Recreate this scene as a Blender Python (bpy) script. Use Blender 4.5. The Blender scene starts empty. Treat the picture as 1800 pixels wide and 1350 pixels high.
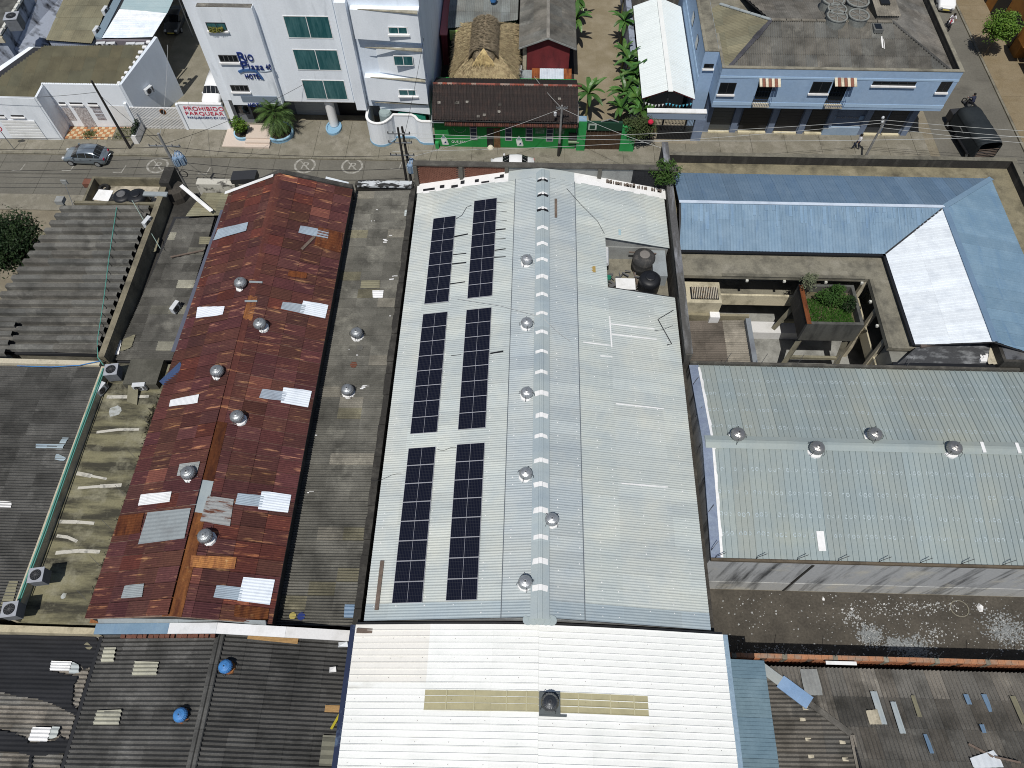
import bpy, math, random
from mathutils import Vector, Matrix
S = bpy.context.scene
COL = S.collection
R = math.radians
V = Vector
# ------------------------------------------------------------ camera, sky, sun
CAM_H, FPX, PITCH, YAW = 48.0, 1285.0, R(59.5), R(1.5)
cam = bpy.data.cameras.new('camera')
cam.sensor_width = 36.0
cam.lens = 36.0 * FPX / 1800.0
cam.clip_start = 0.5
cam.clip_end = 2000
camo = bpy.data.objects.new('camera', cam)
COL.objects.link(camo)
camo.location = (0, 0, CAM_H)
camo.rotation_euler = (R(90) - PITCH, 0, YAW)
S.camera = camo
SUN_EL, SUN_AZ = R(64), R(14)          # light travels towards +x, +y
w = bpy.data.worlds.new('World')
S.world = w
w.use_nodes = True
nt = w.node_tree
bg = nt.nodes['Background']
sky = nt.nodes.new('ShaderNodeTexSky')
sky.sky_type = 'NISHITA'
sky.sun_disc = False
sky.sun_elevation = SUN_EL
sky.sun_rotation = math.pi + SUN_AZ
nt.links.new(sky.outputs[0], bg.inputs[0])
bg.inputs[1].default_value = 0.074
sl = bpy.data.lights.new('sun', 'SUN')
sl.energy = 4.4
sl.angle = R(0.5)
sl.color = (1.0, 0.965, 0.9)
so = bpy.data.objects.new('sun', sl)
COL.objects.link(so)
so.rotation_euler = V((math.sin(SUN_AZ) * math.cos(SUN_EL), math.cos(SUN_AZ) * math.cos(SUN_EL), -math.sin(SUN_EL))).to_track_quat('-Z', 'Y').to_euler()
so.location = (-30, -60, 120)
S.view_settings.view_transform = 'Standard'
S.view_settings.look = 'None'
S.view_settings.gamma = 1
S.view_settings.use_curve_mapping = False
S.cycles.filter_width = 1.0
S.view_settings.exposure = -0.35
# ------------------------------------------------------------ survey helpers: a sight line from the drone to a height or a plane
_f = V((-math.sin(YAW) * math.cos(PITCH), math.cos(YAW) * math.cos(PITCH), -math.sin(PITCH)))
_r = V((math.cos(YAW), math.sin(YAW), 0))
_u = _r.cross(_f)
_c = V((0, 0, CAM_H))
def ray(x, y): return _f + _r * ((x - 900) / FPX) - _u * ((y - 675) / FPX)
def at(x, y, z=0.0):
    d = ray(x, y); return _c + d * ((z - CAM_H) / d.z)
def onY(x, y, Y):
    d = ray(x, y); return _c + d * (Y / d.y)
class Plane:
    def __init__(s, a, b, c):
        s.o = V(a); s.n = (V(b) - s.o).cross(V(c) - s.o).normalized()
        if s.n.z < 0: s.n = -s.n
    def hit(s, x, y):
        d = ray(x, y); return _c + d * ((s.o - _c).dot(s.n) / d.dot(s.n))
    def z(s, x, y): return s.o.z - (s.n.x * (x - s.o.x) + s.n.y * (y - s.o.y)) / s.n.z
def flat(z): return Plane((0, 0, z), (1, 0, z), (0, 1, z))
rnd = random.Random(7)
# ------------------------------------------------------------ objects
ORG = {}
def thing(name, label, cat, loc, group=None):
    o = bpy.data.objects.new(name, None); COL.objects.link(o)
    o.empty_display_size = 0.3
    o.location = loc; ORG[o.name] = V(loc)
    o['label'] = label; o['category'] = cat
    if group: o['group'] = group
    return o
def tag(o, label, cat, group=None):
    o['label'] = label; o['category'] = cat
    if group: o['group'] = group
    return o
def kids(o): return [c for c in o.children]
def copy_tree(o, parent=None):
    c = o.copy(); COL.objects.link(c)
    if parent: c.parent = parent
    ORG[c.name] = ORG.get(o.name, V((0, 0, 0)))
    for ch in list(o.children): copy_tree(ch, c)
    return c
class MB:
    def __init__(s): s.v = []; s.f = []; s.m = []; s.mi = 0
    def add(s, vs, fs):
        n = len(s.v); s.v += [V(p) for p in vs]
        for f in fs: s.f.append([n + i for i in f]); s.m.append(s.mi)
        return s
    def box(s, x0, x1, y0, y1, z0, z1):
        return s.add([(x0, y0, z0), (x1, y0, z0), (x1, y1, z0), (x0, y1, z0), (x0, y0, z1), (x1, y0, z1), (x1, y1, z1), (x0, y1, z1)],
                     [(3, 2, 1, 0), (4, 5, 6, 7), (0, 1, 5, 4), (1, 2, 6, 5), (2, 3, 7, 6), (3, 0, 4, 7)])
    def hexa(s, b, t):       # bottom 4, top 4 points (ccw from above)
        return s.add(list(b) + list(t), [(3, 2, 1, 0), (4, 5, 6, 7), (0, 1, 5, 4), (1, 2, 6, 5), (2, 3, 7, 6), (3, 0, 4, 7)])
    def slab(s, pts, off):   # polygon thickened by vector off
        n = len(pts); p = [V(q) for q in pts]; o = V(off)
        return s.add(p + [q + o for q in p], [tuple(range(n - 1, -1, -1)), tuple(range(n, 2 * n))] + [(i, (i + 1) % n, n + (i + 1) % n, n + i) for i in range(n)])
    def prism(s, pts, z0, z1):
        return s.slab([(p[0], p[1], z0) for p in pts], (0, 0, z1 - z0))
    def quad(s, a, b, c, d): return s.add([a, b, c, d], [(0, 1, 2, 3)])
    def beam(s, a, b, w, h, up=(0, 0, 1)):
        a = V(a); b = V(b); d = (b - a).normalized(); up = V(up)
        sd = d.cross(up)
        if sd.length < 1e-4: sd = d.cross(V((1, 0, 0)))
        sd.normalize(); uu = sd.cross(d); sd = sd * (w / 2); uu = uu * (h / 2)
        return s.add([a - sd - uu, a + sd - uu, a + sd + uu, a - sd + uu, b - sd - uu, b + sd - uu, b + sd + uu, b - sd + uu],
                     [(0, 1, 2, 3), (7, 6, 5, 4), (4, 5, 1, 0), (5, 6, 2, 1), (6, 7, 3, 2), (7, 4, 0, 3)])
    def tube(s, pts, r, n=6, r2=None, cap=True):
        pts = [V(p) for p in pts]; k = len(pts); r2 = r if r2 is None else r2
        base = len(s.v); prev = None
        for i, p in enumerate(pts):
            t = (pts[min(i + 1, k - 1)] - pts[max(i - 1, 0)]).normalized()
            a = t.orthogonal().normalized() if prev is None else (prev - t * prev.dot(t)).normalized()
            prev = a; b = t.cross(a); rr = r + (r2 - r) * i / max(k - 1, 1)
            for j in range(n):
                an = 2 * math.pi * j / n; s.v.append(p + a * (rr * math.cos(an)) + b * (rr * math.sin(an)))
        for i in range(k - 1):
            for j in range(n):
                s.f.append([base + i * n + j, base + i * n + (j + 1) % n, base + (i + 1) * n + (j + 1) % n, base + (i + 1) * n + j]); s.m.append(s.mi)
        if cap:
            s.f.append([base + j for j in range(n)][::-1]); s.m.append(s.mi)
            s.f.append([base + (k - 1) * n + j for j in range(n)]); s.m.append(s.mi)
        return s
    def lathe(s, c, prof, n=16, a0=0.0, a1=2 * math.pi, sy=1.0):
        c = V(c); full = abs(a1 - a0 - 2 * math.pi) < 1e-5; m = n if full else n + 1; base = len(s.v)
        for (r, z) in prof:
            for j in range(m):
                an = a0 + (a1 - a0) * j / n; s.v.append(c + V((r * math.cos(an), r * sy * math.sin(an), z)))
        for i in range(len(prof) - 1):
            for j in range(n):
                k = (j + 1) % m
                s.f.append([base + i * m + j, base + i * m + k, base + (i + 1) * m + k, base + (i + 1) * m + j]); s.m.append(s.mi)
        return s
    def build(s, name, mat, parent=None, color=None, smooth=False, world=True, bevel=0):
        org = V((0, 0, 0))
        if parent is not None and world: org = ORG[parent.name]
        me = bpy.data.meshes.new(name)
        me.from_pydata([tuple(p - org) for p in s.v], [], s.f)
        mats = mat if isinstance(mat, (list, tuple)) else [mat]
        for q in mats: me.materials.append(q)
        if len(mats) > 1: me.polygons.foreach_set('material_index', s.m)
        if smooth: me.polygons.foreach_set('use_smooth', [True] * len(s.f))
        me.update()
        o = bpy.data.objects.new(name, me); COL.objects.link(o)
        if parent is not None: o.parent = parent
        ORG[o.name] = org
        if color: o.color = tuple(color) + (1,) if len(color) == 3 else color
        if bevel:
            b = o.modifiers.new('bevel', 'BEVEL'); b.width = bevel; b.segments = 2; b.limit_method = 'ANGLE'
        return o
def struct(o): o['kind'] = 'structure'; return o
def stuff(o): o['kind'] = 'stuff'; return o
# ------------------------------------------------------------ materials
MATS = {}
def mat(name, base, dirt=None, lo=.45, hi=.7, scale=1.0, stretch=(1, 1, 1), var=.18, fine=9.0, rough=.85, metal=0.0, bump=0.0, bscale=14.0, spec=.3, dirt2=None, lo2=.55, hi2=.7, scale2=.5, stretch2=(1, 1, 1)):
    if name in MATS: return MATS[name]
    m = bpy.data.materials.new(name); m.use_nodes = True; t = m.node_tree; N = t.nodes; L = t.links
    p = N['Principled BSDF']; p.inputs['Roughness'].default_value = rough; p.inputs['Metallic'].default_value = metal
    p.inputs['Specular IOR Level'].default_value = spec
    geo = N.new('ShaderNodeNewGeometry'); oi = N.new('ShaderNodeObjectInfo')
    def noise(sc, st, det=6.0, seed=0):
        mp = N.new('ShaderNodeMapping'); mp.inputs['Scale'].default_value = [sc * q for q in st]; mp.inputs['Location'].default_value = (seed, seed * 1.7, seed * .6)
        L.new(geo.outputs['Position'], mp.inputs[0])
        n = N.new('ShaderNodeTexNoise'); n.inputs['Detail'].default_value = det; n.inputs['Scale'].default_value = 1.0; n.inputs['Roughness'].default_value = .62
        L.new(mp.outputs[0], n.inputs['Vector']); return n.outputs['Fac']
    def ramp(src, a, b):
        r = N.new('ShaderNodeMapRange'); r.inputs['From Min'].default_value = a; r.inputs['From Max'].default_value = b
        L.new(src, r.inputs['Value']); return r.outputs['Result']
    def mix(fac, a, b, mode='MIX'):
        x = N.new('ShaderNodeMix'); x.data_type = 'RGBA'; x.blend_type = mode
        if isinstance(fac, float): x.inputs[0].default_value = fac
        else: L.new(fac, x.inputs[0])
        for i, q in ((6, a), (7, b)):
            if isinstance(q, tuple): x.inputs[i].default_value = q + (1,)
            else: L.new(q, x.inputs[i])
        return x.outputs[2]
    c = base
    if dirt: c = mix(ramp(noise(scale, stretch, 7.0, 3.1), lo, hi), c, dirt)
    if dirt2: c = mix(ramp(noise(scale2, stretch2, 7.0, 11.7), lo2, hi2), c, dirt2)
    if var:
        f = ramp(noise(fine, (1, 1, 1), 4.0, 5.0), .25, .75)
        g = N.new('ShaderNodeMapRange'); g.inputs['To Min'].default_value = 1 - var; g.inputs['To Max'].default_value = 1 + var
        L.new(f, g.inputs['Value'])
        cb = N.new('ShaderNodeCombineColor')
        for i in range(3): L.new(g.outputs[0], cb.inputs[i])
        c = mix(1.0, c, cb.outputs[0], 'MULTIPLY')
    c = mix(1.0, c, oi.outputs['Color'], 'MULTIPLY')
    L.new(c, p.inputs['Base Color'])
    if bump:
        b = N.new('ShaderNodeBump'); b.inputs['Strength'].default_value = bump; b.inputs['Distance'].default_value = .05
        L.new(noise(bscale, (1, 1, 1), 5.0, 9.0), b.inputs['Height']); L.new(b.outputs[0], p.inputs['Normal'])
    MATS[name] = m; return m
def glassy(name, base, rough=.08):
    m = mat(name, base, var=0, rough=rough, spec=.6); return m
asphalt = mat('worn_street_concrete', (.132, .125, .106), (.18, .171, .145), .4, .75, .25, var=.15, fine=5, bump=.2, dirt2=(.075, .07, .06), lo2=.58, hi2=.85, scale2=.5, stretch2=(.35, 1, 1))
pavement_m = mat('pavement_concrete', (.20, .185, .145), (.28, .26, .215), .45, .7, .7, bump=.2, dirt2=(.10, .09, .07), lo2=.55, hi2=.8, scale2=.9)
earth = mat('packed_earth', (.19, .165, .12), (.27, .24, .18), .4, .7, .5, bump=.4, dirt2=(.11, .11, .06), lo2=.55, hi2=.75, scale2=.35)
lot_m = mat('dark_lot_soil', (.062, .055, .045), (.095, .084, .068), .4, .7, .6, bump=.5, var=.3, fine=6)
concrete = mat('weathered_concrete', (.22, .205, .16), (.09, .085, .07), .45, .72, .8, bump=.2, dirt2=(.3, .28, .23), lo2=.55, hi2=.75, scale2=.6)
moss = mat('mossy_concrete', (.205, .19, .115), (.05, .047, .034), .42, .58, .6, stretch=(.35, 1.9, 1), bump=.2, dirt2=(.28, .265, .19), lo2=.5, hi2=.75, scale2=.9)
mould = mat('black_mould_concrete', (.035, .033, .03), (.085, .08, .07), .5, .75, 1.2, var=.3, bump=.25, stretch=(1, 1, .25))
oldwall = mat('stained_plaster', (.27, .28, .29), (.05, .052, .055), .5, .68, 1.1, stretch=(1.2, 1.2, .13), var=.12, dirt2=(.35, .34, .30), lo2=.55, hi2=.75, scale2=.5)
oldwall2 = mat('stained_bluegrey_plaster', (.40, .44, .52), (.035, .035, .04), .5, .64, .8, stretch=(1, 1, .45), var=.12)
render_w = mat('white_render', (.83, .875, .93), (.70, .745, .80), .45, .75, .6, var=.05, stretch=(1, 1, .3), dirt2=(.42, .46, .5), lo2=.62, hi2=.85, scale2=.8, stretch2=(1, 1, .2))
white_p = mat('white_paint', (.8, .8, .8), (.62, .62, .6), .5, .8, 1.2, var=.06)
cream = mat('cream_paint', (.52, .47, .36), (.2, .18, .13), .5, .75, 1.0, var=.15)
bluewall = mat('blue_paint', (.30, .425, .60), (.335, .46, .63), .4, .7, .8, var=.08, fine=4, dirt2=(.2, .3, .44), lo2=.62, hi2=.85, scale2=.7, stretch2=(1, 1, .25))
bluelight = mat('light_blue_paint', (.40, .55, .73), var=.06)
slate = mat('slate_blue_paint', (.15, .19, .27), (.115, .145, .21), .4, .7, .9, var=.1)
fibre = mat('fibre_cement', (.115, .112, .102), (.05, .049, .045), .42, .7, .55, var=.28, fine=14, stretch=(1, 1, 1), dirt2=(.19, .185, .165), lo2=.55, hi2=.8, scale2=.8, rough=.95)
fibre2 = mat('warm_fibre_cement', (.17, .16, .143), (.07, .066, .058), .42, .7, .6, var=.28, fine=14, dirt2=(.26, .245, .215), lo2=.57, hi2=.8, scale2=.9, rough=.95)
fibre3 = mat('olive_fibre_cement', (.235, .22, .15), (.16, .15, .105), .42, .7, .5, var=.12, rough=.95)
darkfibre = mat('dark_fibre_cement', (.085, .084, .08), (.04, .04, .038), .42, .7, .55, var=.28, fine=14, dirt2=(.15, .148, .14), lo2=.55, hi2=.8, scale2=.8, rough=.95)
zinc = mat('weathered_zinc', (.42, .465, .47), (.345, .395, .425), .4, .72, .5, var=.06, stretch=(.4, 1.4, 1), rough=.55, metal=.0, spec=.45, dirt2=(.50, .52, .485), lo2=.45, hi2=.8, scale2=.35)
shiny = mat('bright_zinc', (.72, .76, .8), (.58, .63, .68), .45, .7, 1.2, var=.05, rough=.4, spec=.5)
teal_r = mat('teal_grey_sheet', (.27, .32, .325), (.325, .36, .335), .4, .68, .25, var=.06, rough=.5, spec=.45, dirt2=(.36, .385, .33), lo2=.56, hi2=.8, scale2=.16)
blue_r = mat('blue_roof_paint', (.142, .222, .322), (.182, .268, .372), .4, .7, .8, var=.08, rough=.5, dirt2=(.12, .2, .32), lo2=.55, hi2=.75, scale2=1.0, stretch2=(2, .3, 1))
white_r = mat('white_roof_paint', (.84, .85, .83), (.74, .76, .74), .5, .8, .4, var=.04, rough=.55, dirt2=(.60, .59, .54), lo2=.60, hi2=.85, scale2=.9, stretch2=(.3, 2.2, 1))
rust = mat('dark_rust', (.078, .029, .026), (.10, .039, .032), .4, .7, .7, var=.25, fine=6, rough=.9, dirt2=(.33, .17, .09), lo2=.58, hi2=.69, scale2=1.15, stretch2=(.42, 3.8, 1))
rust2 = mat('orange_rust', (.29, .12, .04), (.12, .04, .02), .42, .65, 1.3, stretch=(2.2, .5, 1), var=.25, dirt2=(.45, .28, .13), lo2=.6, hi2=.75, scale2=1.6)
brick_m = mat('red_brick', (.165, .07, .047), (.22, .10, .07), .4, .7, 2.0, var=.25, fine=18)
mortar = mat('mortar', (.16, .13, .11), var=.2)
plaster_g = mat('grey_plaster', (.30, .31, .30), (.2, .2, .2), .45, .7, .8, var=.1)
black_p = mat('black_plastic', (.012, .013, .016), var=.1, rough=.5, spec=.4)
grey_p = mat('grey_plastic', (.14, .14, .145), (.09, .09, .09), .4, .7, 3, var=.1, rough=.6)
tarp = mat('black_tarpaulin', (.011, .012, .015), (.02, .021, .025), .4, .7, .9, stretch=(.5, 2, 1), var=.2, rough=.75, bump=.4, bscale=3)
steel = mat('galvanised_steel', (.36, .38, .40), (.25, .26, .27), .4, .7, 4, var=.12, rough=.48, metal=.6, spec=.4)
alum = mat('brushed_aluminium', (.50, .52, .54), (.38, .39, .4), .4, .7, 4, var=.1, rough=.42, metal=.65)
darkmetal = mat('dark_metal', (.035, .036, .04), var=.1, rough=.5)
pole_m = mat('pole_concrete', (.27, .27, .265), (.18, .18, .18), .45, .7, 2, var=.1)
blackpole = mat('tarred_pole', (.03, .028, .027), var=.2)
wire_m = mat('cable_black', (.02, .02, .022), var=0)
wire_w = mat('cable_pale', (.45, .46, .45), var=0)
ac_w = mat('appliance_white', (.62, .64, .66), (.5, .52, .54), .45, .8, 4, var=.04, rough=.5)
wood = mat('raw_timber', (.40, .25, .11), (.28, .17, .07), .4, .7, 3, stretch=(.5, 3, 1), var=.15)
oldwood = mat('grey_timber', (.17, .13, .105), (.11, .085, .07), .4, .7, 3, var=.2)
green_pvc = mat('green_hose', (.10, .30, .25), var=.1, rough=.5)
blue_pl = mat('blue_plastic', (.07, .24, .55), (.05, .17, .42), .4, .7, 3, var=.08, rough=.45)
greenwall = mat('green_paint', (.02, .235, .055), (.014, .17, .04), .45, .75, 1.0, var=.08)
dgreen = mat('dark_green_paint', (.012, .05, .03), var=.1)
redwall = mat('oxblood_paint', (.175, .028, .032), (.11, .02, .024), .45, .7, 1.2, stretch=(1, 1, .4), var=.1)
tile_m = mat('dark_clay_tile', (.040, .032, .03), (.07, .045, .038), .5, .75, 2.2, var=.3, fine=10)
redtile = mat('red_clay_tile', (.27, .07, .045), (.13, .06, .045), .4, .7, 3, var=.25)
thatch_m = mat('dry_thatch', (.43, .35, .205), (.26, .2, .115), .42, .62, 3.0, var=.4, fine=26)
thatch_d = mat('old_thatch', (.26, .21, .14), (.13, .105, .07), .42, .62, 3.0, var=.4, fine=26)
leaf_a = mat('palm_green', (.052, .105, .026), (.085, .14, .035), .4, .65, 1.5, var=.2, rough=.6)
leaf_b = mat('banana_green', (.04, .115, .022), (.08, .165, .035), .45, .7, 1.3, var=.15, rough=.45, spec=.5)
leaf_c = mat('bright_leaf', (.085, .17, .02), (.15, .23, .035), .45, .7, 1.2, var=.25, rough=.6)
leaf_d = mat('dark_leaf', (.014, .032, .009), (.026, .05, .013), .45, .7, 1.0, var=.25, rough=.6)
leaf_y = mat('dry_leaf', (.28, .21, .07), var=.2)
grass_m = mat('lush_grass', (.035, .11, .012), (.06, .15, .02), .4, .7, 1.5, var=.2)
bark = mat('bark', (.14, .115, .085), (.08, .065, .05), .4, .7, 3, var=.2, bump=.4)
win_dark = glassy('dark_glass', (.012, .014, .016))
win_teal = mat('teal_glass', (.022, .095, .105), (.065, .165, .175), .4, .65, 1.6, stretch=(2.2, 1, .3), var=.05, rough=.15, spec=.5)
navy = mat('navy_letter', (.012, .03, .16), var=0, rough=.5)
redink = mat('red_paint', (.55, .02, .06), var=.05)
lblue = mat('base_blue_paint', (.24, .42, .58), var=.08)
car_silver = mat('silver_car_paint', (.27, .32, .37), var=0, rough=.22, metal=.6, spec=.6)
car_white = mat('white_car_paint', (.82, .83, .84), var=0, rough=.2, spec=.6)
rubber = mat('rubber', (.02, .02, .021), var=.1, rough=.8)
canvas_d = mat('dark_canvas', (.016, .021, .025), (.026, .032, .036), .4, .7, 1.0, var=.2, rough=.8)
skin_m = mat('skin', (.22, .115, .07), var=0)
hair_m = mat('hair', (.012, .01, .009), var=0)
cloth_w = mat('white_cloth', (.66, .66, .7), var=.05)
cloth_n = mat('navy_cloth', (.025, .03, .06), var=.1)
pv = None
ochre = mat('ochre_paint', (.36, .16, .035), (.26, .11, .03), .45, .7, 1.2, var=.1)
roadpaint = mat('worn_road_paint', (.36, .35, .32), (.2, .19, .165), .4, .66, 3.0, var=.2)
tilefloor = mat('terracotta_tile', (.42, .19, .085), var=.15)
tilepale = mat('pale_tile', (.55, .43, .27), var=.15)
peach = mat('peach_step', (.60, .51, .44), var=.06)
# ------------------------------------------------------------ sheet roofs: every sheet an object, corrugation as geometry
PROF = {'sine': [(0, 1), (.25, 0), (.5, -1), (.75, 0)],
        'rib': [(0, 0), (.70, 0), (.76, 1), (.92, 1)],
        'pan': [(0, 0), (.86, 0), (.90, 1), (.96, 1)],
        'canal': [(0, -1), (.22, -1), (.34, .8), (.40, 1), (.78, 1), (.83, .8), (.87, -1)],
        'flat': [(0, 0)]}
SHARED = {}
def facet(parent, poly, up, w, l=None, ucuts=None, vcuts=None, waves=6, amp=.02, prof='sine', m=None, col=None, skip=None, matf=None,
          lift=.03, tilt=.014, gap=.006, name='roof_sheet', jit=0.0):
    poly = [V(p) for p in poly]
    n = V((0, 0, 0))
    for i in range(len(poly)): n += (poly[i] - poly[0]).cross(poly[(i + 1) % len(poly)] - poly[0])
    n.normalize()
    if n.z < 0: n = -n; poly = poly[::-1]
    up = V(up); vd = (up - n * up.dot(n)).normalized(); ud = vd.cross(n); o = poly[0]
    P = [((p - o).dot(ud), (p - o).dot(vd)) for p in poly]
    u0 = min(p[0] for p in P); u1 = max(p[0] for p in P); v0 = min(p[1] for p in P); v1 = max(p[1] for p in P)
    if ucuts is None:
        k = max(1, round((u1 - u0) / w)); ucuts = [u0 + (u1 - u0) * i / k for i in range(k + 1)]
    else: ucuts = [u0] + [u0 + c for c in ucuts if 0 < c < u1 - u0] + [u1]
    if vcuts is None:
        k = max(1, round((v1 - v0) / l)) if l else 1; vcuts = [v0 + (v1 - v0) * i / k for i in range(k + 1)]
    else: vcuts = [v0] + [v0 + c for c in vcuts if 0.05 < c < v1 - v0 - .05] + [v1]
    def span(u):
        lo = None; hi = None
        for i in range(len(P)):
            a, b = P[i], P[(i + 1) % len(P)]
            if (a[0] - u) * (b[0] - u) <= 0 and abs(a[0] - b[0]) > 1e-6:
                q = a[1] + (b[1] - a[1]) * (u - a[0]) / (b[0] - a[0])
                lo = q if lo is None else min(lo, q); hi = q if hi is None else max(hi, q)
        return lo, hi
    pp = PROF[prof]; res = []
    basis = Matrix((ud, vd, n)).transposed().to_4x4()
    for i in range(len(ucuts) - 1):
        a, b = ucuts[i] + gap / 2, ucuts[i + 1] - gap / 2
        ts = [((q + t) / waves, h) for q in range(waves) for t, h in pp] + [(1.0, pp[0][1])]
        for j in range(len(vcuts) - 1):
            c, d = vcuts[j], vcuts[j + 1]
            ctr = o + ud * ((a + b) / 2) + vd * ((c + d) / 2)
            if skip and skip(i, j, ctr): continue
            full = True; cols = []
            for t, h in ts:
                u = min(max(a + (b - a) * t, u0 + 1e-4), u1 - 1e-4); lo, hi = span(u)
                if lo is None: cols.append(None); full = False; continue
                e, g = max(lo, c), min(hi, d)
                if e > c + 1e-3 or g < d - 1e-3: full = False
                cols.append((e, g) if g - e > .01 else None)
            if all(q is None for q in cols): continue
            mm = matf(i, j, ctr) if matf else None
            mm = mm or m
            key = (name, mm.name, round(b - a, 3), round(d - c, 3), prof, waves, amp, lift, tilt) if full else None
            if key and key in SHARED: me = SHARED[key]
            else:
                vs = []; fs = []; idx = []
                for (t, h), q in zip(ts, cols):
                    if q is None: idx.append(None); continue
                    idx.append(len(vs))
                    for v in q: vs.append(((b - a) * t, v - c, h * amp + lift + tilt * (1 - (v - c) / (d - c))))
                for x, y in zip(idx, idx[1:]):
                    if x is not None and y is not None: fs.append((x, y, y + 1, x + 1))
                if not fs: continue
                me = bpy.data.meshes.new(name); me.from_pydata(vs, [], fs); me.materials.append(mm); me.update()
                if key: SHARED[key] = me
            ob = bpy.data.objects.new(name, me); COL.objects.link(ob); ob.parent = parent
            jz = rnd.uniform(-jit, jit)
            ob.matrix_local = Matrix.Translation(o + ud * a + vd * c - ORG[parent.name] + n * abs(jz)) @ basis
            if col:
                cc = col(i, j, ctr)
                if cc: ob.color = tuple(cc) + (1,)
            res.append(ob)
    return res
def greys(lo=.75, hi=1.25, odd=.08, oddf=1.7, warm=.03):
    def f(i, j, c):
        g = rnd.uniform(lo, hi)
        if rnd.random() < odd: g *= oddf
        k = rnd.uniform(-warm, warm)
        return (g * (1 + k), g, g * (1 - k))
    return f
def patch(parent, pl, px, m, up=(1, 0, 0), lift=.05, waves=8, amp=.012, prof='sine', name='roof_patch', color=None):
    pts = [pl.hit(*q) for q in px]
    r = facet(parent, pts, up, 99, 99, waves=waves, amp=amp, prof=prof, m=m, lift=lift, tilt=0, gap=0, name=name)
    if color:
        for o in r: o.color = tuple(color) + (1,)
    return r
def strip(parent, pl, px, wdt, m, name='sealant_strip', lift=.045, th=.012):
    b = MB(); pts = [pl.hit(*q) + pl.n * lift for q in px]
    for a, c in zip(pts, pts[1:]): b.beam(a, c, wdt, th, pl.n)
    return b.build(name, m, parent)
def bldg(name, label, loc, cat='building', group=None): return thing(name, label, cat, loc, group)
def body_gable_y(b, x0, x1, y0, y1, ze0, xr, zr, z0=0.0, ze1=None):
    ze1 = ze0 if ze1 is None else ze1
    a = [(x0, y0, z0), (x1, y0, z0), (x1, y0, ze1), (xr, y0, zr), (x0, y0, ze0)]
    c = [(p[0], y1, p[2]) for p in a]
    return b.add(a + c, [(0, 1, 2, 3, 4), (9, 8, 7, 6, 5), (0, 5, 6, 1), (1, 6, 7, 2), (2, 7, 8, 3), (3, 8, 9, 4), (4, 9, 5, 0)])
def hull_walls(pts_top, z0=0.0):   # closed solid from an arbitrary top outline with individual heights
    b = MB(); n = len(pts_top); p = [V(q) for q in pts_top]
    b.add([V((q.x, q.y, z0)) for q in p] + p, [tuple(range(n - 1, -1, -1)), tuple(range(n, 2 * n))] + [(i, (i + 1) % n, n + (i + 1) % n, n + i) for i in range(n)])
    return b
# ------------------------------------------------------------ repeated things
def make_vent(label, headm=None, brace=True, base=white_p, group='turbine ventilators on the roofs'):
    headm = headm or alum
    t = thing('turbine_ventilator', label, 'roof ventilator', (0, 0, 0), group)
    b = MB(); n = 44; prof = [(.27, .16), (.37, .20), (.44, .31), (.46, .42), (.43, .54), (.34, .65), (.2, .71), (.0, .73)]
    for k, (r, z) in enumerate(prof):
        for j in range(n):
            q = r * (1 if j % 2 else .955 if 0 < k < 6 else 1); an = 2 * math.pi * (j + k * .35) / n
            b.v.append(V((q * math.cos(an), q * math.sin(an), z)))
    for k in range(len(prof) - 1):
        for j in range(n): b.f.append([k * n + j, k * n + (j + 1) % n, (k + 1) * n + (j + 1) % n, (k + 1) * n + j]); b.m.append(0)
    b.build('turbine_head', headm, t)
    MB().lathe((0, 0, 0), [(.0, .765), (.10, .765), (.17, .735), (.17, .715)], 16).build('cap', headm, t, smooth=False)
    MB().lathe((0, 0, 0), [(.29, -.2), (.29, .18)], 20).build('throat', headm, t, smooth=True)
    MB().lathe((0, 0, 0), [(.3, .04), (.36, .02), (.47, .0), (.5, -.16)], 10).build('flashing', base, t)
    if brace:
        b = MB(); b.tube([(-.48, -.3, .1), (-.44, -.28, .48), (0, 0, .79), (.44, .28, .48), (.48, .3, .1)], .016, 5); b.tube([(-.3, .48, .1), (-.28, .44, .48), (0, 0, .79), (.28, -.44, .48), (.3, -.48, .1)], .016, 5)
        b.build('brace', darkmetal, t)
    return t
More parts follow.
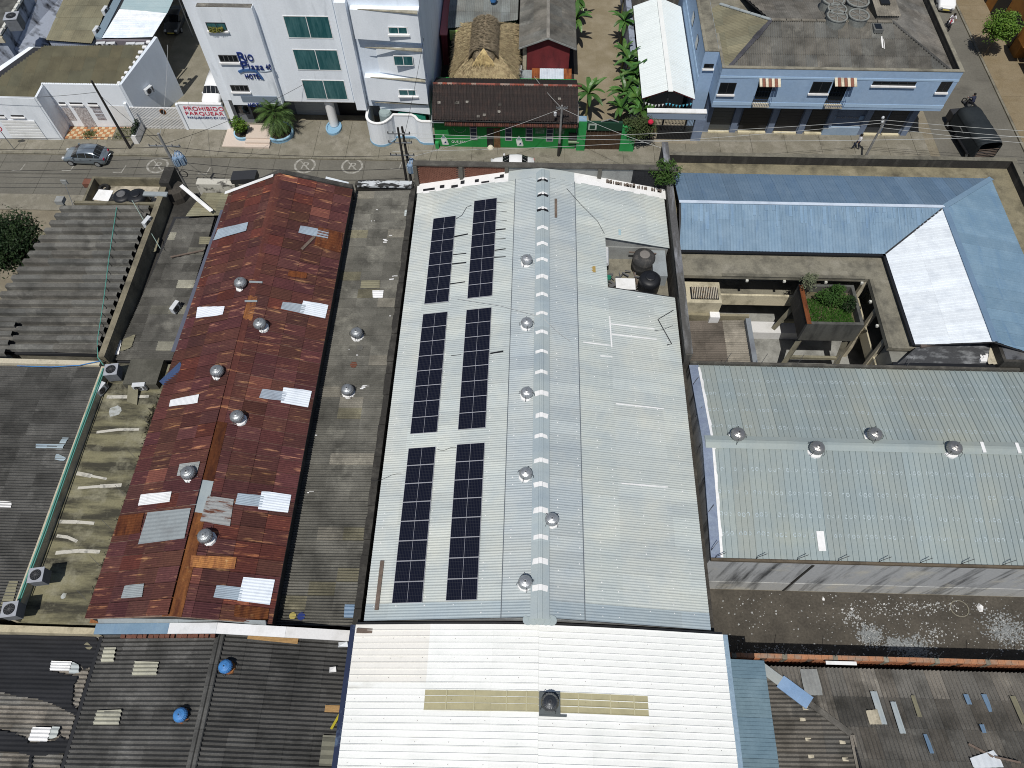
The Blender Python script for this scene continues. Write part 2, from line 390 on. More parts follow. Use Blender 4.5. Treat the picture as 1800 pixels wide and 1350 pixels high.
def make_ac(label, kind='side', group='air conditioner units outside'):
    t = thing('air_conditioner_unit', label, 'air conditioner', (0, 0, 0), group)
    if kind == 'side':      # fan on the +x... front is -y
        MB().box(-.42, .42, -.16, .16, .08, .64).build('casing', ac_w, t, bevel=.015)
        b = MB()
        for k in range(18):
            an = 2 * math.pi * k / 18; b.beam((-.1 + .06 * math.cos(an), -.172, .36 + .06 * math.sin(an)), (-.1 + .24 * math.cos(an), -.172, .36 + .24 * math.sin(an)), .008, .01, (0, 1, 0))
        b.build('fan_grille', grey_p, t)
        MB().slab([(-.1 + .25 * math.cos(2 * math.pi * k / 20), -.164, .36 + .25 * math.sin(2 * math.pi * k / 20)) for k in range(20)], (0, .004, 0)).build('fan', black_p, t)
        MB().box(.24, .40, -.166, -.16, .14, .58).build('service_panel', grey_p, t)
    else:
        MB().box(-.42, .42, -.42, .42, .1, .92).build('casing', mat('appliance_grey', (.16, .17, .19), (.12, .13, .14), .4, .7, 3, var=.08), t, bevel=.015)
        MB().box(-.45, .45, -.45, .45, .92, .97).build('top_panel', mat('appliance_pale', (.36, .38, .42), (.3, .31, .34), .4, .7, 3, var=.06), t, bevel=.01)
        MB().lathe((0, 0, .972), [(.0, .0), (.30, .0), (.33, .012), (.33, -.01)], 24).build('fan_opening', black_p, t)
        b = MB()
        for k in range(6):
            an = math.pi * k / 6; b.beam((.31 * math.cos(an), .31 * math.sin(an), .992), (-.31 * math.cos(an), -.31 * math.sin(an), .992), .012, .008)
        b.build('fan_guard', grey_p, t)
    for x in (-.34, .34): MB().box(x - .03, x + .03, -.16, .16, 0, .09).build('foot', darkmetal, t)
    return t
def put(src, loc, rz=0.0, label=None, first=False, sc=1.0):
    o = src if first else copy_tree(src)
    o.location = loc; o.rotation_euler = (0, 0, rz); o.scale = (sc, sc, sc)
    if label: o['label'] = label
    return o
class Proto:
    def __init__(s, t): s.t = t; s.used = False
    def put(s, loc, rz=0.0, label=None, sc=1.0):
        f = not s.used; s.used = True
        return put(s.t, loc, rz, label, f, sc)
def make_tank(name, label, loc, r, h, m, lid=None, stand=False, group=None):
    t = thing(name, label, 'water tank', loc, group)
    MB().lathe((loc[0], loc[1], loc[2]), [(r * .94, 0), (r, .05), (r, h * .3), (r * 1.015, h * .32), (r, h * .36), (r, h * .62), (r * 1.015, h * .65), (r, h * .69), (r * .98, h * .86), (r * .8, h * .96), (r * .4, h), (0, h)], 28).build('tank_body', m, t, smooth=True)
    MB().lathe((loc[0], loc[1], loc[2] + h), [(r * .46, -.04), (r * .46, .05), (r * .36, .09), (0, .10)], 20).build('tank_lid', lid or m, t)
    b = MB()
    for k in range(4):
        an = k * math.pi / 2 + .4; b.beam((loc[0] + r * .5 * math.cos(an), loc[1] + r * .5 * math.sin(an), loc[2] + h * .985), (loc[0] + r * .95 * math.cos(an), loc[1] + r * .95 * math.sin(an), loc[2] + h * .87), .06, .05)
    b.build('tank_rib', m, t)
    return t
def leaf_cloud(b, c, rad, n, size, rg, squash=1.0, clump=14, gap=.0):
    c = V(c); cl = []
    for _ in range(clump):
        d = V((rg.gauss(0, 1), rg.gauss(0, 1), rg.gauss(0, 1))).normalized() * (rg.random() ** .4)
        cl.append((V((d.x * rad[0], d.y * rad[1], d.z * rad[2])) * .74, rg.uniform(.26, .46)))
    for _ in range(n):
        cc, rr = rg.choice(cl)
        d = V((rg.gauss(0, 1), rg.gauss(0, 1), rg.gauss(0, 1))).normalized() * (rg.random() ** .5) * rr
        p = c + cc + V((d.x * rad[0], d.y * rad[1], d.z * rad[2]))
        nrm = (V((rg.gauss(0, .6), rg.gauss(0, .6), 1)) + d * .5).normalized()
        a = nrm.orthogonal().normalized(); a = Matrix.Rotation(rg.uniform(0, 6.28), 3, nrm) @ a; e = nrm.cross(a)
        s = size * rg.uniform(.6, 1.3); w = s * .5
        b.add([p - a * s, p - e * w * .9 + nrm * .02, p + a * s - nrm * s * .25, p + e * w * .9 + nrm * .02], [(0, 1, 2, 3)])
    return cl
def make_tree(name, label, cat, loc, h, rad, m, n, size, seed, trunk_r=.14, group=None, zc=None):
    rg = random.Random(seed); t = thing(name, label, cat, loc, group); loc = V(loc); zc = zc or h - rad[2]
    b = MB(); lean = V((rg.uniform(-.2, .2), rg.uniform(-.2, .2), 0))
    top = loc + V((0, 0, zc)) + lean
    b.tube([loc, loc + V((0, 0, zc * .5)) + lean * .6, top], trunk_r, 8, trunk_r * .5)
    for k in range(7):
        an = k * .9 + rg.random(); st = loc + (top - loc) * rg.uniform(.55, .95)
        e = top + V((math.cos(an) * rad[0] * .75, math.sin(an) * rad[1] * .75, rg.uniform(-.1, .6) * rad[2])); b.tube([st, (st + e) / 2 + V((0, 0, .15)), e], trunk_r * .4, 5, .015)
    b.build('trunk', bark, t)
    b = MB(); leaf_cloud(b, loc + V((0, 0, zc)) + lean, rad, n, size, rg, clump=max(22, int(n / 70)))
    b.build('crown', m, t)
    return t
def frond_strip(b, base, dirv, L, W, droop, rg, segs=7, fold=.35):
    base = V(base); d = V(dirv).normalized(); side = d.cross(V((0, 0, 1))).normalized(); p = base.copy(); rows = []
    for k in range(segs + 1):
        s = k / segs; wd = W * math.sin(math.pi * min(.97, .08 + s * .92)) ** .6 * (.5 if k == 0 else 1)
        upv = side.cross(d).normalized()
        if upv.z < 0: upv = -upv
        rows.append((p + side * wd + upv * wd * fold, p.copy(), p - side * wd + upv * wd * fold))
        p = p + d * (L / segs); d = (d + V((0, 0, -droop / segs))).normalized()
    n0 = len(b.v)
    vs = [q for r in rows for q in r]; fs = []
    for k in range(segs):
        a = k * 3
        fs += [(a, a + 1, a + 4, a + 3), (a + 1, a + 2, a + 5, a + 4)]
    b.add(vs, fs)
def make_banana(label, loc, h, seed, nl=9, L=1.7, group='banana plants beside the earth alley', m=None):
    rg = random.Random(seed); t = thing('banana_plant', label, 'banana plant', loc, group); loc = V(loc)
    MB().tube([loc, loc + V((.03, .02, h * .5)), loc + V((.05, 0, h))], .11, 8, .07).build('stem', mat('banana_stem', (.16, .17, .06), (.1, .07, .03), .4, .7, 4, var=.2), t)
    for k in range(nl):
        an = k * 2.4 + rg.uniform(-.3, .3); el = rg.uniform(.25, 1.1) if k else 1.35
        b = MB(); frond_strip(b, loc + V((.05, 0, h - .08)), (math.cos(an) * math.cos(el), math.sin(an) * math.cos(el), math.sin(el)), L * rg.uniform(.75, 1.15), rg.uniform(.19, .27), rg.uniform(.9, 1.7), rg)
        g = rg.uniform(.75, 1.35); b.build('leaf', m or leaf_b, t, color=(g * rg.uniform(.9, 1.2), g, g))
    return t
def make_text(name, body, m, parent, origin, xdir, updir, height, depth=.03, shear=0.0, name_mesh=None, width=None):
    cu = bpy.data.curves.new('lettering', 'FONT'); cu.body = body; cu.size = 1.0; cu.extrude = .5; cu.shear = shear; cu.space_character = 1.1
    tmp = bpy.data.objects.new('lettering', cu); COL.objects.link(tmp)
    dg = bpy.context.evaluated_depsgraph_get(); me = bpy.data.meshes.new_from_object(tmp.evaluated_get(dg))
    bpy.data.objects.remove(tmp); bpy.data.curves.remove(cu)
    xs = [v.co.x for v in me.vertices]; ys = [v.co.y for v in me.vertices]; x0, x1, y0, y1 = min(xs), max(xs), min(ys), max(ys)
    sy = height / (y1 - y0); sx = sy if width is None else width / (x1 - x0)
    xd = V(xdir).normalized(); ud = V(updir).normalized(); nd = xd.cross(ud); o = V(origin) - ORG[parent.name]
    for v in me.vertices:
        c = v.co.copy(); v.co = o + xd * ((c.x - x0) * sx) + ud * ((c.y - y0) * sy) + nd * ((c.z + .5) * depth)
    me.name = name; me.materials.clear(); me.materials.append(m)
    ob = bpy.data.objects.new(name, me); COL.objects.link(ob); ob.parent = parent; ORG[ob.name] = ORG[parent.name]
    return ob
def window_y(parent, x0, x1, z0, z1, y, glass=win_dark, frame=white_p, nx=2, nz=1, fr=.05, sill=None, inset=.0, name='window'):
    """window in a wall whose outer face is at y and looks towards -y; frame stands 3 cm proud"""
    b = MB()
    b.box(x0, x1, y - .03, y + .02, z1 - fr, z1); b.box(x0, x1, y - .03, y + .02, z0, z0 + fr)
    for k in range(nx + 1):
        x = x0 + (x1 - x0 - fr) * k / nx; b.box(x, x + fr, y - .028, y + .02, z0 + fr, z1 - fr)
    for k in range(1, nz):
        z = z0 + (z1 - z0) * k / nz; b.box(x0 + fr, x1 - fr, y - .026, y + .02, z - fr / 2, z + fr / 2)
    wn = b.build(name, frame, parent)
    for k in range(nx):
        xa = x0 + (x1 - x0 - fr) * k / nx + fr; xb = x0 + (x1 - x0 - fr) * (k + 1) / nx
        MB().box(xa, xb, y - .012, y + .01, z0 + fr, z1 - fr).build('pane', glass, wn)
    if sill: MB().box(x0 - .08, x1 + .08, y - .17, y + .01, z0 - .14, z0 - .005).build('sill', sill, wn)
    return wn
def wire(a, b, sag, label, m=None, r=.016, cat='cable', group='overhead cables along the street', seg=14):
    a = V(a); b = V(b); pts = []
    for k in range(seg + 1):
        s = k / seg; pts.append(a + (b - a) * s - V((0, 0, sag * 4 * s * (1 - s))))
    o = MB().tube(pts, r, 5).build('overhead_cable', m or wire_m, None)
    return tag(o, label, cat, group)
# ============================================================ SETTING
def sheet(name, x0, x1, y0, y1, z, m, nx=1, ny=1):
    b = MB(); b.quad((x0, y0, z), (x1, y0, z), (x1, y1, z), (x0, y1, z)); return struct(b.build(name, m))
sheet('ground', -400, 400, -300, 500, 0, earth)
street = sheet('street', -200, 46.5, 46.9, 52.0, .004, asphalt)
side_street = sheet('side_street', 38.6, 46.5, -60, 200, .008, asphalt)
sheet('parking_driveway', -37.4, -27.9, 55.9, 95, .004, mat('driveway_concrete', (.20, .185, .14), (.27, .25, .2), .4, .7, .6, bump=.2, dirt2=(.2, .15, .06), lo2=.62, hi2=.8, scale2=.7))
b = MB(); rg = random.Random(3)
x = -60.0
while x < 37.5:          # far pavement in poured bays, kerb on the street side
    wv = rg.uniform(2.2, 3.4); x2 = min(x + wv, 37.6)
    b.box(x + .012, x2 - .012, 52.22, 57.2, 0, .12 + rg.uniform(0, .008)); x = x2
far_pave = struct(b.build('pavement', pavement_m))
b = MB(); x = -60.0
while x < 37.6:
    b.box(x + .01, min(x + 1.0, 37.6) - .01, 52.02, 52.2, 0, .13); x += 1.0
struct(b.build('kerb', concrete))
b = MB(); y = -60.0
while y < 120: b.box(46.52, 46.74, y + .01, y + .99, 0, .14); y += 1.0
struct(b.build('kerb', concrete))
b = MB(); y = -60.0
while y < 120:
    b.box(46.76, 51.5, y + .01, y + 2.49, 0, .13 + rg.uniform(0, .008)); y += 2.5
struct(b.build('pavement', mat('tan_pavement', (.21, .165, .10), (.26, .215, .145), .4, .7, .5, bump=.2, dirt2=(.15, .12, .075), lo2=.58, hi2=.8, scale2=.6)))
struct(MB().box(-60, -38.3, 45.0, 46.85, 0, .12).build('pavement', pavement_m))
lot = sheet('dirt_lot', 11.2, 70, 8.4, 13.05, .006, lot_m)
b = MB(); x = -120.0
while x < 46: b.quad((x, 46.95, .0085), (x + .05, 46.95, .0085), (x + .05, 51.95, .0085), (x, 51.95, .0085)); x += 4.2
b.quad((-120, 49.45, .0088), (46.4, 49.45, .0088), (46.4, 49.5, .0088), (-120, 49.5, .0088)); b.build('slab_joint', mat('joint_grey', (.085, .08, .066), var=.2), street, world=False)
# rubble in the lot
b = MB(); rg = random.Random(11)
def pebble(b, x, y, s, z=0.0):
    p = [V((x + s * rg.uniform(.6, 1.2) * math.cos(a), y + s * rg.uniform(.6, 1.2) * math.sin(a), z)) for a in (0.2, 1.5, 2.9, 4.2, 5.3)]
    tp = [V((x + (q.x - x) * .55, y + (q.y - y) * .55, z + s * rg.uniform(.4, .9))) for q in p]
    b.add(p + tp, [(5, 6, 7, 8, 9)] + [(i, (i + 1) % 5, 5 + (i + 1) % 5, 5 + i) for i in range(5)])
spots = [(16.2, 9.2, 2.0, .5), (18.8, 9.1, 2.2, .4), (22.3, 10.3, .9, .8), (24.8, 9.6, 1.5, .9), (21.5, 11.4, .7, .6), (31, 11.0, 1.6, 1.3), (26.5, 10.5, 1.0, .7), (23.5, 12.0, 3, .6), (27, 12.3, 2.6, .4)]
for k in range(1500):
    if k < 420: x, y = rg.uniform(13, 36), rg.uniform(8.6, 12.9)
    else:
        c = spots[k % len(spots)]; x, y = rg.gauss(c[0], c[2] * .5), rg.gauss(c[1], c[3] * .5)
    if not (12.8 < x < 40 and 8.6 < y < 12.95): continue
    pebble(b, x, y, rg.choice([.02, .025, .03, .035, .05, .05, .075]), .006)
stuff(tag(b.build('rubble', mat('pale_rubble', (.36, .37, .37), (.55, .55, .53), .4, .7, 1.5, var=.35, fine=3)), 'pale rubble and litter scattered over the bare dark lot', 'rubble'))
b = MB()
for c, n, q in [((22.4, 10.4), 90, .75), ((25.0, 9.6), 130, 1.0), ((23.8, 9.9), 60, .6), ((31.2, 10.9), 140, 1.3), ((34, 9.8), 120, 1.5)]:
    for _ in range(n * 5):
        pebble(b, rg.gauss(c[0], q * .5), min(12.6, max(8.9, rg.gauss(c[1], q * .38))), rg.uniform(.03, .085), .002)
stuff(tag(b.build('gravel', mat('grey_gravel', (.22, .235, .24), (.33, .34, .34), .4, .7, 3, var=.3)), 'grey gravel spread in heaps over the dark lot', 'gravel'))
for (x, y, s) in [(29.9, 12.3, .28), (19.9, 12.6, .12), (21.6, 12.0, .1)]:
    bb = MB(); pebble(bb, x, y, s, .006); tag(bb.build('rock', white_p), {.28: 'largest pale rock by the stained wall on the right', .12: 'small white rock at the foot of the stained wall', .1: 'smallest white stone in the open lot'}[s], 'rock')
b = MB(); cc = at(1686, 1070, 0)
for k in range(14):
    a = 2 * math.pi * k / 14; a2 = 2 * math.pi * (k + 1) / 14
    b.beam((cc.x + .58 * math.cos(a), cc.y + .52 * math.sin(a), .03), (cc.x + .58 * math.cos(a2), cc.y + .52 * math.sin(a2), .03), .06, .06)
rgm = tag(b.build('stone_ring', concrete), 'low ring of concrete set in the dark lot near the wall', 'stone ring')
# road markings
def ringmark(cx, cy, r, parent):
    b = MB(); z = .012
    for k in range(28):
        a, c = 2 * math.pi * k / 28, 2 * math.pi * (k + 1) / 28
        b.quad((cx + r * math.cos(a), cy + r * math.sin(a), z), (cx + (r + .19) * math.cos(a), cy + (r + .19) * math.sin(a), z), (cx + (r + .19) * math.cos(c), cy + (r + .19) * math.sin(c), z), (cx + r * math.cos(c), cy + r * math.sin(c), z))
    b.build('no_parking_ring', roadpaint, parent, world=False)
    ORG[parent.name] = V((0, 0, 0))
    make_text('no_parking_letter', 'R', roadpaint, parent, (cx - .34, cy - .42, z + .001), (1, .0, 0), (.25, 1, 0), .85, .004, width=.72)
    b = MB(); b.beam((cx - r * .6, cy + r * .72, z + .006), (cx + r * .62, cy - r * .7, z + .006), .1, .002); b.build('no_parking_bar', roadpaint, parent, world=False)
for (px, py) in [(277, 291), (536, 291), (619, 292)]:
    c = at(px, py); ringmark(c.x, c.y, .82, street)
b = MB()
for px, py in [(30, 300), (118, 300), (208, 303), (357, 306), (696, 297), (785, 300)]:
    c = at(px, py); b.quad((c.x - .5, c.y - .05, .012), (c.x + .35, c.y - .05, .012), (c.x + .35, c.y + .05, .012), (c.x - .5, c.y + .05, .012))
    b.quad((c.x + .25, c.y + .06, .012), (c.x + .35, c.y + .06, .012), (c.x + .5, c.y + .9, .012), (c.x + .4, c.y + .9, .012))
b.build('parking_bay_mark', roadpaint, street, world=False)
b = MB()    # wet gutter stain
stain = mat('gutter_grime', (.03, .028, .024), (.09, .085, .07), .5, .7, 2.0, var=.3)
pts = [at(378, 274), at(430, 273), at(500, 274.5), at(548, 276.5), at(500, 279), at(430, 278), at(400, 276.5)]
b.add([(p.x, min(p.y, 52.0), .0125) for p in pts], [tuple(range(6, -1, -1))]); o = b.build('gutter_stain', stain, street, world=False)
# ============================================================ CENTRE: pale zinc warehouse
SX0, SX1, SY0, SY1, SXR, SZE, SZR = -8.32, 10.56, 8.9, 41.3, 1.1, 7.0, 9.0
sw = bldg('zinc_warehouse', 'long warehouse under a pale zinc gable roof carrying the solar panels', (1.1, 25, 0), 'warehouse')
b = MB(); ro = .10
body_gable_y(b, SX0 + .1, SX1 - .1, SY0 + .05, 31.5, SZE - ro, SXR, SZR - ro)
body_gable_y(b, SX0 + .1, 5.65, 31.5, 36.1, SZE - ro, SXR, SZR - ro, 0, SZR - ro - 4.55 * .2114)
body_gable_y(b, SX0 + .1, SX1 - .1, 36.1, SY1, SZE - ro, SXR, SZR - ro)
b.build('wall', plaster_g, sw)
b = MB()
zL = lambda x: SZE + (SZR - SZE) * (x - SX0) / (SXR - SX0); zRt = lambda x: SZE + (SZR - SZE) * (SX1 - x) / (SX1 - SXR)
def deck(b, xa, xb, ya, yb, zf): b.hexa([(xa, ya, zf(xa) - .09), (xb, ya, zf(xb) - .09), (xb, yb, zf(xb) - .09), (xa, yb, zf(xa) - .09)], [(xa, ya, zf(xa) - .03), (xb, ya, zf(xb) - .03), (xb, yb, zf(xb) - .03), (xa, yb, zf(xa) - .03)])
deck(b, SX0, SXR, SY0, SY1, zL); deck(b, SXR, 5.72, SY0, SY1, zRt); deck(b, 5.72, SX1, SY0, 31.54, zRt); deck(b, 5.72, SX1, 36.07, SY1, zRt)
sroof = b.build('roof', darkmetal, sw)
PSL = Plane((SX0, SY0, SZE), (SXR, SY0, SZR), (SXR, SY1, SZR)); PSR = Plane((SX1, SY0, SZE), (SXR, SY0, SZR), (SXR, SY1, SZR))
def scol(cols):
    def f(i, j, c):
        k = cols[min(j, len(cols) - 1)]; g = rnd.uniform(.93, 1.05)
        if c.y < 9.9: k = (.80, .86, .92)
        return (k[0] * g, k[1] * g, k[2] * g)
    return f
cosl = math.hypot(1, .2123)
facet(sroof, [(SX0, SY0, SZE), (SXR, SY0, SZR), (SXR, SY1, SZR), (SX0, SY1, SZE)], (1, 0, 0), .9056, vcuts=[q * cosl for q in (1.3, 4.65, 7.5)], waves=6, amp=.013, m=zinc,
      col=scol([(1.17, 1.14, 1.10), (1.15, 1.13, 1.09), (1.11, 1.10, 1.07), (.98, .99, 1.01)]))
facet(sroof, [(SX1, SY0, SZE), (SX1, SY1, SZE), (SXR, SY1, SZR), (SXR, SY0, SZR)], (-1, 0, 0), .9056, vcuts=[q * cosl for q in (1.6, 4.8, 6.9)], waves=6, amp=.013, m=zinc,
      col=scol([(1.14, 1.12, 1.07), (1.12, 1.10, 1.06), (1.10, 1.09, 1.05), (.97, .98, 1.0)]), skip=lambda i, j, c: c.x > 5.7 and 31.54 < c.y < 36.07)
for x in (-.82, 3.62):
    z = (zL if x < SXR else zRt)(x); MB().box(x - .025, x + .025, SY0, SY1, z + .03, z + .062).build('lap_edge', mat('lap_grey', (.12, .14, .16), var=.2), sroof)
# ridge capping: two wings with a rolled middle, in lengths
k = 0; y = SY0 - .1
while y < SY1:
    y2 = min(y + 2.05, SY1 + .2); bb = MB()
    pr = [(-.5, -.055), (-.13, .045), (-.11, .09), (-.02, .10), (0, .085), (.02, .10), (.11, .09), (.13, .045), (.5, -.055)]
    vs = [(SXR + .12 + q[0], yy, SZR + .06 + q[1] + .004 * (k % 2)) for yy in (y, y2 + .03) for q in pr]
    bb.add(vs, [(i, i + 1, i + 10, i + 9) for i in range(8)])
    g = rnd.uniform(.92, 1.06); bb.build('ridge_cap', zinc, sroof, color=(.88 * g, .93 * g, .97 * g)); y = y2; k += 1
for n_, py in enumerate([371, 319, 345, 402, 430, 458, 488, 519, 552, 585, 619, 655, 692, 731, 767, 810, 852, 897, 944, 986, 1033]):
    c = PSL.hit(944, py); m_ = black_p if n_ < 3 else white_p
    bb = MB(); y = c.y
    pr = [(-.42, -.03), (-.13, .065), (-.1, .112), (.1, .112), (.13, .065), (.42, -.03)]
    hw = .11 if n_ < 3 else rnd.uniform(.11, .17)
    bb.add([(SXR + .12 + q[0] * rnd.uniform(.85, 1.05), yy + (abs(q[0]) * -.15), SZR + .075 + q[1]) for yy in (y - hw, y + hw) for q in pr], [(i, i + 1, i + 7, i + 6) for i in range(5)])
    bb.build('sealant_patch', m_, sroof)
    if n_ < 3:
        bb = MB(); bb.add([(SXR + .12 + q[0] * .8, yy, SZR + .082 + q[1]) for yy in (y - .03, y + hw + .12) for q in pr], [(i, i + 1, i + 7, i + 6) for i in range(5)]); bb.build('sealant_patch', white_p, sroof)
bb = MB()
for dx in (-.62, -.32, 0, .32, .62): bb.lathe((SXR + .12 + dx, SY0 - .12, SZR - .02 - abs(dx) * .12), [(.0, .012), (.27, .01), (.28, -.03)], 12)
bb.build('ridge_end_flashing', zinc, sroof, color=(.82, .88, .9))
b = MB()      # screw washers
for pl, xs in ((PSL, (-7.9, -6.6, -5.0, -3.4, -1.9, -.4)), (PSR, (2.2, 3.4, 4.6, 5.5, 7.2, 8.6, 9.7))):
    for x in xs:
        y = SY0 + .3
        while y < SY1 - .2:
            if rnd.random() < .55 and not (x > 5.6 and 31.3 < y < 36.3):
                z = pl.z(x, y) + .062; q = rnd.uniform(.018, .032); xx = x + rnd.uniform(-.03, .03)
                b.quad((xx - q, y - q, z), (xx + q, y - q, z), (xx + q, y + q, z), (xx - q, y + q, z))
            y += .45
stuff(b.build('screw_washers', white_p, sroof))
# black tar strips and white sealant lines on the roof
for a, c, w_ in [((869, 405), (889, 403), .10), ((868, 441), (889, 438), .09), ((870, 421), (889, 420), .04), ((867, 453), (889, 452), .08), ((797, 417), (823, 412), .12), ((793, 449), (820, 446), .09), ((792, 465), (820, 462), .10), ((790, 500), (818, 496), .09), ((862, 622), (885, 618), .12), ((793, 626), (811, 624), .04), ((871, 357), (891, 356), .03), ((871, 374), (891, 372), .03), ((870, 390), (891, 388), .03)]:
    strip(sroof, PSL, [a, c], w_, black_p, 'tar_strip')
for px, w_ in [([(1071, 556), (1075, 611)], .1), ([(1073, 570), (1150, 579)], .1), ([(1075, 588), (1154, 597)], .11), ([(1025, 602), (1073, 608)], .09), ([(1055, 626), (1076, 628)], .09), ([(1082, 710), (1166, 719)], .09), ([(1092, 850), (1174, 857)], .09), ([(1120, 522), (1133, 523)], .05)]:
    strip(sroof, PSR, px, w_, white_p)
bb = MB(); c = PSR.hit(1043, 474); bb.box(c.x - .15, c.x + .15, c.y - .27, c.y + .27, c.z + .04, c.z + .055); bb.build('roof_patch', mat('ochre_card', (.36, .25, .08), var=.1), sroof)
bb = MB(); c = PSR.hit(1089, 409); bb.box(c.x - .1, c.x + .1, c.y - .27, c.y + .27, c.z + .035, c.z + .055); bb.build('roof_patch', zinc, sroof, color=(.75, .95, 1.05))
# parapet facing the street, inner brick face between concrete posts
zp = 9.2; yp = 41.75
fw = thing('parapet_wall', 'street parapet of brick and plaster behind the zinc roof', 'parapet', (1.2, 42.1, 0))
MB().box(-8.4, 11.2, yp + .12, yp + .34, 0, zp - .12).build('wall', plaster_g, fw)
MB().box(-8.55, 11.3, yp - .06, yp + .42, zp - .12, zp).build('coping', mat('dark_concrete', (.075, .07, .062), (.12, .115, .1), .4, .7, 1.5), fw)
for x in (-8.4, -4.95, -1.5, 5.5, 11.1): MB().box(x - .14, x + .14, yp - .12, yp + .12, 5.5, zp - .12).build('post', mat('post_concrete', (.12, .115, .10), var=.15), fw)
rg = random.Random(5); bb = MB(); cnt = 0
z = 6.6
row = 0
while z < zp - .22:      # bricks laid one by one
    x = -8.25 + (row % 2) * .13
    while x < -1.66:
        if not any(abs(x + .12 - q) < .27 for q in (-4.95,)) and zL(x) - .25 < z:
            bb.box(x, x + .235, yp + .05 + rg.uniform(-.008, .008), yp + .14, z, z + .085)
        x += .255
    z += .102; row += 1
stuff(bb.build('brickwork', brick_m, fw))
MB().box(-8.25, -1.64, yp + .10, yp + .125, 6.5, zp - .13).build('mortar_bed', mortar, fw)
MB().box(-1.36, 5.36, yp + .06, yp + .13, 7.6, zp - .13).build('plaster_panel', plaster_g, fw, color=(.9, .9, .9))
MB().box(5.64, 10.95, yp + .06, yp + .13, 6.4, zp - .13).build('plaster_panel', plaster_g, fw)
MB().box(8.0, 10.95, yp + .03, yp + .06, 6.6, zp - .25).build('tar_coat', tarp, fw)
# flashing along the roof's street edge
for xa, xb, zf, mm in ((-8.4, -1.35, zL, white_p), (3.6, 10.7, zRt, white_p), (-1.35, 3.6, None, zinc)):
    bb = MB(); n = 14
    for i in range(n):
        xq, xr_ = xa + (xb - xa) * i / n, xa + (xb - xa) * (i + 1) / n
        zq = lambda x: min(zL(x), zRt(x))
        wv = rg.uniform(.32, .5)
        bb.add([(xq, SY1 - wv, zq(xq) + .05), (xr_, SY1 - wv, zq(xr_) + .05), (xr_, yp + .05, zq(xr_) + .14), (xq, yp + .05, zq(xq) + .14)], [(0, 1, 2, 3)])
    bb.build('roof_flashing', mm, sroof)
for (x, w_, y, h_) in [(-7.9, .9, 41.25, .16), (-6.6, .35, 41.35, .25), (-5.7, .5, 41.2, .2), (-5.0, .3, 41.5, .3), (-3.9, .3, 41.45, .24), (-3.4, .6, 41.2, .1), (-2.4, .7, 41.45, .08), (-2.0, .3, 41.6, .2)]:
    bb = MB(); bb.hexa([(x, y - .15 - h_ / 2, zL(x) + .1), (x + w_, y - .15 - h_ / 2, zL(x + w_) + .1), (x + w_, y - .15 + h_ / 2, zL(x + w_) + .14), (x, y - .15 + h_ / 2, zL(x) + .14)], [(x, y - .15 - h_ / 2, zL(x) + .12), (x + w_, y - .15 - h_ / 2, zL(x + w_) + .12), (x + w_, y - .15 + h_ / 2, zL(x + w_) + .16), (x, y - .15 + h_ / 2, zL(x) + .16)]); bb.build('tar_patch', tarp, sroof)
bb = MB(); rg = random.Random(8)
for k in range(46):
    x = rg.uniform(5.9, 10.3); bb.box(x, x + rg.uniform(.05, .16), 41.35, 41.55, zRt(x) + .1, zRt(x) + rg.uniform(.18, .34))
stuff(bb.build('mortar_rubble', mortar, sroof))
# roof well with water tanks on the right slope
MB().box(5.72, 10.5, 31.54, 36.07, 0, 5.6).build('well_floor', concrete, sw)
MB().box(5.66, 5.74, 31.54, 36.07, 5.6, 7.95).build('well_wall', plaster_g, sw)
MB().box(5.74, 10.5, 31.5, 31.58, 5.6, 6.9).build('well_wall', plaster_g, sw)
MB().box(5.74, 10.5, 36.03, 36.11, 5.6, 6.9).build('well_wall', plaster_g, sw)
# ============================================================ white roofed hall in front
gh = bldg('white_roofed_hall', 'hall with a gently arched white sheet roof and a beige skylight band', (1.2, 2, 0), 'hall')
GX0, GX1, GXR, GY0, GY1, GZE, GZR = -8.75, 11.2, 1.2, -6.0, 8.72, 6.9, 8.1
b = MB(); body_gable_y(b, GX0 + .1, GX1 - .1, GY0, GY1 - .1, GZE - .12, GXR, GZR - .12); b.build('wall', plaster_g, gh)
nG = 6
def gz(x):
    t = (x - GXR) / ((GX1 - GXR) if x > GXR else (GXR - GX0)); return GZR - (GZR - GZE) * (abs(t) ** 1.45)
gx = [GX0, -4.6, -1.2, GXR, 3.9, 6.8, GX1]
b = MB()
for xa, xb in zip(gx, gx[1:]): deck(b, xa, xb, GY0, GY1, gz)
groof = b.build('roof', white_r, gh)
for xa, xb in zip(gx, gx[1:]):
    pl = [(xa, GY0, gz(xa)), (xb, GY0, gz(xb)), (xb, GY1, gz(xb)), (xa, GY1, gz(xa))]
    upv = (1, 0, 0) if xb <= GXR else (-1, 0, 0)
    facet(groof, pl, upv, 1.0, waves=3, amp=.045, prof='pan', m=white_r, tilt=.01, col=lambda i, j, c: (lambda g: ((.93 * g, .9 * g, .87 * g) if (c.x < -4.7 and c.y > 5.4) else (g, g, g)))(rnd.uniform(.97, 1.02)))
sky_m = mat('beige_translucent_sheet', (.42, .385, .235), (.36, .33, .2), .4, .7, 2, var=.05, rough=.5)
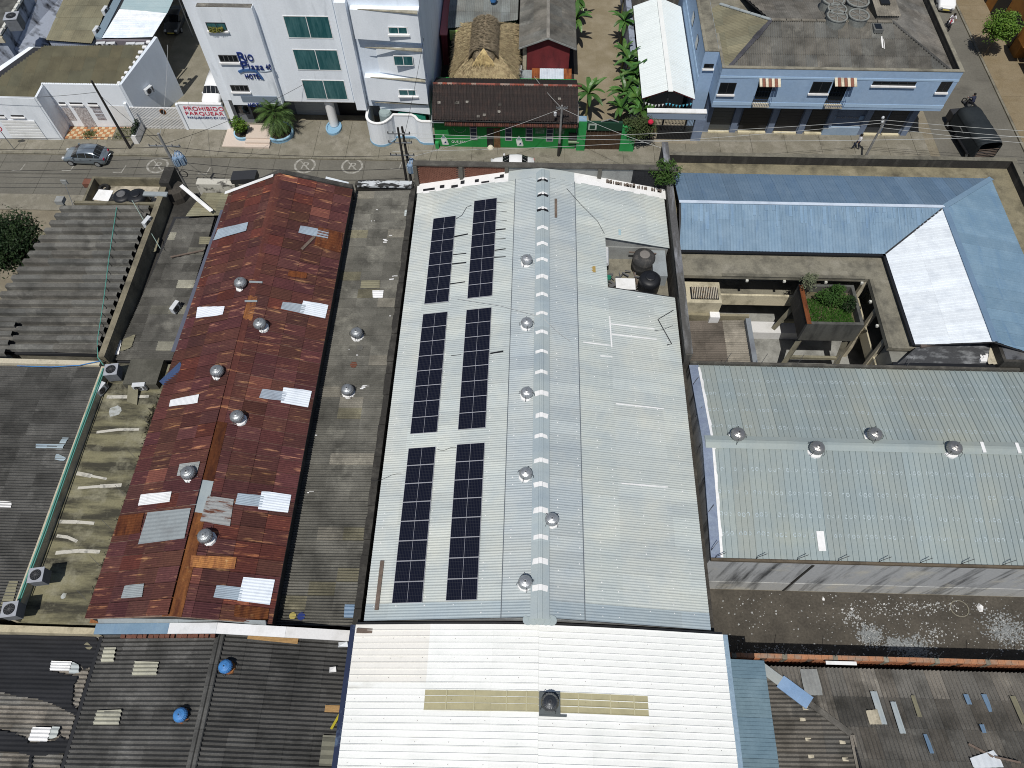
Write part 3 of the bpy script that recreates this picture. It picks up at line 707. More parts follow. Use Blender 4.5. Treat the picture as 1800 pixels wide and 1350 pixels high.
for xa, xb in ((-4.6, -1.2), (-1.2, GXR), (GXR, 3.9), (3.9, 6.8)):
    ya, yb = at(950, 1253, 7.8).y, at(950, 1217, 7.8).y
    facet(groof, [(xa, ya, gz(xa)), (xb, ya, gz(xb)), (xb, yb, gz(xb)), (xa, yb, gz(xa))], (1, 0, 0), 99, waves=3, amp=.03, prof='pan', m=sky_m, lift=.055, tilt=0, gap=0, name='skylight_sheet')
    for q in (.33, .75):
        x = xa + (xb - xa) * q; MB().box(x - .03, x + .03, ya + .02, yb - .02, gz(x) + .088, gz(x) + .094).build('skylight_batten', mat('pale_batten', (.47, .44, .29), var=0), groof)
b = MB(); rg = random.Random(21)
for x in [-8.3, -6.6, -4.9, -3.2, -1.5, .2, 1.9, 3.6, 5.3, 7.0, 8.7, 10.4]:
    y = -1.0
    while y < 8.6:
        q = .013; xx = x + rg.uniform(-.04, .04); yy = y + rg.uniform(-.05, .05); z = gz(xx) + .068; b.quad((xx - q, yy - q, z), (xx + q, yy - q, z), (xx + q, yy + q, z), (xx - q, yy + q, z)); y += 1.0
stuff(b.build('roof_screws', oldwood, groof))
b = MB(); b.box(GX0 - .3, GX0 - .02, GY0, GY1, GZE - .22, GZE - .02); b.build('gutter', mat('navy_gutter', (.02, .03, .07), (.12, .17, .25), .55, .7, 1.0, var=.1), gh)
b = MB(); b.box(GX1 + .02, GX1 + .28, GY0, GY1, GZE - .22, GZE - .02); b.build('gutter', mat('blue_gutter', (.22, .31, .4), (.3, .4, .48), .4, .7, 1), gh)
b = MB()
for xa, xb in zip(gx, gx[1:]): b.hexa([(xa, GY1 + .0, gz(xa) - .4), (xb, GY1, gz(xb) - .4), (xb, GY1 + .14, gz(xb) - .4), (xa, GY1 + .14, gz(xa) - .4)], [(xa, GY1, gz(xa) - .05), (xb, GY1, gz(xb) - .05), (xb, GY1 + .14, gz(xb) - .05), (xa, GY1 + .14, gz(xa) - .05)])
b.build('black_edge_strip', black_p, gh)  # plain black strip along the far edge of the white roof
tag(MB().box(-8.65, -7.15, 8.25, 8.5, 7.02, 7.09).build('timber_board', oldwood), 'brown board lying on the white roof corner', 'board')
c = PSL.hit(680, 1030); tag(MB().hexa([(-7.78, 9.45, 7.2), (-7.56, 9.45, 7.22), (-7.56, 12.2, 7.22), (-7.78, 12.2, 7.2)], [(-7.78, 9.45, 7.26), (-7.56, 9.45, 7.28), (-7.56, 12.2, 7.28), (-7.78, 12.2, 7.26)]).build('timber_board', oldwood), 'long brown board beside the left front solar panels', 'board')
c = PSR.hit(977, 367); tag(MB().box(c.x - .09, c.x + .09, c.y - .9, c.y + .9, c.z + .05, c.z + .11).build('timber_board', oldwood), 'short dark board right of the ridge near the street end', 'board')
# ============================================================ lean-to right of the white hall
lh = bldg('blue_lean_to', 'narrow blue grey lean-to roof beside the white hall', (12.8, 2, 0), 'shed')
hull_walls([(11.75, -6, 5.05), (13.85, -6, 4.8), (13.85, 7.75, 4.8), (11.75, 7.75, 5.05)]).build('wall', plaster_g, lh)
lroof = hull_walls([(11.7, -6, 5.13), (13.9, -6, 4.88), (13.9, 7.8, 4.88), (11.7, 7.8, 5.13)], 4.78).build('roof', darkmetal, lh)
facet(lroof, [(13.9, -6, 4.88), (13.9, 7.8, 4.88), (11.7, 7.8, 5.13), (11.7, -6, 5.13)], (-1, 0, 0), .98, waves=5, amp=.02, prof='rib', m=mat('blue_grey_sheet', (.13, .20, .245), (.17, .25, .3), .4, .7, .8, var=.1, rough=.5), col=greys(.9, 1.1, 0), lift=.02)
# ============================================================ brown fibre cement hip roof bottom right
hr = bldg('hip_roof_shed', 'shed with patched brown fibre cement hip roof', (24, 2, 0), 'shed')
HX0, HY1, HZ = 14.4, 7.95, 2.3; RX, RY, RZ = 18.7, 4.3, 3.2
hull_walls([(14.5, -6, 2.1), (44, -6, 2.1), (44, 7.8, 2.1), (14.5, 7.8, 2.1)]).build('wall', plaster_g, hr)
PHL = Plane((HX0, HY1, HZ), (RX, RY, RZ), (RX, -5, RZ)); PHT = Plane((HX0, HY1, HZ), (RX, RY, RZ), (44, HY1, HZ))
tz = PHT.z(44, -5)
b = MB(); b.add([(HX0, HY1, HZ), (RX, RY, RZ), (RX, -5, RZ), (HX0, -5, PHL.z(HX0, -5)), (44, HY1, HZ), (44, -5, PHT.z(44, -5)), (RX, -5, PHT.z(RX, -5))] , [(0, 3, 2, 1), (0, 1, 6, 5, 4)])
for v in b.v: v.z -= .03
hroof = b.build('roof', darkmetal, hr)
facet(hroof, [(HX0, HY1, HZ), (RX, RY, RZ), (RX, -5, RZ), (HX0, -5, PHL.z(HX0, -5))], (1, 0, 0), .9, 1.55, waves=4, amp=.058, m=fibre2, col=greys(.7, 1.0, .06, 1.5), lift=.04)
facet(hroof, [(HX0, HY1, HZ), (44, HY1, HZ), (44, -5, tz), (RX, -5, PHT.z(RX, -5)), (RX, RY, RZ)], (0, -1, 0), .95, 1.75, waves=4, amp=.085, m=fibre2, col=lambda i, j, c: greys(.8, 1.12, .05, 1.4)(i, j, c) if c.y < 6.2 else greys(1.1, 1.45, .05, 1.3)(i, j, c), lift=.04)
for px, mm in [([(1526, 1217), (1540, 1217), (1560, 1275), (1546, 1275)], zinc), ([(1562, 1235), (1574, 1235), (1592, 1291), (1580, 1291)], zinc), ([(1598, 1224), (1607, 1224), (1620, 1262), (1611, 1262)], fibre3), ([(1519, 1251), (1543, 1248), (1552, 1275), (1526, 1275)], cream), ([(1691, 1222), (1701, 1222), (1707, 1240), (1697, 1240)], blue_r), ([(1722, 1222), (1733, 1222), (1743, 1253), (1735, 1253)], blue_r), ([(1718, 1275), (1727, 1275), (1733, 1290), (1725, 1290)], blue_r), ([(1620, 1292), (1628, 1292), (1640, 1326), (1633, 1326)], blue_r), ([(1405, 1178), (1436, 1178), (1446, 1224), (1413, 1224)], plaster_g), ([(1772, 1225), (1784, 1225), (1800, 1262), (1795, 1280)], fibre3), ([(1700, 1335), (1745, 1320), (1765, 1350), (1710, 1352)], shiny)]:
    patch(hroof, PHT, px, mm, (0, -1, 0), .15, 2 if px[1][0] - px[0][0] < 20 else 5, .02, name='roof_patch')
for k in range(9):
    a = V((HX0, HY1, HZ)).lerp(V((RX, RY, RZ)), .02 + k * .108); c = V((HX0, HY1, HZ)).lerp(V((RX, RY, RZ)), .02 + (k + 1) * .108)
    u_ = V((0, 0, .09)); MB().beam(a + u_, c + u_ + V((0, 0, .02)), .34 if k > 4 else .8 if k > 1 else .6, .07).build('hip_cap', fibre2 if k > 4 else blue_r if k > 1 else zinc, hroof, color=(1.5, 1.5, 1.6) if 1 < k < 5 else (.8, .8, .8))
MB().beam((RX, RY, RZ + .09), (RX + .15, -5, RZ + .09), .3, .07).build('hip_cap', fibre2, hroof, color=(1.3, 1.25, 1.2))
for px in [(1610 - 200, 1265), (1420, 1300), (1425, 1330), (1480, 1305), (1485, 1335), (1415, 1245)]:
    c = PHL.hit(*px); MB().box(c.x - .16, c.x + .16, c.y - .09, c.y + .09, c.z + .03, c.z + .085).build('roof_patch', cream, hroof)
a, c = PHT.hit(1700, 1308), PHT.hit(1745, 1332)
tag(MB().beam(a + V((0, 0, .12)), c + V((0, 0, .12)), .12, .08).beam(PHT.hit(1745, 1331) + V((0, 0, .2)), PHT.hit(1790, 1341) + V((0, 0, .2)), .1, .08).build('loose_timbers', oldwood), 'loose dark timbers lying on the brown hip roof', 'timber')
c = at(1478, 1171, 2.4); tag(MB().box(c.x - .9, c.x + .9, 8.1, 8.3, 2.5, 2.56).build('white_plank', white_p), 'white plank along the brick wall by the brown roof', 'plank')
# brick boundary wall between lot and hip roof
bw = thing('brick_wall', 'low orange brick wall along the bare lot with spikes', 'wall', (28, 8.2, 0))
BWO = 0.22
MB().box(12.6, 45, 8.45, 8.65, 0, 2.18).build('wall_core', mortar, bw)
b = MB(); rg = random.Random(2)
for r_ in range(5):
    x = 12.6
    while x < 44:
        if int(x / 2.9) * 2.9 + .25 < x:
            b.box(x, x + .38, 8.385 + rg.uniform(-.008, .008), 8.45, .7 + r_ * .29, .7 + r_ * .29 + .265)
        x += .40
stuff(b.build('brickwork', mat('orange_brick', (.36, .14, .065), (.26, .12, .07), .4, .7, 2, var=.2), bw))
b = MB(); x = 12.6
while x < 45: b.box(x, x + .385, 8.41, 8.67, 2.18, 2.3 + rg.uniform(0, .01)); x += .4
stuff(b.build('coping_brick', mat('pale_orange_brick', (.40, .19, .10), (.27, .2, .15), .45, .65, 1.2, var=.2), bw))
for x in range(13, 44, 3):
    MB().box(x - .14, x + .14, 8.37, 8.66, 0, 2.33).build('post', concrete, bw)
    MB().beam((x, 8.6, 2.3), (x + .1, 8.9, 2.9), .03, .03).build('wire_bracket', darkmetal, bw)
# ============================================================ teal grey warehouse on the right
tw = bldg('teal_warehouse', 'warehouse with teal grey sheet roof and stained south wall', (26, 20, 0), 'warehouse')
TX0, TX1, TY0, TY1, TYR, TZE, TZR = 11.2, 44.0, 13.1, 26.2, 20.0, 6.5, 7.6
b = MB(); p = [(TY0, 0), (TY1, 0), (TY1, TZE - .12), (TYR, TZR - .12), (TY0, TZE - .12)]
b.add([(TX0, q[0], q[1]) for q in p] + [(TX1, q[0], q[1]) for q in p], [(4, 3, 2, 1, 0), (5, 6, 7, 8, 9)] + [(i, (i + 1) % 5, 5 + (i + 1) % 5, 5 + i) for i in range(5)])
b.build('wall', oldwall, tw, color=(1.6, 1.58, 1.55))
MB().box(TX0 - .02, TX1, TY0 - .14, TY0 + .12, TZE - .28, TZE - .06).build('parapet_beam', concrete, tw, color=(.6, .52, .48))
MB().box(TX0, TX1, TY0 - .03, TY0 - .004, 0, 1.7).build('plinth', oldwall, tw, color=(1.75, 1.7, 1.6))
c = onY(1407, 1012, TY0 - .01); MB().box(c.x - .07, c.x + .07, TY0 - .06, TY0 - .005, 0, 5.6).build('drain_stain_pipe', mould, tw)
b = MB()
b.hexa([(TX0, TY0, TZE - .09), (TX1, TY0, TZE - .09), (TX1, TYR, TZR - .09), (TX0, TYR, TZR - .09)], [(TX0, TY0, TZE - .03), (TX1, TY0, TZE - .03), (TX1, TYR, TZR - .03), (TX0, TYR, TZR - .03)])
b.hexa([(TX0, TYR, TZR - .09), (TX1, TYR, TZR - .09), (TX1, TY1, TZE - .09), (TX0, TY1, TZE - .09)], [(TX0, TYR, TZR - .03), (TX1, TYR, TZR - .03), (TX1, TY1, TZE - .03), (TX0, TY1, TZE - .03)])
troof = b.build('roof', darkmetal, tw)
PTS = Plane((TX0, TY0, TZE), (TX1, TY0, TZE), (TX1, TYR, TZR)); PTN = Plane((TX0, TY1, TZE), (TX1, TY1, TZE), (TX1, TYR, TZR))
facet(troof, [(TX0 + .55, TY0, TZE), (TX1, TY0, TZE), (TX1, TYR, TZR), (TX0 + .55, TYR, TZR)], (0, 1, 0), 1.05, waves=3, amp=.055, prof='pan', m=teal_r, tilt=.004, col=greys(.94, 1.07, 0))
facet(troof, [(TX0 + .55, TY1, TZE), (TX1, TY1, TZE), (TX1, TYR, TZR), (TX0 + .55, TYR, TZR)], (0, -1, 0), 1.05, waves=3, amp=.055, prof='pan', m=teal_r, tilt=.004, col=greys(.94, 1.07, 0))
for pl, ya, yb in ((PTS, TY0, TYR), (PTN, TYR, TY1)):
    MB().hexa([(TX0 - .05, ya, pl.z(0, ya) + .0), (TX0 + .58, ya, pl.z(0, ya)), (TX0 + .58, yb, pl.z(0, yb)), (TX0 - .05, yb, pl.z(0, yb))], [(TX0 - .05, ya, pl.z(0, ya) + .05), (TX0 + .58, ya, pl.z(0, ya) + .07), (TX0 + .58, yb, pl.z(0, yb) + .07), (TX0 - .05, yb, pl.z(0, yb) + .05)]).build('verge_flashing', mat('blue_grey_flashing', (.19, .23, .32), (.25, .3, .38), .4, .7, 1.5, var=.15), troof)
    b = MB(); rg = random.Random(4)
    y = ya
    while y < yb - .3: b.hexa([(TX0 + .5, y, pl.z(0, y) + .08), (TX0 + .5 + rg.uniform(.1, .22), y, pl.z(0, y) + .085), (TX0 + .5 + rg.uniform(.1, .22), y + .4, pl.z(0, y + .4) + .085), (TX0 + .5, y + .4, pl.z(0, y + .4) + .08)], [(TX0 + .5, y, pl.z(0, y) + .095), (TX0 + .65, y, pl.z(0, y) + .1), (TX0 + .65, y + .4, pl.z(0, y + .4) + .1), (TX0 + .5, y + .4, pl.z(0, y + .4) + .095)]); y += .4
    b.build('sealant_strip', white_p, troof)
k = 0; x = TX0 + .1
while x < TX1:
    bb = MB(); pr = [(-.42, -.045), (-.12, .05), (-.09, .075), (.09, .075), (.12, .05), (.42, -.045)]
    bb.add([(xx, TYR + q[0], TZR + .08 + q[1] + .003 * (k % 2)) for xx in (x, x + 2.5) for q in pr], [(i, i + 6, i + 7, i + 1) for i in range(5)])
    g = rnd.uniform(1.0, 1.15); bb.build('ridge_cap', teal_r, troof, color=(g, g, g)); x += 2.47; k += 1
b = MB(); rg = random.Random(31)        # rings of sealant round the screws
for pl, rows in ((PTS, [(1250, 824), (1250, 864), (1250, 903), (1250, 937)]), (PTN, [(1230, 668), (1235, 692), (1240, 720), (1245, 749)])):
    for px in rows:
        y0 = pl.hit(*px).y; x = TX0 + .75; k = 0
        while x < 38:
            if k % 4 != 3 and rg.random() < .93:
                q = rg.uniform(.085, .12); yy = y0 + rg.uniform(-.03, .03) + (.2 if rows[0][1] == 1 else 0)
                for a in range(6):
                    if rg.random() < .2: continue
                    a0, a1 = a * math.pi / 3, (a + 1) * math.pi / 3
                    P = [(x + r_ * math.cos(t), yy + 1.25 * r_ * math.sin(t)) for r_, t in ((q * .62, a0), (q, a0), (q, a1), (q * .62, a1))]
                    b.add([(p[0], p[1], pl.z(p[0], p[1]) + .046) for p in P], [(0, 1, 2, 3)])
            x += .262; k += 1
stuff(b.build('sealant_rings', mat('milky_sealant', (.43, .50, .53), (.36, .43, .47), .4, .7, .6, var=.1), troof))
patch(troof, PTS, [(1433, 934), (1449, 934), (1453, 969), (1436, 969)], white_p, (0, 1, 0), .09, 2, .01)
for px in [(1725, 784), (1786, 784)]:
    c = PTS.hit(*px); MB().box(c.x - .1, c.x + .1, TYR - .35, TYR + .35, TZR + .1, TZR + .165).build('sealant_patch', white_p, troof)
b = MB()
for k in range(11):
    x = TX0 + .2 + k * 2.35; b.beam((x, TY0, TZE - .1), (x + .02, TY0 - .02, TZE + .35), .03, .03); b.beam((x + .02, TY0 - .02, TZE + .35), (x + .5, TY0 + .12, TZE + .6), .03, .03)
b.build('wire_bracket', darkmetal, tw)
b = MB()
for k in range(6):
    y = TY0 + .4 + k * 2.2; b.beam((TX0, y, TZE), (TX0, y, TZE + .5), .03, .03); b.beam((TX0, y, TZE + .5), (TX0 + .3, y + .35, TZE + .75), .03, .03)
b.build('wire_bracket', darkmetal, tw)
# alley wall between the zinc warehouse and the right hand plots
aw = thing('boundary_wall', 'old blackened boundary wall right of the zinc warehouse', 'wall', (11, 27, 0))
MB().box(10.72, 11.12, 26.2, 46.2, 0, 7.75).build('wall', mould, aw, color=(1.8, 1.8, 1.75))
b = MB(); b.box(10.66, 11.16, 26.3, 33.0, 7.75, 7.82); b.build('coping', mat('blotched_top', (.085, .083, .078), (.24, .245, .25), .5, .7, .9, stretch=(2, .3, 1), var=.2), aw)
b = MB(); b.box(10.66, 11.16, 33.0, 46.2, 7.752, 7.84); b.build('coping', mat('blotched_top', (.085, .083, .078)), aw, color=(1.1, 1.12, 1.2))
MB().box(10.66, 11.0, 8.9, 26.18, 0, 6.1).build('wall', mould, aw, color=(1.3, 1.25, 1.2))
# ============================================================ LEFT: rusty warehouse
rw = bldg('rusty_warehouse', 'long warehouse with dark rusted sheet roof and bright patches', (-18.6, 25, 0), 'warehouse')
A0, A1 = V((-23.87, 8.72, 6.5)), V((-22.9, 40.8, 6.5)); B0, B1 = V((-18.36, 8.6, 8.25)), V((-18.75, 41.4, 8.25)); C0, C1 = V((-13.49, 8.7, 6.5)), V((-13.55, 41.7, 6.5))
dz = V((0, 0, .1))
b = MB(); b.add([(A0.x + .1, A0.y + .1, 0), (C0.x - .1, C0.y + .1, 0), C0 - dz * 1.2 + V((-.1, .1, 0)), B0 - dz * 1.2 + V((0, .1, 0)), A0 - dz * 1.2 + V((.1, .1, 0)),
                 (A1.x + .1, A1.y - .1, 0), (C1.x - .1, C1.y - .1, 0), C1 - dz * 1.2 + V((-.1, -.1, 0)), B1 - dz * 1.2 - V((0, .1, 0)), A1 - dz * 1.2 + V((.1, -.1, 0))],
                [(0, 1, 2, 3, 4), (9, 8, 7, 6, 5), (0, 5, 6, 1), (1, 6, 7, 2), (2, 7, 8, 3), (3, 8, 9, 4), (4, 9, 5, 0)])
b.build('wall', mould, rw, color=(1.2, 1.2, 1.2))
b = MB(); d1 = V((0, 0, .1)); d2 = V((0, 0, .03))
b.hexa([A0 - d1, B0 - d1, B1 - d1, A1 - d1], [A0 - d2, B0 - d2, B1 - d2, A1 - d2]); b.hexa([B0 - d1, C0 - d1, C1 - d1, B1 - d1], [B0 - d2, C0 - d2, C1 - d2, B1 - d2])
rroof = b.build('roof', mat('pale_rust', (.28, .2, .16), (.14, .08, .06), .4, .7, 2, var=.2), rw)
def newell(q):
    n = V((0, 0, 0))
    for i in range(4): n += (q[i] - q[0]).cross(q[(i + 1) % 4] - q[0])
    n.normalize(); p = Plane((0, 0, 0), (1, 0, 0), (0, 1, 0)); p.o = q[0]; p.n = n if n.z > 0 else -n; return p
PRL = newell([A0, B0, B1, A1]); PRR = newell([B0, C0, C1, B1])
def rcol(i, j, c):
    g = rnd.uniform(.72, 1.22); k = rnd.random()
    if k < .05: return (g * 1.9, g * 1.8, g * 1.6)
    if k < .13: return (g * 1.25, g * .95, g * .85)
    return (g, g * rnd.uniform(.86, 1.08), g * rnd.uniform(.85, 1.15))
facet(rroof, [A0, B0, B1, A1], (1, 0, 0), .89, 1.4, gap=.022, waves=7, amp=.012, m=rust, col=rcol, tilt=.03, jit=.014)
facet(rroof, [B0, C0, C1, B1], (-1, 0, 0), .89, 1.35, gap=.022, waves=7, amp=.012, m=rust, col=rcol, tilt=.03, jit=.014)
b1 = mat('dull_zinc_patch', (.30, .335, .35), (.24, .26, .27), .45, .7, 1.2, var=.08, rough=.6); half = mat('half_rusted_zinc', (.32, .33, .33), (.13, .05, .03), .52, .6, 1.6, stretch=(.5, 2.5, 1), var=.1)
for pl, up, px, m_, col in [
    (PRL, 1, [(385, 404), (438, 392), (434, 408), (409, 413), (376, 425)], b1, (1.1, 1.2, 1.35)),
    (PRL, 1, [(349, 541), (397, 540), (393, 555), (346, 561)], white_p, (.95, 1, 1.1)),
    (PRL, 1, [(302, 704), (352, 694), (349, 710), (299, 716)], white_p, (.9, .92, .95)),
    (PRL, 1, [(250, 870), (304, 865), (300, 884), (245, 890)], white_p, (.97, .98, 1)),
    (PRL, 1, [(262, 902), (338, 893), (326, 949), (245, 958)], b1, (.95, .95, .95)),
    (PRL, 1, [(222, 1030), (256, 1026), (252, 1051), (215, 1053)], b1, (1.0, 1.0, 1.0)),
    (PRL, 1, [(318, 817), (354, 812), (348, 834), (313, 838)], b1, (1.1, 1.05, 1.0)),
    (PRL, 1, [(212, 907), (256, 902), (248, 938), (203, 945)], rust2, (.45, .33, .3)),
    (PRR, -1, [(528, 398), (578, 407), (576, 421), (524, 411)], b1, (1.05, 1.15, 1.3)),
    (PRR, -1, [(497, 532), (538, 537), (533, 553), (493, 545)], b1, (1.1, 1.15, 1.25)),
    (PRR, -1, [(533, 530), (577, 537), (571, 562), (526, 552)], shiny, (1.1, 1.12, 1.15)),
    (PRR, -1, [(461, 685), (505, 690), (499, 706), (455, 701)], b1, (1.1, 1.15, 1.3)),
    (PRR, -1, [(498, 682), (548, 688), (541, 718), (493, 710)], shiny, (1.1, 1.12, 1.15)),
    (PRR, -1, [(418, 868), (464, 872), (460, 892), (413, 888)], b1, (1.15, 1.25, 1.4)),
    (PRR, -1, [(460, 864), (512, 870), (506, 902), (453, 897)], shiny, (1.12, 1.14, 1.18)),
    (PRR, -1, [(381, 1029), (427, 1033), (423, 1057), (375, 1051)], b1, (1.15, 1.25, 1.4)),
    (PRR, -1, [(428, 1014), (483, 1020), (474, 1064), (417, 1058)], shiny, (1.12, 1.14, 1.18)),
    (PRR, -1, [(366, 871), (411, 878), (404, 926), (351, 919)], half, (1, 1, 1)),
    (PRR, -1, [(336, 977), (416, 980), (412, 1001), (334, 998)], rust2, (1.5, 1.6, 1.6)),
    (PRR, -1, [(560, 400), (602, 411), (598, 447), (552, 432)], rust2, (.55, .42, .4)),
    (PRR, -1, [(508, 477), (540, 481), (538, 491), (505, 487)], rust2, (.6, .45, .4)),
    (PRR, -1, [(413, 1063), (473, 1070), (470, 1092), (411, 1084)], rust2, (.5, .4, .35)),
]:
    patch(rroof, pl, px, m_, (up, 0, 0), .115, 8, .010, name='roof_patch', color=col)
for px, w_, pl in [([(438, 497), (461, 498)], .16, PRR), ([(430, 531), (452, 531)], .16, PRR), ([(553, 417), (530, 440)], .2, PRR), ([(572, 315), (612, 325)], .34, PRR), ([(397, 341), (482, 310)], .3, PRL)]:
    strip(rroof, pl, px, w_, {.2: oldwood, .34: shiny, .3: white_p}.get(w_, b1), 'loose_sheet', .12, .02)
# ridge capping in lengths
n = 17
for k in range(n):
    a = B0.lerp(B1, k / n); c = B0.lerp(B1, (k + 1.03) / n); y = a.y
    kind = (rust2, (.75, .68, .62)) if k in (0, 1, 2) else (zinc, (.82, .86, .9)) if k == 3 else (rust2, (.34, .25, .22)) if k in (4, 5) else (rust2, (1.15, 1.15, 1.15)) if k == 10 else (rust, (1.25, 1.1, 1.0))
    bb = MB(); w_ = .52 if k < 6 or k == 10 else .34; h_ = .11 - w_ * .335 * .9
    zo = .09 + .003 * (k % 2)
    bb.add([(p.x + q * w_, p.y, p.z + zo - abs(q) * w_ * .335 - (0 if q else -.02)) for p in (a, c) for q in (-1, -.5, 0, .5, 1)], [(i, i + 1, i + 6, i + 5) for i in range(4)])
    bb.build('ridge_cap', kind[0], rroof, color=kind[1])
b = MB()  # street end parapet following the gable
for p, q in ((A1, B1), (B1, C1)):
    o = V((0, .05, 0)); t = V((0, .42, 0)); h0 = V((0, 0, -1.2)); h1 = V((0, 0, .16))
    b.hexa([p + o + h0, q + o + h0, q + t + h0, p + t + h0], [p + o + h1, q + o + h1, q + t + h1, p + t + h1])
b.build('gable_parapet', mat('black_parapet', (.045, .043, .04), (.1, .095, .085), .45, .7, 2, var=.2), rw)
MB().hexa([(-23.4, 42.6, 6.0), (-21.4, 42.6, 6.0), (-21.4, 43.6, 6.0), (-23.4, 43.6, 6.0)], [(-23.4, 42.6, 6.4), (-21.4, 42.6, 6.6), (-21.4, 43.6, 6.6), (-23.4, 43.6, 6.4)]).build('canopy', darkmetal, rw)
# flashing down the left eave
for (a, c, w_, m_, col, z) in [(A1 + V((-.02, -.6, -.08)), V((-23.35, 26.4, 6.42)), .34, cream, (1, 1, 1), 0), (A1 + V((-.42, -1.2, -.3)), V((-23.75, 26.6, 6.15)), .42, mat('slate_flashing', (.10, .11, .15), var=.1), (1, 1, 1), 0)]:
    MB().beam(a, c, w_, .05).build('eave_flashing', m_, rw, color=col)
# ============================================================ narrow fibre cement roof between the two long roofs
ng = bldg('narrow_grey_shed', 'narrow shed with mottled grey fibre cement roof between the rusty and zinc roofs', (-11.4, 25, 0), 'shed')
NX0, NX1, NY0, NY1 = -13.55, -8.95, 8.9, 42.6
hull_walls([(NX0 + .05, NY0 + .05, 4.75), (NX1 - .3, NY0 + .05, 5.25), (NX1 - .3, NY1 + .6, 5.25), (NX0 + .05, NY1 + .6, 4.75)]).build('wall', mould, ng)
b = MB(); b.hexa([(NX0, NY0, 5.2), (NX1, NY0, 5.45), (NX1, NY1, 5.45), (NX0, NY1, 5.2)], [(NX0, NY0, 5.33), (NX1, NY0, 5.57), (NX1, NY1, 5.57), (NX0, NY1, 5.33)])
nroof = b.build('roof', darkmetal, ng)
PNG = Plane((NX0, NY0, 5.355), (NX1, NY0, 5.6), (NX1, NY1, 5.6))
def ncol(i, j, c):
    g = rnd.uniform(1.0, 1.5); k = rnd.random()
    if c.y > 38: g *= 1.15
    if k < .09: return (g * 1.55, g * 1.5, g * 1.4)
    if k < .14: return (g * 1.25, g * 1.2, g * .95)
    return (g, g, g * .97)
facet(nroof, [(NX0 - .1, NY0, 5.35), (NX1, NY0, 5.6), (NX1, NY1, 5.6), (NX0 - .1, NY1, 5.35)], (1, 0, 0), .82, 1.5, waves=5, amp=.058, m=fibre, col=ncol, tilt=.018, jit=.01)
for px, m_ in [([(636, 494), (668, 494), (668, 509), (634, 508)], fibre3), ([(655, 512), (675, 511), (673, 526), (656, 525)], white_p), ([(712, 370), (719, 370), (718, 382), (711, 382)], zinc), ([(607, 1062), (625, 1062), (622, 1088), (605, 1088)], blue_r)]:
    patch(nroof, PNG, px, m_, (1, 0, 0), .115, 4, .02)
for k, (px, rr, m_) in enumerate([((633, 612), .24, fibre), ((622, 642), .24, mat('red_disc', (.14, .05, .03), var=.2)), ((515, 1083), .2, mat('yellow_scrap', (.4, .33, .1), var=.1)), ((530, 1084), .22, navy)]):
    c = PNG.hit(*px); MB().lathe((c.x, c.y, c.z + .07), [(0, .012), (rr, .012), (rr, -.03)], 14).build('vent_cover', m_, nroof)
b = MB(); rg = random.Random(6)
for k in range(26):
    c = PNG.hit(*rg.choice([(653, 354), (654, 363), (653, 388), (688, 416), (708, 435), (706, 440), (690, 559), (686, 563), (700, 522), (691, 488), (543, 770), (540, 873), (548, 768), (660, 368), (676, 428), (640, 684), (620, 620), (560, 768)])); c.x += rg.uniform(-.3, .3); c.y += rg.uniform(-.3, .3)
    b.box(c.x, c.x + rg.uniform(.05, .3), c.y, c.y + rg.uniform(.04, .1), c.z + .06, c.z + .09)
stuff(b.build('mortar_bits', white_p, nroof))
b = MB(); rg = random.Random(9); y = 9.0
while y < 42.5:
    y2 = y + rg.uniform(.5, 1.2); b.box(-9.2 + rg.uniform(-.06, .03), -8.8, y, y2, 5.3, 5.72 + rg.uniform(0, .08)); y = y2 + rg.uniform(0, .04)
b.build('party_wall', mould, ng)
b = MB()
for k in range(300):
    y = rg.uniform(9, 42); pebble(b, rg.uniform(-8.85, -8.45), y, rg.uniform(.03, .1), 5.1)
stuff(b.build('gutter_rubble', mortar, ng, color=(.7, .7, .7)))
MB().box(-8.8, -8.38, 9, 42, 0, 5.1).build('gutter_bed', mould, ng)
MB().box(-13.6, -9, 42.7, 43.2, 0, 6.0).build('street_parapet', mould, ng)
MB().hexa([(-13.4, 42.6, 5.9), (-9.1, 42.6, 5.9), (-9.1, 43.25, 5.9), (-13.4, 43.25, 5.9)], [(-13.4, 42.6, 6.03), (-9.1, 42.6, 6.05), (-9.1, 43.25, 6.06), (-13.4, 43.25, 6.04)]).build('coping', mat('flaking_whitewash', (.55, .58, .6), (.03, .03, .03), .48, .54, 2.2, stretch=(.5, 1.5, 1), var=.1), ng)
# ============================================================ wide trough-sheet roof, left
cr = bldg('trough_roof_house', 'house with wide trough shaped grey fibre cement roof by the street tree', (-33.5, 34, 0), 'house')
hull_walls([(-36.0, 26.9, 5.0), (-29.5, 26.9, 5.2), (-29.5, 40.4, 5.2), (-36.0, 40.4, 5.0)]).build('wall', concrete, cr)
croof = hull_walls([(-36.6, 26.8, 5.1), (-29.4, 26.8, 5.32), (-29.4, 40.5, 5.32), (-36.6, 40.5, 5.1)], 4.95).build('roof', darkmetal, cr)
pc = [(-38.6, 26.8, 5.36), (-29.3, 26.7, 5.62), (-29.4, 40.5, 5.62), (-36.4, 40.55, 5.42), (-37.0, 36, 5.4), (-38.1, 31, 5.37)]
PCR = Plane(pc[0], pc[1], pc[2])
facet(croof, [pc[0], pc[1], pc[2], pc[3], pc[5]], (1, 0, 0), .765, 3.2, waves=1, amp=.19, prof='canal', m=fibre, col=greys(1.0, 1.5, 0), tilt=.03, lift=.06)
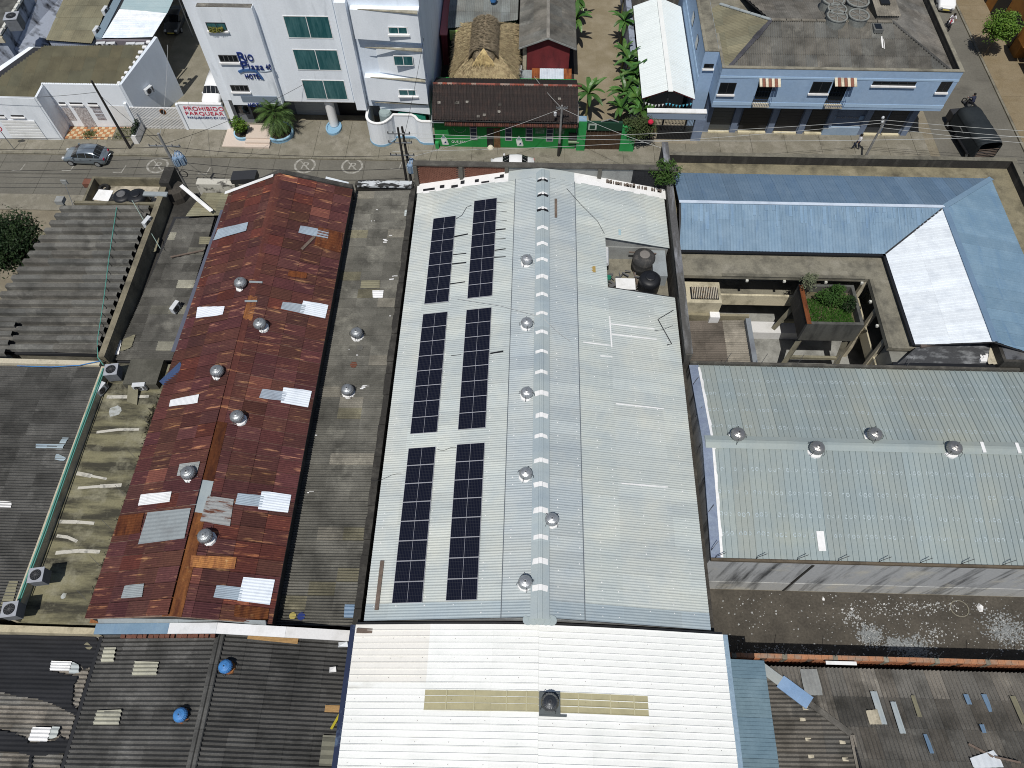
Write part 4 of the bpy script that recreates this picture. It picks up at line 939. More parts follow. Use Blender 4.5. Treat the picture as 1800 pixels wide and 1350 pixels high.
facet(croof, [(-45, 26.2, 5.3), (-35.5, 26.3, 5.5), (-35.7, 29.2, 5.5), (-45, 29.2, 5.3)], (1, 0, 0), .75, 3.2, waves=1, amp=.19, prof='canal', m=fibre, col=greys(.9, 1.3, 0), lift=.22)
MB().box(-28.98, -28.55, 26.2, 42.4, 0, 5.95).build('party_wall', concrete, cr, color=(1.0, .95, .85))
tf = V((-32.4, 42.2, 4.7))
MB().box(-34.9, -29.0, 40.7, 43.4, 0, 4.75).build('terrace_slab', cream, cr, color=(.9, .9, .95))
b = MB(); b.box(-34.9, -29.0, 43.4, 43.6, 4.0, 5.55); b.box(-35.1, -34.9, 40.9, 43.6, 4.0, 5.55); b.box(-29.4, -29.15, 42.2, 43.6, 4.75, 5.5); b.box(-35.6, -28.98, 40.55, 40.8, 4.75, 5.68)
b.build('terrace_parapet', concrete, cr, color=(.8, .78, .7))
MB().box(-35.9, -35.1, 43.0, 43.6, 4.9, 5.3).build('brick_ledge', brick_m, cr)
MB().box(-29.0, -28.2, 42.2, 44.0, 0, 6.35).build('burnt_pier', mould, cr)
# ============================================================ narrow roof beside it
nr = bldg('narrow_left_house', 'narrow house with grey corrugated roof left of the rusty warehouse', (-26.5, 34, 0), 'house')
hull_walls([(-28.5, 26.7, 4.5), (-24.3, 26.7, 4.5), (-24.3, 43.0, 4.5), (-28.5, 43.0, 4.5)]).build('wall', mould, nr)
nroof2 = hull_walls([(-28.4, 26.6, 4.6), (-24.5, 26.6, 4.75), (-24.5, 40.3, 4.75), (-28.0, 40.3, 4.6)], 4.5).build('roof', darkmetal, nr)
PN2 = Plane((-28.5, 26.6, 4.78), (-24.5, 26.6, 4.92), (-24.5, 40.2, 4.92))
def n2col(i, j, c):
    g = rnd.uniform(.7, 1.3); k = rnd.random()
    if k < .10: return (g * 1.5, g * 1.5, g * 1.4)
    if k < .13: return (g * 2.2, g * 2.2, g * 2.0)
    return (g, g, g)
facet(nroof2, [(-28.55, 26.6, 4.76), (-24.4, 26.6, 4.92), (-24.55, 40.0, 4.92), (-27.6, 39.9, 4.78), (-28.0, 34, 4.77)], (1, 0, 0), .8, 1.25, waves=5, amp=.055, m=fibre, col=n2col, tilt=.018, jit=.01)
facet(nroof2, [(-26.8, 39.9, 5.0), (-23.6, 39.9, 5.2), (-23.3, 42.4, 5.2), (-26.0, 42.5, 5.0)], (1, 0, 0), .8, 1.3, waves=5, amp=.026, m=fibre3, col=greys(.75, 1.1, 0), lift=.06)
for px, m_ in [([(352, 418), (396, 418), (390, 430), (350, 432)], fibre3), ([(195, 600), (215, 600), (210, 626), (185, 626)], white_p), ([(218, 598), (240, 588), (232, 612), (212, 620)], fibre3), ([(262, 418), (282, 418), (275, 444), (256, 446)], fibre3)]:
    patch(nroof2, PN2, px, m_, (1, 0, 0), .115, 4, .02)
c = at(318, 335, 5.4)
MB().lathe((c.x - .6, c.y + .2, 0), [(0.9, 0), (.95, 5.0), (.8, 5.5), (0, 5.8)], 9).build('broken_masonry', mould, nr, color=(1.6, 1.5, 1.4))
MB().box(-26.3, -23.2, 42.55, 43.2, 0, 5.95).build('street_parapet', mat('flaking_cream', (.52, .50, .44), (.1, .095, .085), .52, .62, 1.8, var=.1), nr)
a, c = at(318, 326, 6.3), at(372, 371, 5.6)
tag(MB().beam(a, c, .3, .05).beam(a + V((.1, 0, .03)), c + V((.1, 0, .03)), .05, .05).build('white_sheet_strip', white_p), 'long white metal strip lying across the narrow grey roof', 'metal strip')
a = at(358, 440, 5.05); c = at(300, 452, 5.05)
tag(MB().beam(a, c, .12, .08).build('timber_board', oldwood), 'dark board lying across the narrow left roof', 'board')
# ============================================================ lower left dark roof
dl = bldg('dark_roof_house', 'house with dark corrugated roof left of the stained concrete terrace', (-34, 18, 0), 'house')
hull_walls([(-50, 9, 4.9), (-28.8, 9, 4.9), (-28.8, 25.6, 4.9), (-50, 25.6, 4.9)]).build('wall', concrete, dl)
droof = hull_walls([(-50, 8.9, 5.0), (-28.75, 8.9, 5.3), (-28.75, 25.7, 5.3), (-50, 25.7, 5.0)], 4.9).build('roof', darkmetal, dl)
PDL = Plane((-50, 8.9, 5.05), (-28.7, 8.9, 5.4), (-28.7, 25.7, 5.4))
def dcol(i, j, c):
    g = rnd.uniform(.7, 1.12)
    if c.x > -32.2: g *= 1.15
    if rnd.random() < .06: g *= 1.7
    return (g, g, g * 1.0)
facet(droof, [(-46, 8.9, PDL.z(-46, 9)), (-28.72, 8.9, 5.4), (-28.72, 25.65, 5.4), (-46, 25.65, PDL.z(-46, 9))], (1, 0, 0), .86, 1.75, waves=5, amp=.057, m=darkfibre, col=dcol, tilt=.018, jit=.01)
for px, m_ in [([(64, 781), (112, 781), (112, 790), (64, 790)], zinc), ([(112, 768), (122, 770), (108, 793), (98, 792)], zinc), ([(100, 797), (118, 806), (112, 812), (97, 808)], zinc), ([(0, 880), (22, 883), (20, 895), (0, 892)], white_p), ([(18, 1020), (34, 1018), (22, 1068), (0, 1070)], fibre3)]:
    patch(droof, PDL, px, m_, (1, 0, 0), .075, 3, .015, color=(.8, .9, 1) if m_ is zinc else None)
b = MB(); b.hexa([(-50, 25.7, 4.9), (-28.9, 25.65, 4.9), (-28.9, 26.15, 4.9), (-50, 26.3, 4.9)], [(-50, 25.75, 5.6), (-28.9, 25.7, 5.62), (-28.9, 26.05, 5.62), (-50, 26.2, 5.6)])
b.build('parapet', cream, dl)
# ============================================================ stained concrete terrace
ct = bldg('concrete_terrace', 'flat stained concrete roof terrace between the dark roof and the rusty roof', (-26, 17, 0), 'terrace')
MB().box(-28.6, -23.2, 8.7, 26.3, 0, 5.0).build('slab', moss, ct)
MB().box(-28.68, -28.4, 8.75, 25.6, 0, 5.66).build('parapet', cream, ct)
b = MB()
for px in [(170, 760, 245, 755), (135, 832, 188, 842), (137, 858, 214, 853), (103, 917, 166, 920), (100, 942, 136, 952), (98, 972, 176, 970), (188, 698, 262, 697)]:
    a, c = at(px[0], px[1], 5.0), at(px[2], px[3], 5.0); m_ = (a + c) / 2 + V((0, rnd.uniform(-.08, .15), 0))
    b = MB(); b.beam(a + V((0, 0, .01)), m_ + V((0, 0, .01)), rnd.uniform(.16, .26), .03); b.beam(m_ + V((0, 0, .012)), c + V((0, 0, .012)), rnd.uniform(.14, .24), .03); b.build('mortar_seam', mat('pale_mortar', (.52, .5, .44), (.2, .2, .18), .5, .7, 2.5, var=.1), ct)
b = MB()
for px, rr in (((203, 722), .42), ((112, 1047), .17)):
    c = at(px[0], px[1], 5.0); b.slab([(c.x + rr * rnd.uniform(.7, 1.2) * math.cos(a * .7), c.y + rr * rnd.uniform(.8, 1.4) * math.sin(a * .7), 5.003) for a in range(9)], (0, 0, .012))
b.build('lime_splash', mat('lime_wash', (.42, .44, .43), (.24, .24, .2), .45, .65, 3, var=.1), ct)
b = MB()
for k in range(6):
    c = at(262 - k * 22, 745 + k * 62, 5.9); b.beam(c, c + V((-.6, .5, .25)), .02, .02)
b.build('wire_bracket', darkmetal, ct)
a0 = at(240, 640, 5.0)
MB().hexa([(-26.9, 24.3, 5.0), (-24.6, 24.3, 5.0), (-24.6, 26.3, 5.0), (-26.9, 26.3, 5.0)], [(-26.9, 24.3, 5.55), (-24.6, 24.3, 5.6), (-24.6, 26.3, 5.6), (-26.9, 26.3, 5.55)]).build('stair_hood', mat('dark_screed', (.07, .068, .055), (.12, .115, .095), .4, .7, 1, var=.2), ct)
MB().hexa([(-26.5, 23.2, 5.02), (-25.75, 23.0, 5.02), (-25.9, 24.5, 5.4), (-26.6, 24.5, 5.4)], [(-26.5, 23.2, 5.07), (-25.75, 23.0, 5.07), (-25.9, 24.5, 5.46), (-26.6, 24.5, 5.46)]).build('leaning_sheet', fibre3, ct)
tag(MB().hexa([(-23.9, 24.0, 6.5), (-23.4, 23.6, 6.6), (-22.3, 24.8, 7.0), (-22.7, 25.3, 6.9)], [(-23.9, 24.0, 6.56), (-23.4, 23.6, 6.66), (-22.3, 24.8, 7.06), (-22.7, 25.3, 6.96)]).build('blue_cloth', mat('denim_blue', (.045, .075, .16), var=.3)), 'crumpled dark blue cloth on the edge of the rusty roof', 'cloth')
MB().hexa([(-24.4, 8.8, 5.02), (-23.5, 8.8, 5.02), (-23.5, 9.7, 5.3), (-24.2, 9.7, 5.3)], [(-24.4, 8.8, 5.06), (-23.5, 8.8, 5.06), (-23.5, 9.7, 5.36), (-24.2, 9.7, 5.36)]).build('scrap_sheet', rust2, ct)
# green hose along the terrace parapet and over the trough roof
pts = [at(205, 365, 5.9), at(192, 450, 5.85), at(182, 530, 5.85), at(171, 600, 5.85), at(172, 628, 5.8), at(182, 642, 5.8)]
tag(MB().tube(pts, .035, 6).build('green_hose', green_pvc), 'green hose running down over the trough roof', 'hose')
pts = [V((-28.45, 25.4, 5.72)), V((-28.5, 20, 5.72)), V((-28.45, 14, 5.72)), V((-28.5, 9.2, 5.72))]
tag(MB().tube(pts, .06, 6).tube([p + V((.14, 0, .02)) for p in pts], .035, 6).build('green_pipe', green_pvc), 'pair of green pipes along the terrace parapet', 'pipe')
pts = [at(30, 643, 5.6), at(90, 645, 5.6), at(140, 642, 5.7), at(178, 634, 5.8)]
tag(MB().tube(pts, .03, 6).build('blue_hose', blue_pl), 'blue hose lying on top of the dark corrugated roof', 'hose')
# ============================================================ bottom left: black tarpaulin roof
bt = bldg('tarpaulin_roof_shed', 'shed with corrugated roof mostly covered in black tarpaulin', (-34, 2, 0), 'shed')
hull_walls([(-52, -6, 3.9), (-24.0, -6, 4.6), (-24.0, 8.0, 4.6), (-52, 8.0, 3.9)]).build('wall', mould, bt)
broof = hull_walls([(-52, -6, 4.0), (-23.85, -6, 4.7), (-23.85, 8.1, 4.7), (-52, 8.1, 4.0)], 3.9).build('roof', darkmetal, bt)
PBT = Plane((-52, -6, 4.06), (-23.75, -6, 4.76), (-23.75, 8.1, 4.76))
facet(broof, [(-40, -3, PBT.z(-40, 0)), (-23.75, -3, 4.76), (-23.75, 8.1, 4.76), (-40, 8.1, PBT.z(-40, 0))], (1, 0, 0), .93, 1.6, waves=4, amp=.065, m=fibre2, col=greys(1.15, 1.6, .06, 1.3), tilt=.02)
def tarp_sheet(parent, pl, px, seed, name='tarpaulin', lift=.165):
    """a cloth draped over the sheets: grid clipped to an outline drawn on the roof"""
    rg = random.Random(seed); pts = [pl.hit(*q) for q in px]; P = [(p.x, p.y) for p in pts]
    xs = [p[0] for p in P]; ys = [p[1] for p in P]; b = MB(); st = .07; nx = int((max(xs) - min(xs)) / st) + 1; ny = int((max(ys) - min(ys)) / st) + 1
    def inside(x, y):
        c = False
        for i in range(len(P)):
            (xa, ya), (xb, yb) = P[i], P[i - 1]
            if (ya > y) != (yb > y) and x < (xb - xa) * (y - ya) / (yb - ya) + xa: c = not c
        return c
    ids = {}
    def vid(i, j):
        if (i, j) not in ids:
            x = min(xs) + i * st; y = min(ys) + j * st
            ids[(i, j)] = len(b.v); b.v.append(V((x, y, pl.z(x, y) + lift + .028 * math.cos(2 * math.pi * (y + 3) * 4 / .94) + .03 * math.sin(x * 2.1 + y * 1.3))))
        return ids[(i, j)]
    for i in range(nx):
        for j in range(ny):
            if inside(min(xs) + (i + .5) * st, min(ys) + (j + .5) * st): b.f.append([vid(i, j), vid(i + 1, j), vid(i + 1, j + 1), vid(i, j + 1)]); b.m.append(0)
    return b.build(name, tarp, parent, smooth=True)
t1 = tarp_sheet(broof, PBT, [(-120, 1100), (40, 1103), (120, 1110), (165, 1117), (175, 1128), (170, 1150), (168, 1172), (150, 1178), (143, 1168), (130, 1162), (95, 1160), (92, 1180), (120, 1187), (140, 1190), (132, 1205), (130, 1225), (128, 1240), (140, 1250), (146, 1258), (143, 1263), (100, 1240), (70, 1230), (30, 1224), (0, 1216), (-200, 1190)], 1)
tarp_sheet(broof, PBT, [(-150, 1265), (0, 1283), (30, 1290), (52, 1302), (52, 1308), (88, 1305), (100, 1303), (108, 1294), (116, 1302), (128, 1300), (124, 1312), (124, 1324), (60, 1330), (57, 1352), (52, 1352), (54, 1328), (30, 1322), (0, 1322), (-150, 1320)], 2)
for px in ([(95, 1162), (131, 1164), (126, 1182), (92, 1180)], [(63, 1277), (95, 1279), (87, 1306), (54, 1303)]):
    patch(broof, PBT, px, white_p, (1, 0, 0), .27, 4, .035, name='skylight_sheet')
for px in ([(128, 1163), (143, 1170), (142, 1184), (124, 1187)], [(95, 1278), (110, 1276), (104, 1296), (88, 1302)]):
    patch(broof, PBT, px, zinc, (1, 0, 0), .235, 3, .035)
c = PBT.hit(157, 1137); tag(MB().beam(c + V((-.2, .14, .15)), c + V((.2, -.14, .15)), .24, .04).build('flat_tile', fibre3), 'loose pale tile lying on the black tarpaulin', 'tile')
MB().hexa([(-52, 8.1, 3.0), (-23.4, 8.1, 3.0), (-23.4, 8.5, 3.0), (-52, 8.7, 3.0)], [(-52, 8.15, 5.4), (-23.4, 8.1, 5.5), (-23.4, 8.45, 5.5), (-52, 8.65, 5.4)]).build('parapet', cream, bt, color=(.9, .88, .8))
# ============================================================ bottom left: gabled dark roof with blue ventilators
eg = bldg('gabled_dark_shed', 'shed with dark corrugated gable roof carrying two blue ventilators', (-16.3, 2, 0), 'shed')
EX0, EXR, EX1, EY0, EY1, EZ, EZR = -23.3, -16.17, -9.15, -4.0, 8.15, 5.1, 6.5
b = MB(); body_gable_y(b, EX0 + .15, EX1 - .1, EY0, EY1, EZ - .15, EXR, EZR - .15); b.build('wall', mould, eg)
zEL = lambda x: EZ + (EZR - EZ) * (x - EX0) / (EXR - EX0); zER = lambda x: EZ + (EZR - EZ) * (EX1 - x) / (EX1 - EXR)
b = MB(); deck(b, EX0, EXR, EY0, EY1, zEL); deck(b, EXR, EX1, EY0, EY1, zER); eroof = b.build('roof', darkmetal, eg)
PEL = Plane((EX0, EY0, EZ), (EXR, EY0, EZR), (EXR, EY1, EZR)); PER = Plane((EX1, EY0, EZ), (EXR, EY0, EZR), (EXR, EY1, EZR))
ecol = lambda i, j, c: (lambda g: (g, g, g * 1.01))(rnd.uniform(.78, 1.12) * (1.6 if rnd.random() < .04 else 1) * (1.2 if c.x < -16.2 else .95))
facet(eroof, [(EX0, EY0, EZ), (EXR, EY0, EZR), (EXR, EY1, EZR), (EX0, EY1, EZ)], (1, 0, 0), .93, 1.5, waves=4, amp=.068, m=darkfibre, col=ecol, tilt=.02, jit=.01)
facet(eroof, [(EX1, EY0, EZ), (EX1, EY1, EZ), (EXR, EY1, EZR), (EXR, EY0, EZR)], (-1, 0, 0), .93, 1.5, waves=4, amp=.068, m=darkfibre, col=ecol, tilt=.02, jit=.01)
for pl, up, px, m_ in [(PEL, 1, [(240, 1163), (282, 1163), (277, 1189), (234, 1190)], fibre3), (PEL, 1, [(174, 1248), (217, 1248), (211, 1277), (166, 1276)], fibre3), (PEL, 1, [(186, 1139), (207, 1137), (202, 1165), (179, 1167)], fibre3), (PER, -1, [(568, 1290), (600, 1290), (596, 1350), (560, 1350)], fibre3)]:
    patch(eroof, pl, px, m_, (up, 0, 0), .15, 4, .05, name='skylight_sheet', color=(1.9, 2.0, 2.4) if up == 1 else (.9, .95, 1.1))
y = EY0
while y < EY1 - .2:
    y2 = min(y + 1.05, EY1); bb = MB()
    bb.tube([(EXR - .13, y, EZR + .06), (EXR - .13, y2 + .02, EZR + .06)], .14, 8); bb.tube([(EXR + .13, y, EZR + .06), (EXR + .13, y2 + .02, EZR + .06)], .12, 8)
    g = rnd.uniform(.85, 1.3); bb.build('ridge_cap', darkfibre, eroof, color=(g, g, g)); y = y2
MB().hexa([(EX0 - .55, EY0, 4.6), (EX0 - .02, EY0, 4.6), (EX0 - .02, EY1, 4.6), (EX0 - .55, EY1, 4.6)], [(EX0 - .3, EY0, 5.0), (EX0 - .1, EY0, 5.0), (EX0 - .1, EY1, 5.0), (EX0 - .3, EY1, 5.0)]).build('gutter', black_p, eg)
# gabled parapet behind it
gp = thing('gable_parapet', 'whitewashed gable parapet between the rusty roof and the dark gabled roof', 'parapet', (-16.2, 8.4, 0))
b = MB(); zz = lambda x: 6.05 + (7.15 - 6.05) * (1 - abs(x + 16.2) / 7.0)
b.slab([(-23.3, 8.2, 0), (-9.0, 8.2, 0), (-9.0, 8.2, 6.05), (-16.2, 8.2, 7.15), (-23.3, 8.2, 6.05)], (0, .32, 0)); b.build('wall', mould, gp)
for xa, xb, m_, col in ((-23.4, -19.0, blue_r, (1.15, 1.15, 1.1)), (-19.0, -16.2, white_p, (.85, .87, .9)), (-16.2, -12.6, white_p, (.97, .97, .98)), (-12.6, -8.95, white_p, (.88, .87, .86))):
    MB().hexa([(xa, 8.0, zz(xa) - .02), (xb - .01, 8.0, zz(xb) - .02), (xb - .01, 8.56, zz(xb) - .02), (xa, 8.56, zz(xa) - .02)], [(xa, 8.0, zz(xa) + .06), (xb - .01, 8.0, zz(xb) + .06), (xb - .01, 8.56, zz(xb) + .1), (xa, 8.56, zz(xa) + .1)]).build('coping_sheet', m_, gp, color=col)
b = MB(); rg = random.Random(17); x = -21.8
while x < -16.4: b.box(x, x + rg.uniform(.2, .3), 7.82, 8.0, zz(x) - .25, zz(x) - .06 + rg.uniform(-.03, .02)); x += .33
b.build('brick_course', brick_m, gp, color=(.8, .8, .8))
b = MB(); xs = [-24.0, -22.2, -20.4, -18.7]; 
for xa, xb in ((-23.3, -18.5), (-18.5, -13.7)): b.hexa([(xa, 8.56, zz(xa) - .1), (xb, 8.56, zz(xb) - .1), (xb, 8.75, zz(xb) - .1), (xa, 8.75, zz(xa) - .1)], [(xa, 8.56, zz(xa) + .02), (xb, 8.56, zz(xb) + .05), (xb, 8.78, zz(xb) + .3), (xa, 8.78, zz(xa) + .3)])
b.build('wall_flashing', b1, gp)
a, c = PER.hit(437, 1119), PER.hit(525, 1128)
tag(MB().beam(a + V((0, 0, .12)), c + V((0, 0, .14)), .3, .06).build('timber_board', wood), 'long pale timber board by the gable parapet', 'board')
a, c = PER.hit(572, 1246), PER.hit(602, 1247)
tag(MB().beam(a + V((0, 0, .12)), c + V((0, 0, .14)), .34, .06).build('timber_board', wood), 'short pale board at the right edge of the dark gabled roof', 'board')
a, c = PER.hit(598, 1256), PER.hit(583, 1282)
tag(MB().beam(a + V((0, 0, .12)), c + V((0, 0, .12)), .13, .05).build('yellow_strip', mat('yellow_paint', (.42, .36, .03), var=.1)), 'yellow strip lying on the dark gabled roof', 'strip')
for px, sx, lab, m_ in (((604, 1134), .28, 'crumpled bright metal piece at the corner of the dark gabled roof', shiny), ((586, 1178), .2, 'small white scrap near the right edge of the dark gabled roof', white_p)):
    c = PER.hit(*px); tag(MB().hexa([(c.x - sx, c.y - .14, c.z + .08), (c.x + sx, c.y - .1, c.z + .05), (c.x + sx * .8, c.y + .16, c.z + .08), (c.x - sx, c.y + .12, c.z + .1)], [(c.x - sx * .7, c.y - .1, c.z + .24), (c.x + sx, c.y - .1, c.z + .12), (c.x + sx * .8, c.y + .16, c.z + .22), (c.x - sx, c.y + .12, c.z + .14)]).build('metal_scrap', m_), lab, 'scrap')
# ============================================================ RIGHT: courtyard building with blue roof
cb = bldg('courtyard_building', 'low building round a courtyard with blue and white sheet roof', (24, 36, 0), 'building')
b = MB(); b.box(11.3, 38.3, 33.9, 46.1, 0, 6.35); b.box(24.9, 38.3, 26.3, 33.88, 0, 6.352)
# keep galleries open: floors are built below as separate slabs
b = MB()
b.box(11.32, 38.2, 36.2, 45.55, 0, 6.36); b.box(27.1, 38.2, 28.75, 36.18, 0, 6.358); b.box(25.2, 38.2, 26.4, 28.7, 0, 5.8)
b.build('wall', plaster_g, cb, color=(.8, .78, .72))
b = MB(); b.box(11.14, 36.6, 33.95, 36.19, 6.1, 6.42); b.box(24.85, 27.08, 28.0, 33.94, 6.1, 6.418); b.build('eave_slab', concrete, cb)
b = MB(); b.box(14.3, 24.6, 33.9, 34.15, 6.425, 6.5); b.box(24.85, 25.1, 28.0, 33.9, 6.425, 6.5); b.build('slab_lip', concrete, cb, color=(.75, .75, .75))
MB().box(11.2, 38.3, 36.2, 45.5, 6.36, 6.56).build('roof_slab', concrete, cb, color=(1.05, 1.0, .85))
MB().box(27.0, 38.3, 28.75, 36.18, 6.36, 6.558).build('roof_slab', concrete, cb, color=(1.05, 1.0, .85))
b = MB(); b.box(11.14, 38.5, 45.3, 45.6, 6.3, 7.35); b.box(38.2, 38.5, 26.0, 45.29, 6.3, 7.35); b.build('parapet', mould, cb)
b = MB(); b.box(11.14, 38.56, 45.27, 45.64, 7.35, 7.39); b.box(38.16, 38.56, 26.0, 45.25, 7.35, 7.39); b.build('coping', concrete, cb, color=(.8, .8, .8))
Ok, Rk, Ik = V((36.4, 43.9, 6.8)), V((31.0, 39.6, 8.0)), V((26.35, 36.0, 6.8))
Ow, Rw, Iw = V((11.5, 43.9, 6.8)), V((11.4, 39.6, 8.0)), V((11.35, 36.0, 6.8))
Re, Ie, Oe = V((31.05, 27.6, 8.0)), V((26.5, 28.0, 6.8)), V((36.4, 26.6, 6.8))
b = MB()
for q in ([Ow, Ok, Rk, Rw], [Rw, Rk, Ik, Iw], [Rk, Re, Ie, Ik], [Rk, Ok, Oe, Re]):
    p = [v - V((0, 0, .06)) for v in q]; b.slab(p, (0, 0, -.08))
broof2 = b.build('roof', darkmetal, cb)
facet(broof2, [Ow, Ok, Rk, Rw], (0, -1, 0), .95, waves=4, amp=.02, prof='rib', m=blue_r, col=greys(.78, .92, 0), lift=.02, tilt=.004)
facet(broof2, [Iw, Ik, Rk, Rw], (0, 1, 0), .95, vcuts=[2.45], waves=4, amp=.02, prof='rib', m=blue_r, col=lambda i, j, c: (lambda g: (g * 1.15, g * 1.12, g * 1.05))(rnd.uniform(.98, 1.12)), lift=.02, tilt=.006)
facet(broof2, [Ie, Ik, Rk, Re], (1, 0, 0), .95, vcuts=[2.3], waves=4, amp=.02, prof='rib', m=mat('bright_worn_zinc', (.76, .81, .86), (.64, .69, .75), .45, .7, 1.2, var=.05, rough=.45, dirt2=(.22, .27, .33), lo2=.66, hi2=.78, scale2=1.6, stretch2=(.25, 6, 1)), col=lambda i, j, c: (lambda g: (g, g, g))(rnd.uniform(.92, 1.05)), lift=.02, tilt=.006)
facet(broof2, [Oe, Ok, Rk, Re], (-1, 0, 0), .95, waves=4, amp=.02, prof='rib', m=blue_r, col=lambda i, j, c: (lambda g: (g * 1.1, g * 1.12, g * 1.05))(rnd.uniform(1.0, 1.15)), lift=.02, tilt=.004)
MB().beam(Rw + V((0, 0, .06)), Rk + V((0, 0, .06)), .26, .04).build('ridge_cap', shiny, broof2, color=(.8, .86, .95))
for k in range(42):
    x = 11.8 + k * .43 + rnd.uniform(-.15, .15); L_ = rnd.choice([.4, .8, 1.3, 1.6]); s0 = 0 if rnd.random() < .7 or x > 24 else rnd.uniform(0, 1.6); q = Plane(Iw, Ik, Rk)
    MB().beam((x, 39.45 - s0, q.z(x, 39.45 - s0) + .05), (x, 39.45 - s0 - L_, q.z(x, 39.45 - s0 - L_) + .05), rnd.uniform(.06, .3), .012).build('paint_run', blue_r, broof2, color=(lambda g: (g, g, g * .97))(rnd.uniform(1.1, 1.32)))
MB().beam(Rk + V((0, -.1, .065)), Re + V((0, 0, .065)), .4, .05).build('ridge_cap', blue_r, broof2)
MB().beam(Rk + V((0, 0, .07)), Ok + V((0, 0, .06)), .4, .05).build('hip_cap', blue_r, broof2, color=(1.15, 1.15, 1.1))
MB().beam(Rk + V((0, 0, .03)), Ik + V((0, 0, .04)), .12, .05).build('valley', darkmetal, broof2)
MB().beam(Iw + V((0, -.1, -.03)), Ik + V((0, -.1, -.03)), .2, .1).build('gutter', black_p, cb)
MB().beam(Ik + V((-.1, 0, -.03)), Ie + V((-.1, 0, -.03)), .2, .1).build('gutter', black_p, cb)
# courtyard ground, galleries, balcony fronts
MB().box(11.2, 27.0, 26.4, 36.2, 0, .05).build('courtyard_floor', mat('courtyard_screed', (.30, .30, .28), (.12, .12, .11), .45, .7, .5, var=.15), cb)
MB().box(11.2, 25.0, 33.96, 34.12, 3.0, 4.15).build('balcony_front', cream, cb, color=(1.15, 1.15, 1.1))
MB().box(11.2, 25.0, 34.14, 36.2, 2.95, 3.2).build('balcony_floor', concrete, cb)
MB().box(24.98, 25.1, 26.5, 34.0, 3.0, 4.1).build('balcony_front', cream, cb, color=(.9, .9, .85))
MB().box(25.12, 27.1, 26.5, 34.12, 2.95, 3.2).build('balcony_floor', concrete, cb)
for x in (24.85,): MB().box(x - .14, x + .14, 33.97, 34.25, 0, 6.1).build('column', cream, cb)
for y in (31.5, 28.9): MB().box(24.9, 25.18, y - .14, y + .14, 0, 6.1).build('column', cream, cb)
for k, x in enumerate((13.0, 18.7, 22.6)): MB().box(x, x + 1.0, 36.17, 36.2, .1, 2.2).build('doorway', black_p, cb); MB().box(x, x + 1.0, 36.17, 36.2, 3.3, 5.4).build('doorway', black_p, cb)
for x in (16.2, 18.9, 21.9, 24.5): MB().box(x - .09, x + .09, 33.8, 33.95, 5.95, 6.1).build('lamp', white_p, cb, color=(.7, .7, .65))
for y in (32.2, 30.1): MB().box(24.66, 24.82, y - .09, y + .09, 5.95, 6.1).build('lamp', white_p, cb, color=(.7, .7, .65))
MB().box(11.3, 25.0, 32.9, 33.95, 0, .9).build('low_step', white_p, cb, color=(.8, .8, .8))
# louvred side block
MB().box(11.2, 14.25, 32.0, 33.9, 0, 5.75).build('side_block', cream, cb, color=(.95, .95, .9))
b = MB()
for k in range(15): x = 12.15 + k * .125; b.hexa([(x, 32.35, 5.78), (x + .05, 32.35, 5.78), (x + .05, 33.35, 5.78), (x, 33.35, 5.78)], [(x, 32.35, 5.88), (x + .05, 32.35, 5.88), (x + .05, 33.35, 5.95), (x, 33.35, 5.95)])
b.build('louvre', mat('rusty_cream_louvre', (.5, .45, .36), (.3, .2, .1), .5, .7, 3), cb)
MB().box(12.05, 14.05, 32.3, 33.4, 5.752, 5.775).build('louvre_pit', black_p, cb)
MB().box(11.2, 11.75, 32.6, 33.7, 5.752, 5.77).build('shaft_opening', black_p, cb)
MB().box(13.6, 14.3, 31.5, 32.0, 0, 4.7).build('white_stack', white_p, cb)
MB().box(11.2, 16.5, 31.75, 31.98, 0, 4.55).build('lintel_wall', concrete, cb, color=(1.2, 1.15, 1))
MB().box(16.25, 16.6, 26.4, 31.7, 0, 4.4).build('divider_wall', plaster_g, cb, color=(.7, .75, .85))
# courtyard lean-to
lt = bldg('courtyard_lean_to', 'small brown corrugated lean-to inside the courtyard', (14, 30, 0), 'shed')
hull_walls([(11.8, 27.9, 3.4), (16.0, 27.9, 3.6), (16.0, 31.6, 3.6), (11.8, 31.6, 3.4)]).build('wall', concrete, lt)
ltr = hull_walls([(11.75, 27.8, 3.75), (16.2, 27.8, 4.0), (16.2, 31.7, 4.0), (11.75, 31.7, 3.75)], 3.6).build('roof', darkmetal, lt)
facet(ltr, [(11.75, 27.8, 3.8), (16.2, 27.8, 4.05), (16.2, 31.7, 4.05), (11.75, 31.7, 3.8)], (1, 0, 0), .95, vcuts=[1.4, 2.9], waves=5, amp=.055, m=fibre2, col=lambda i, j, c: (lambda g: (g * 1.7, g * 1.65, g * 1.55) if c.x > 14.7 else (g * .85, g * .78, g * .74))(rnd.uniform(.85, 1.15)), lift=.04)
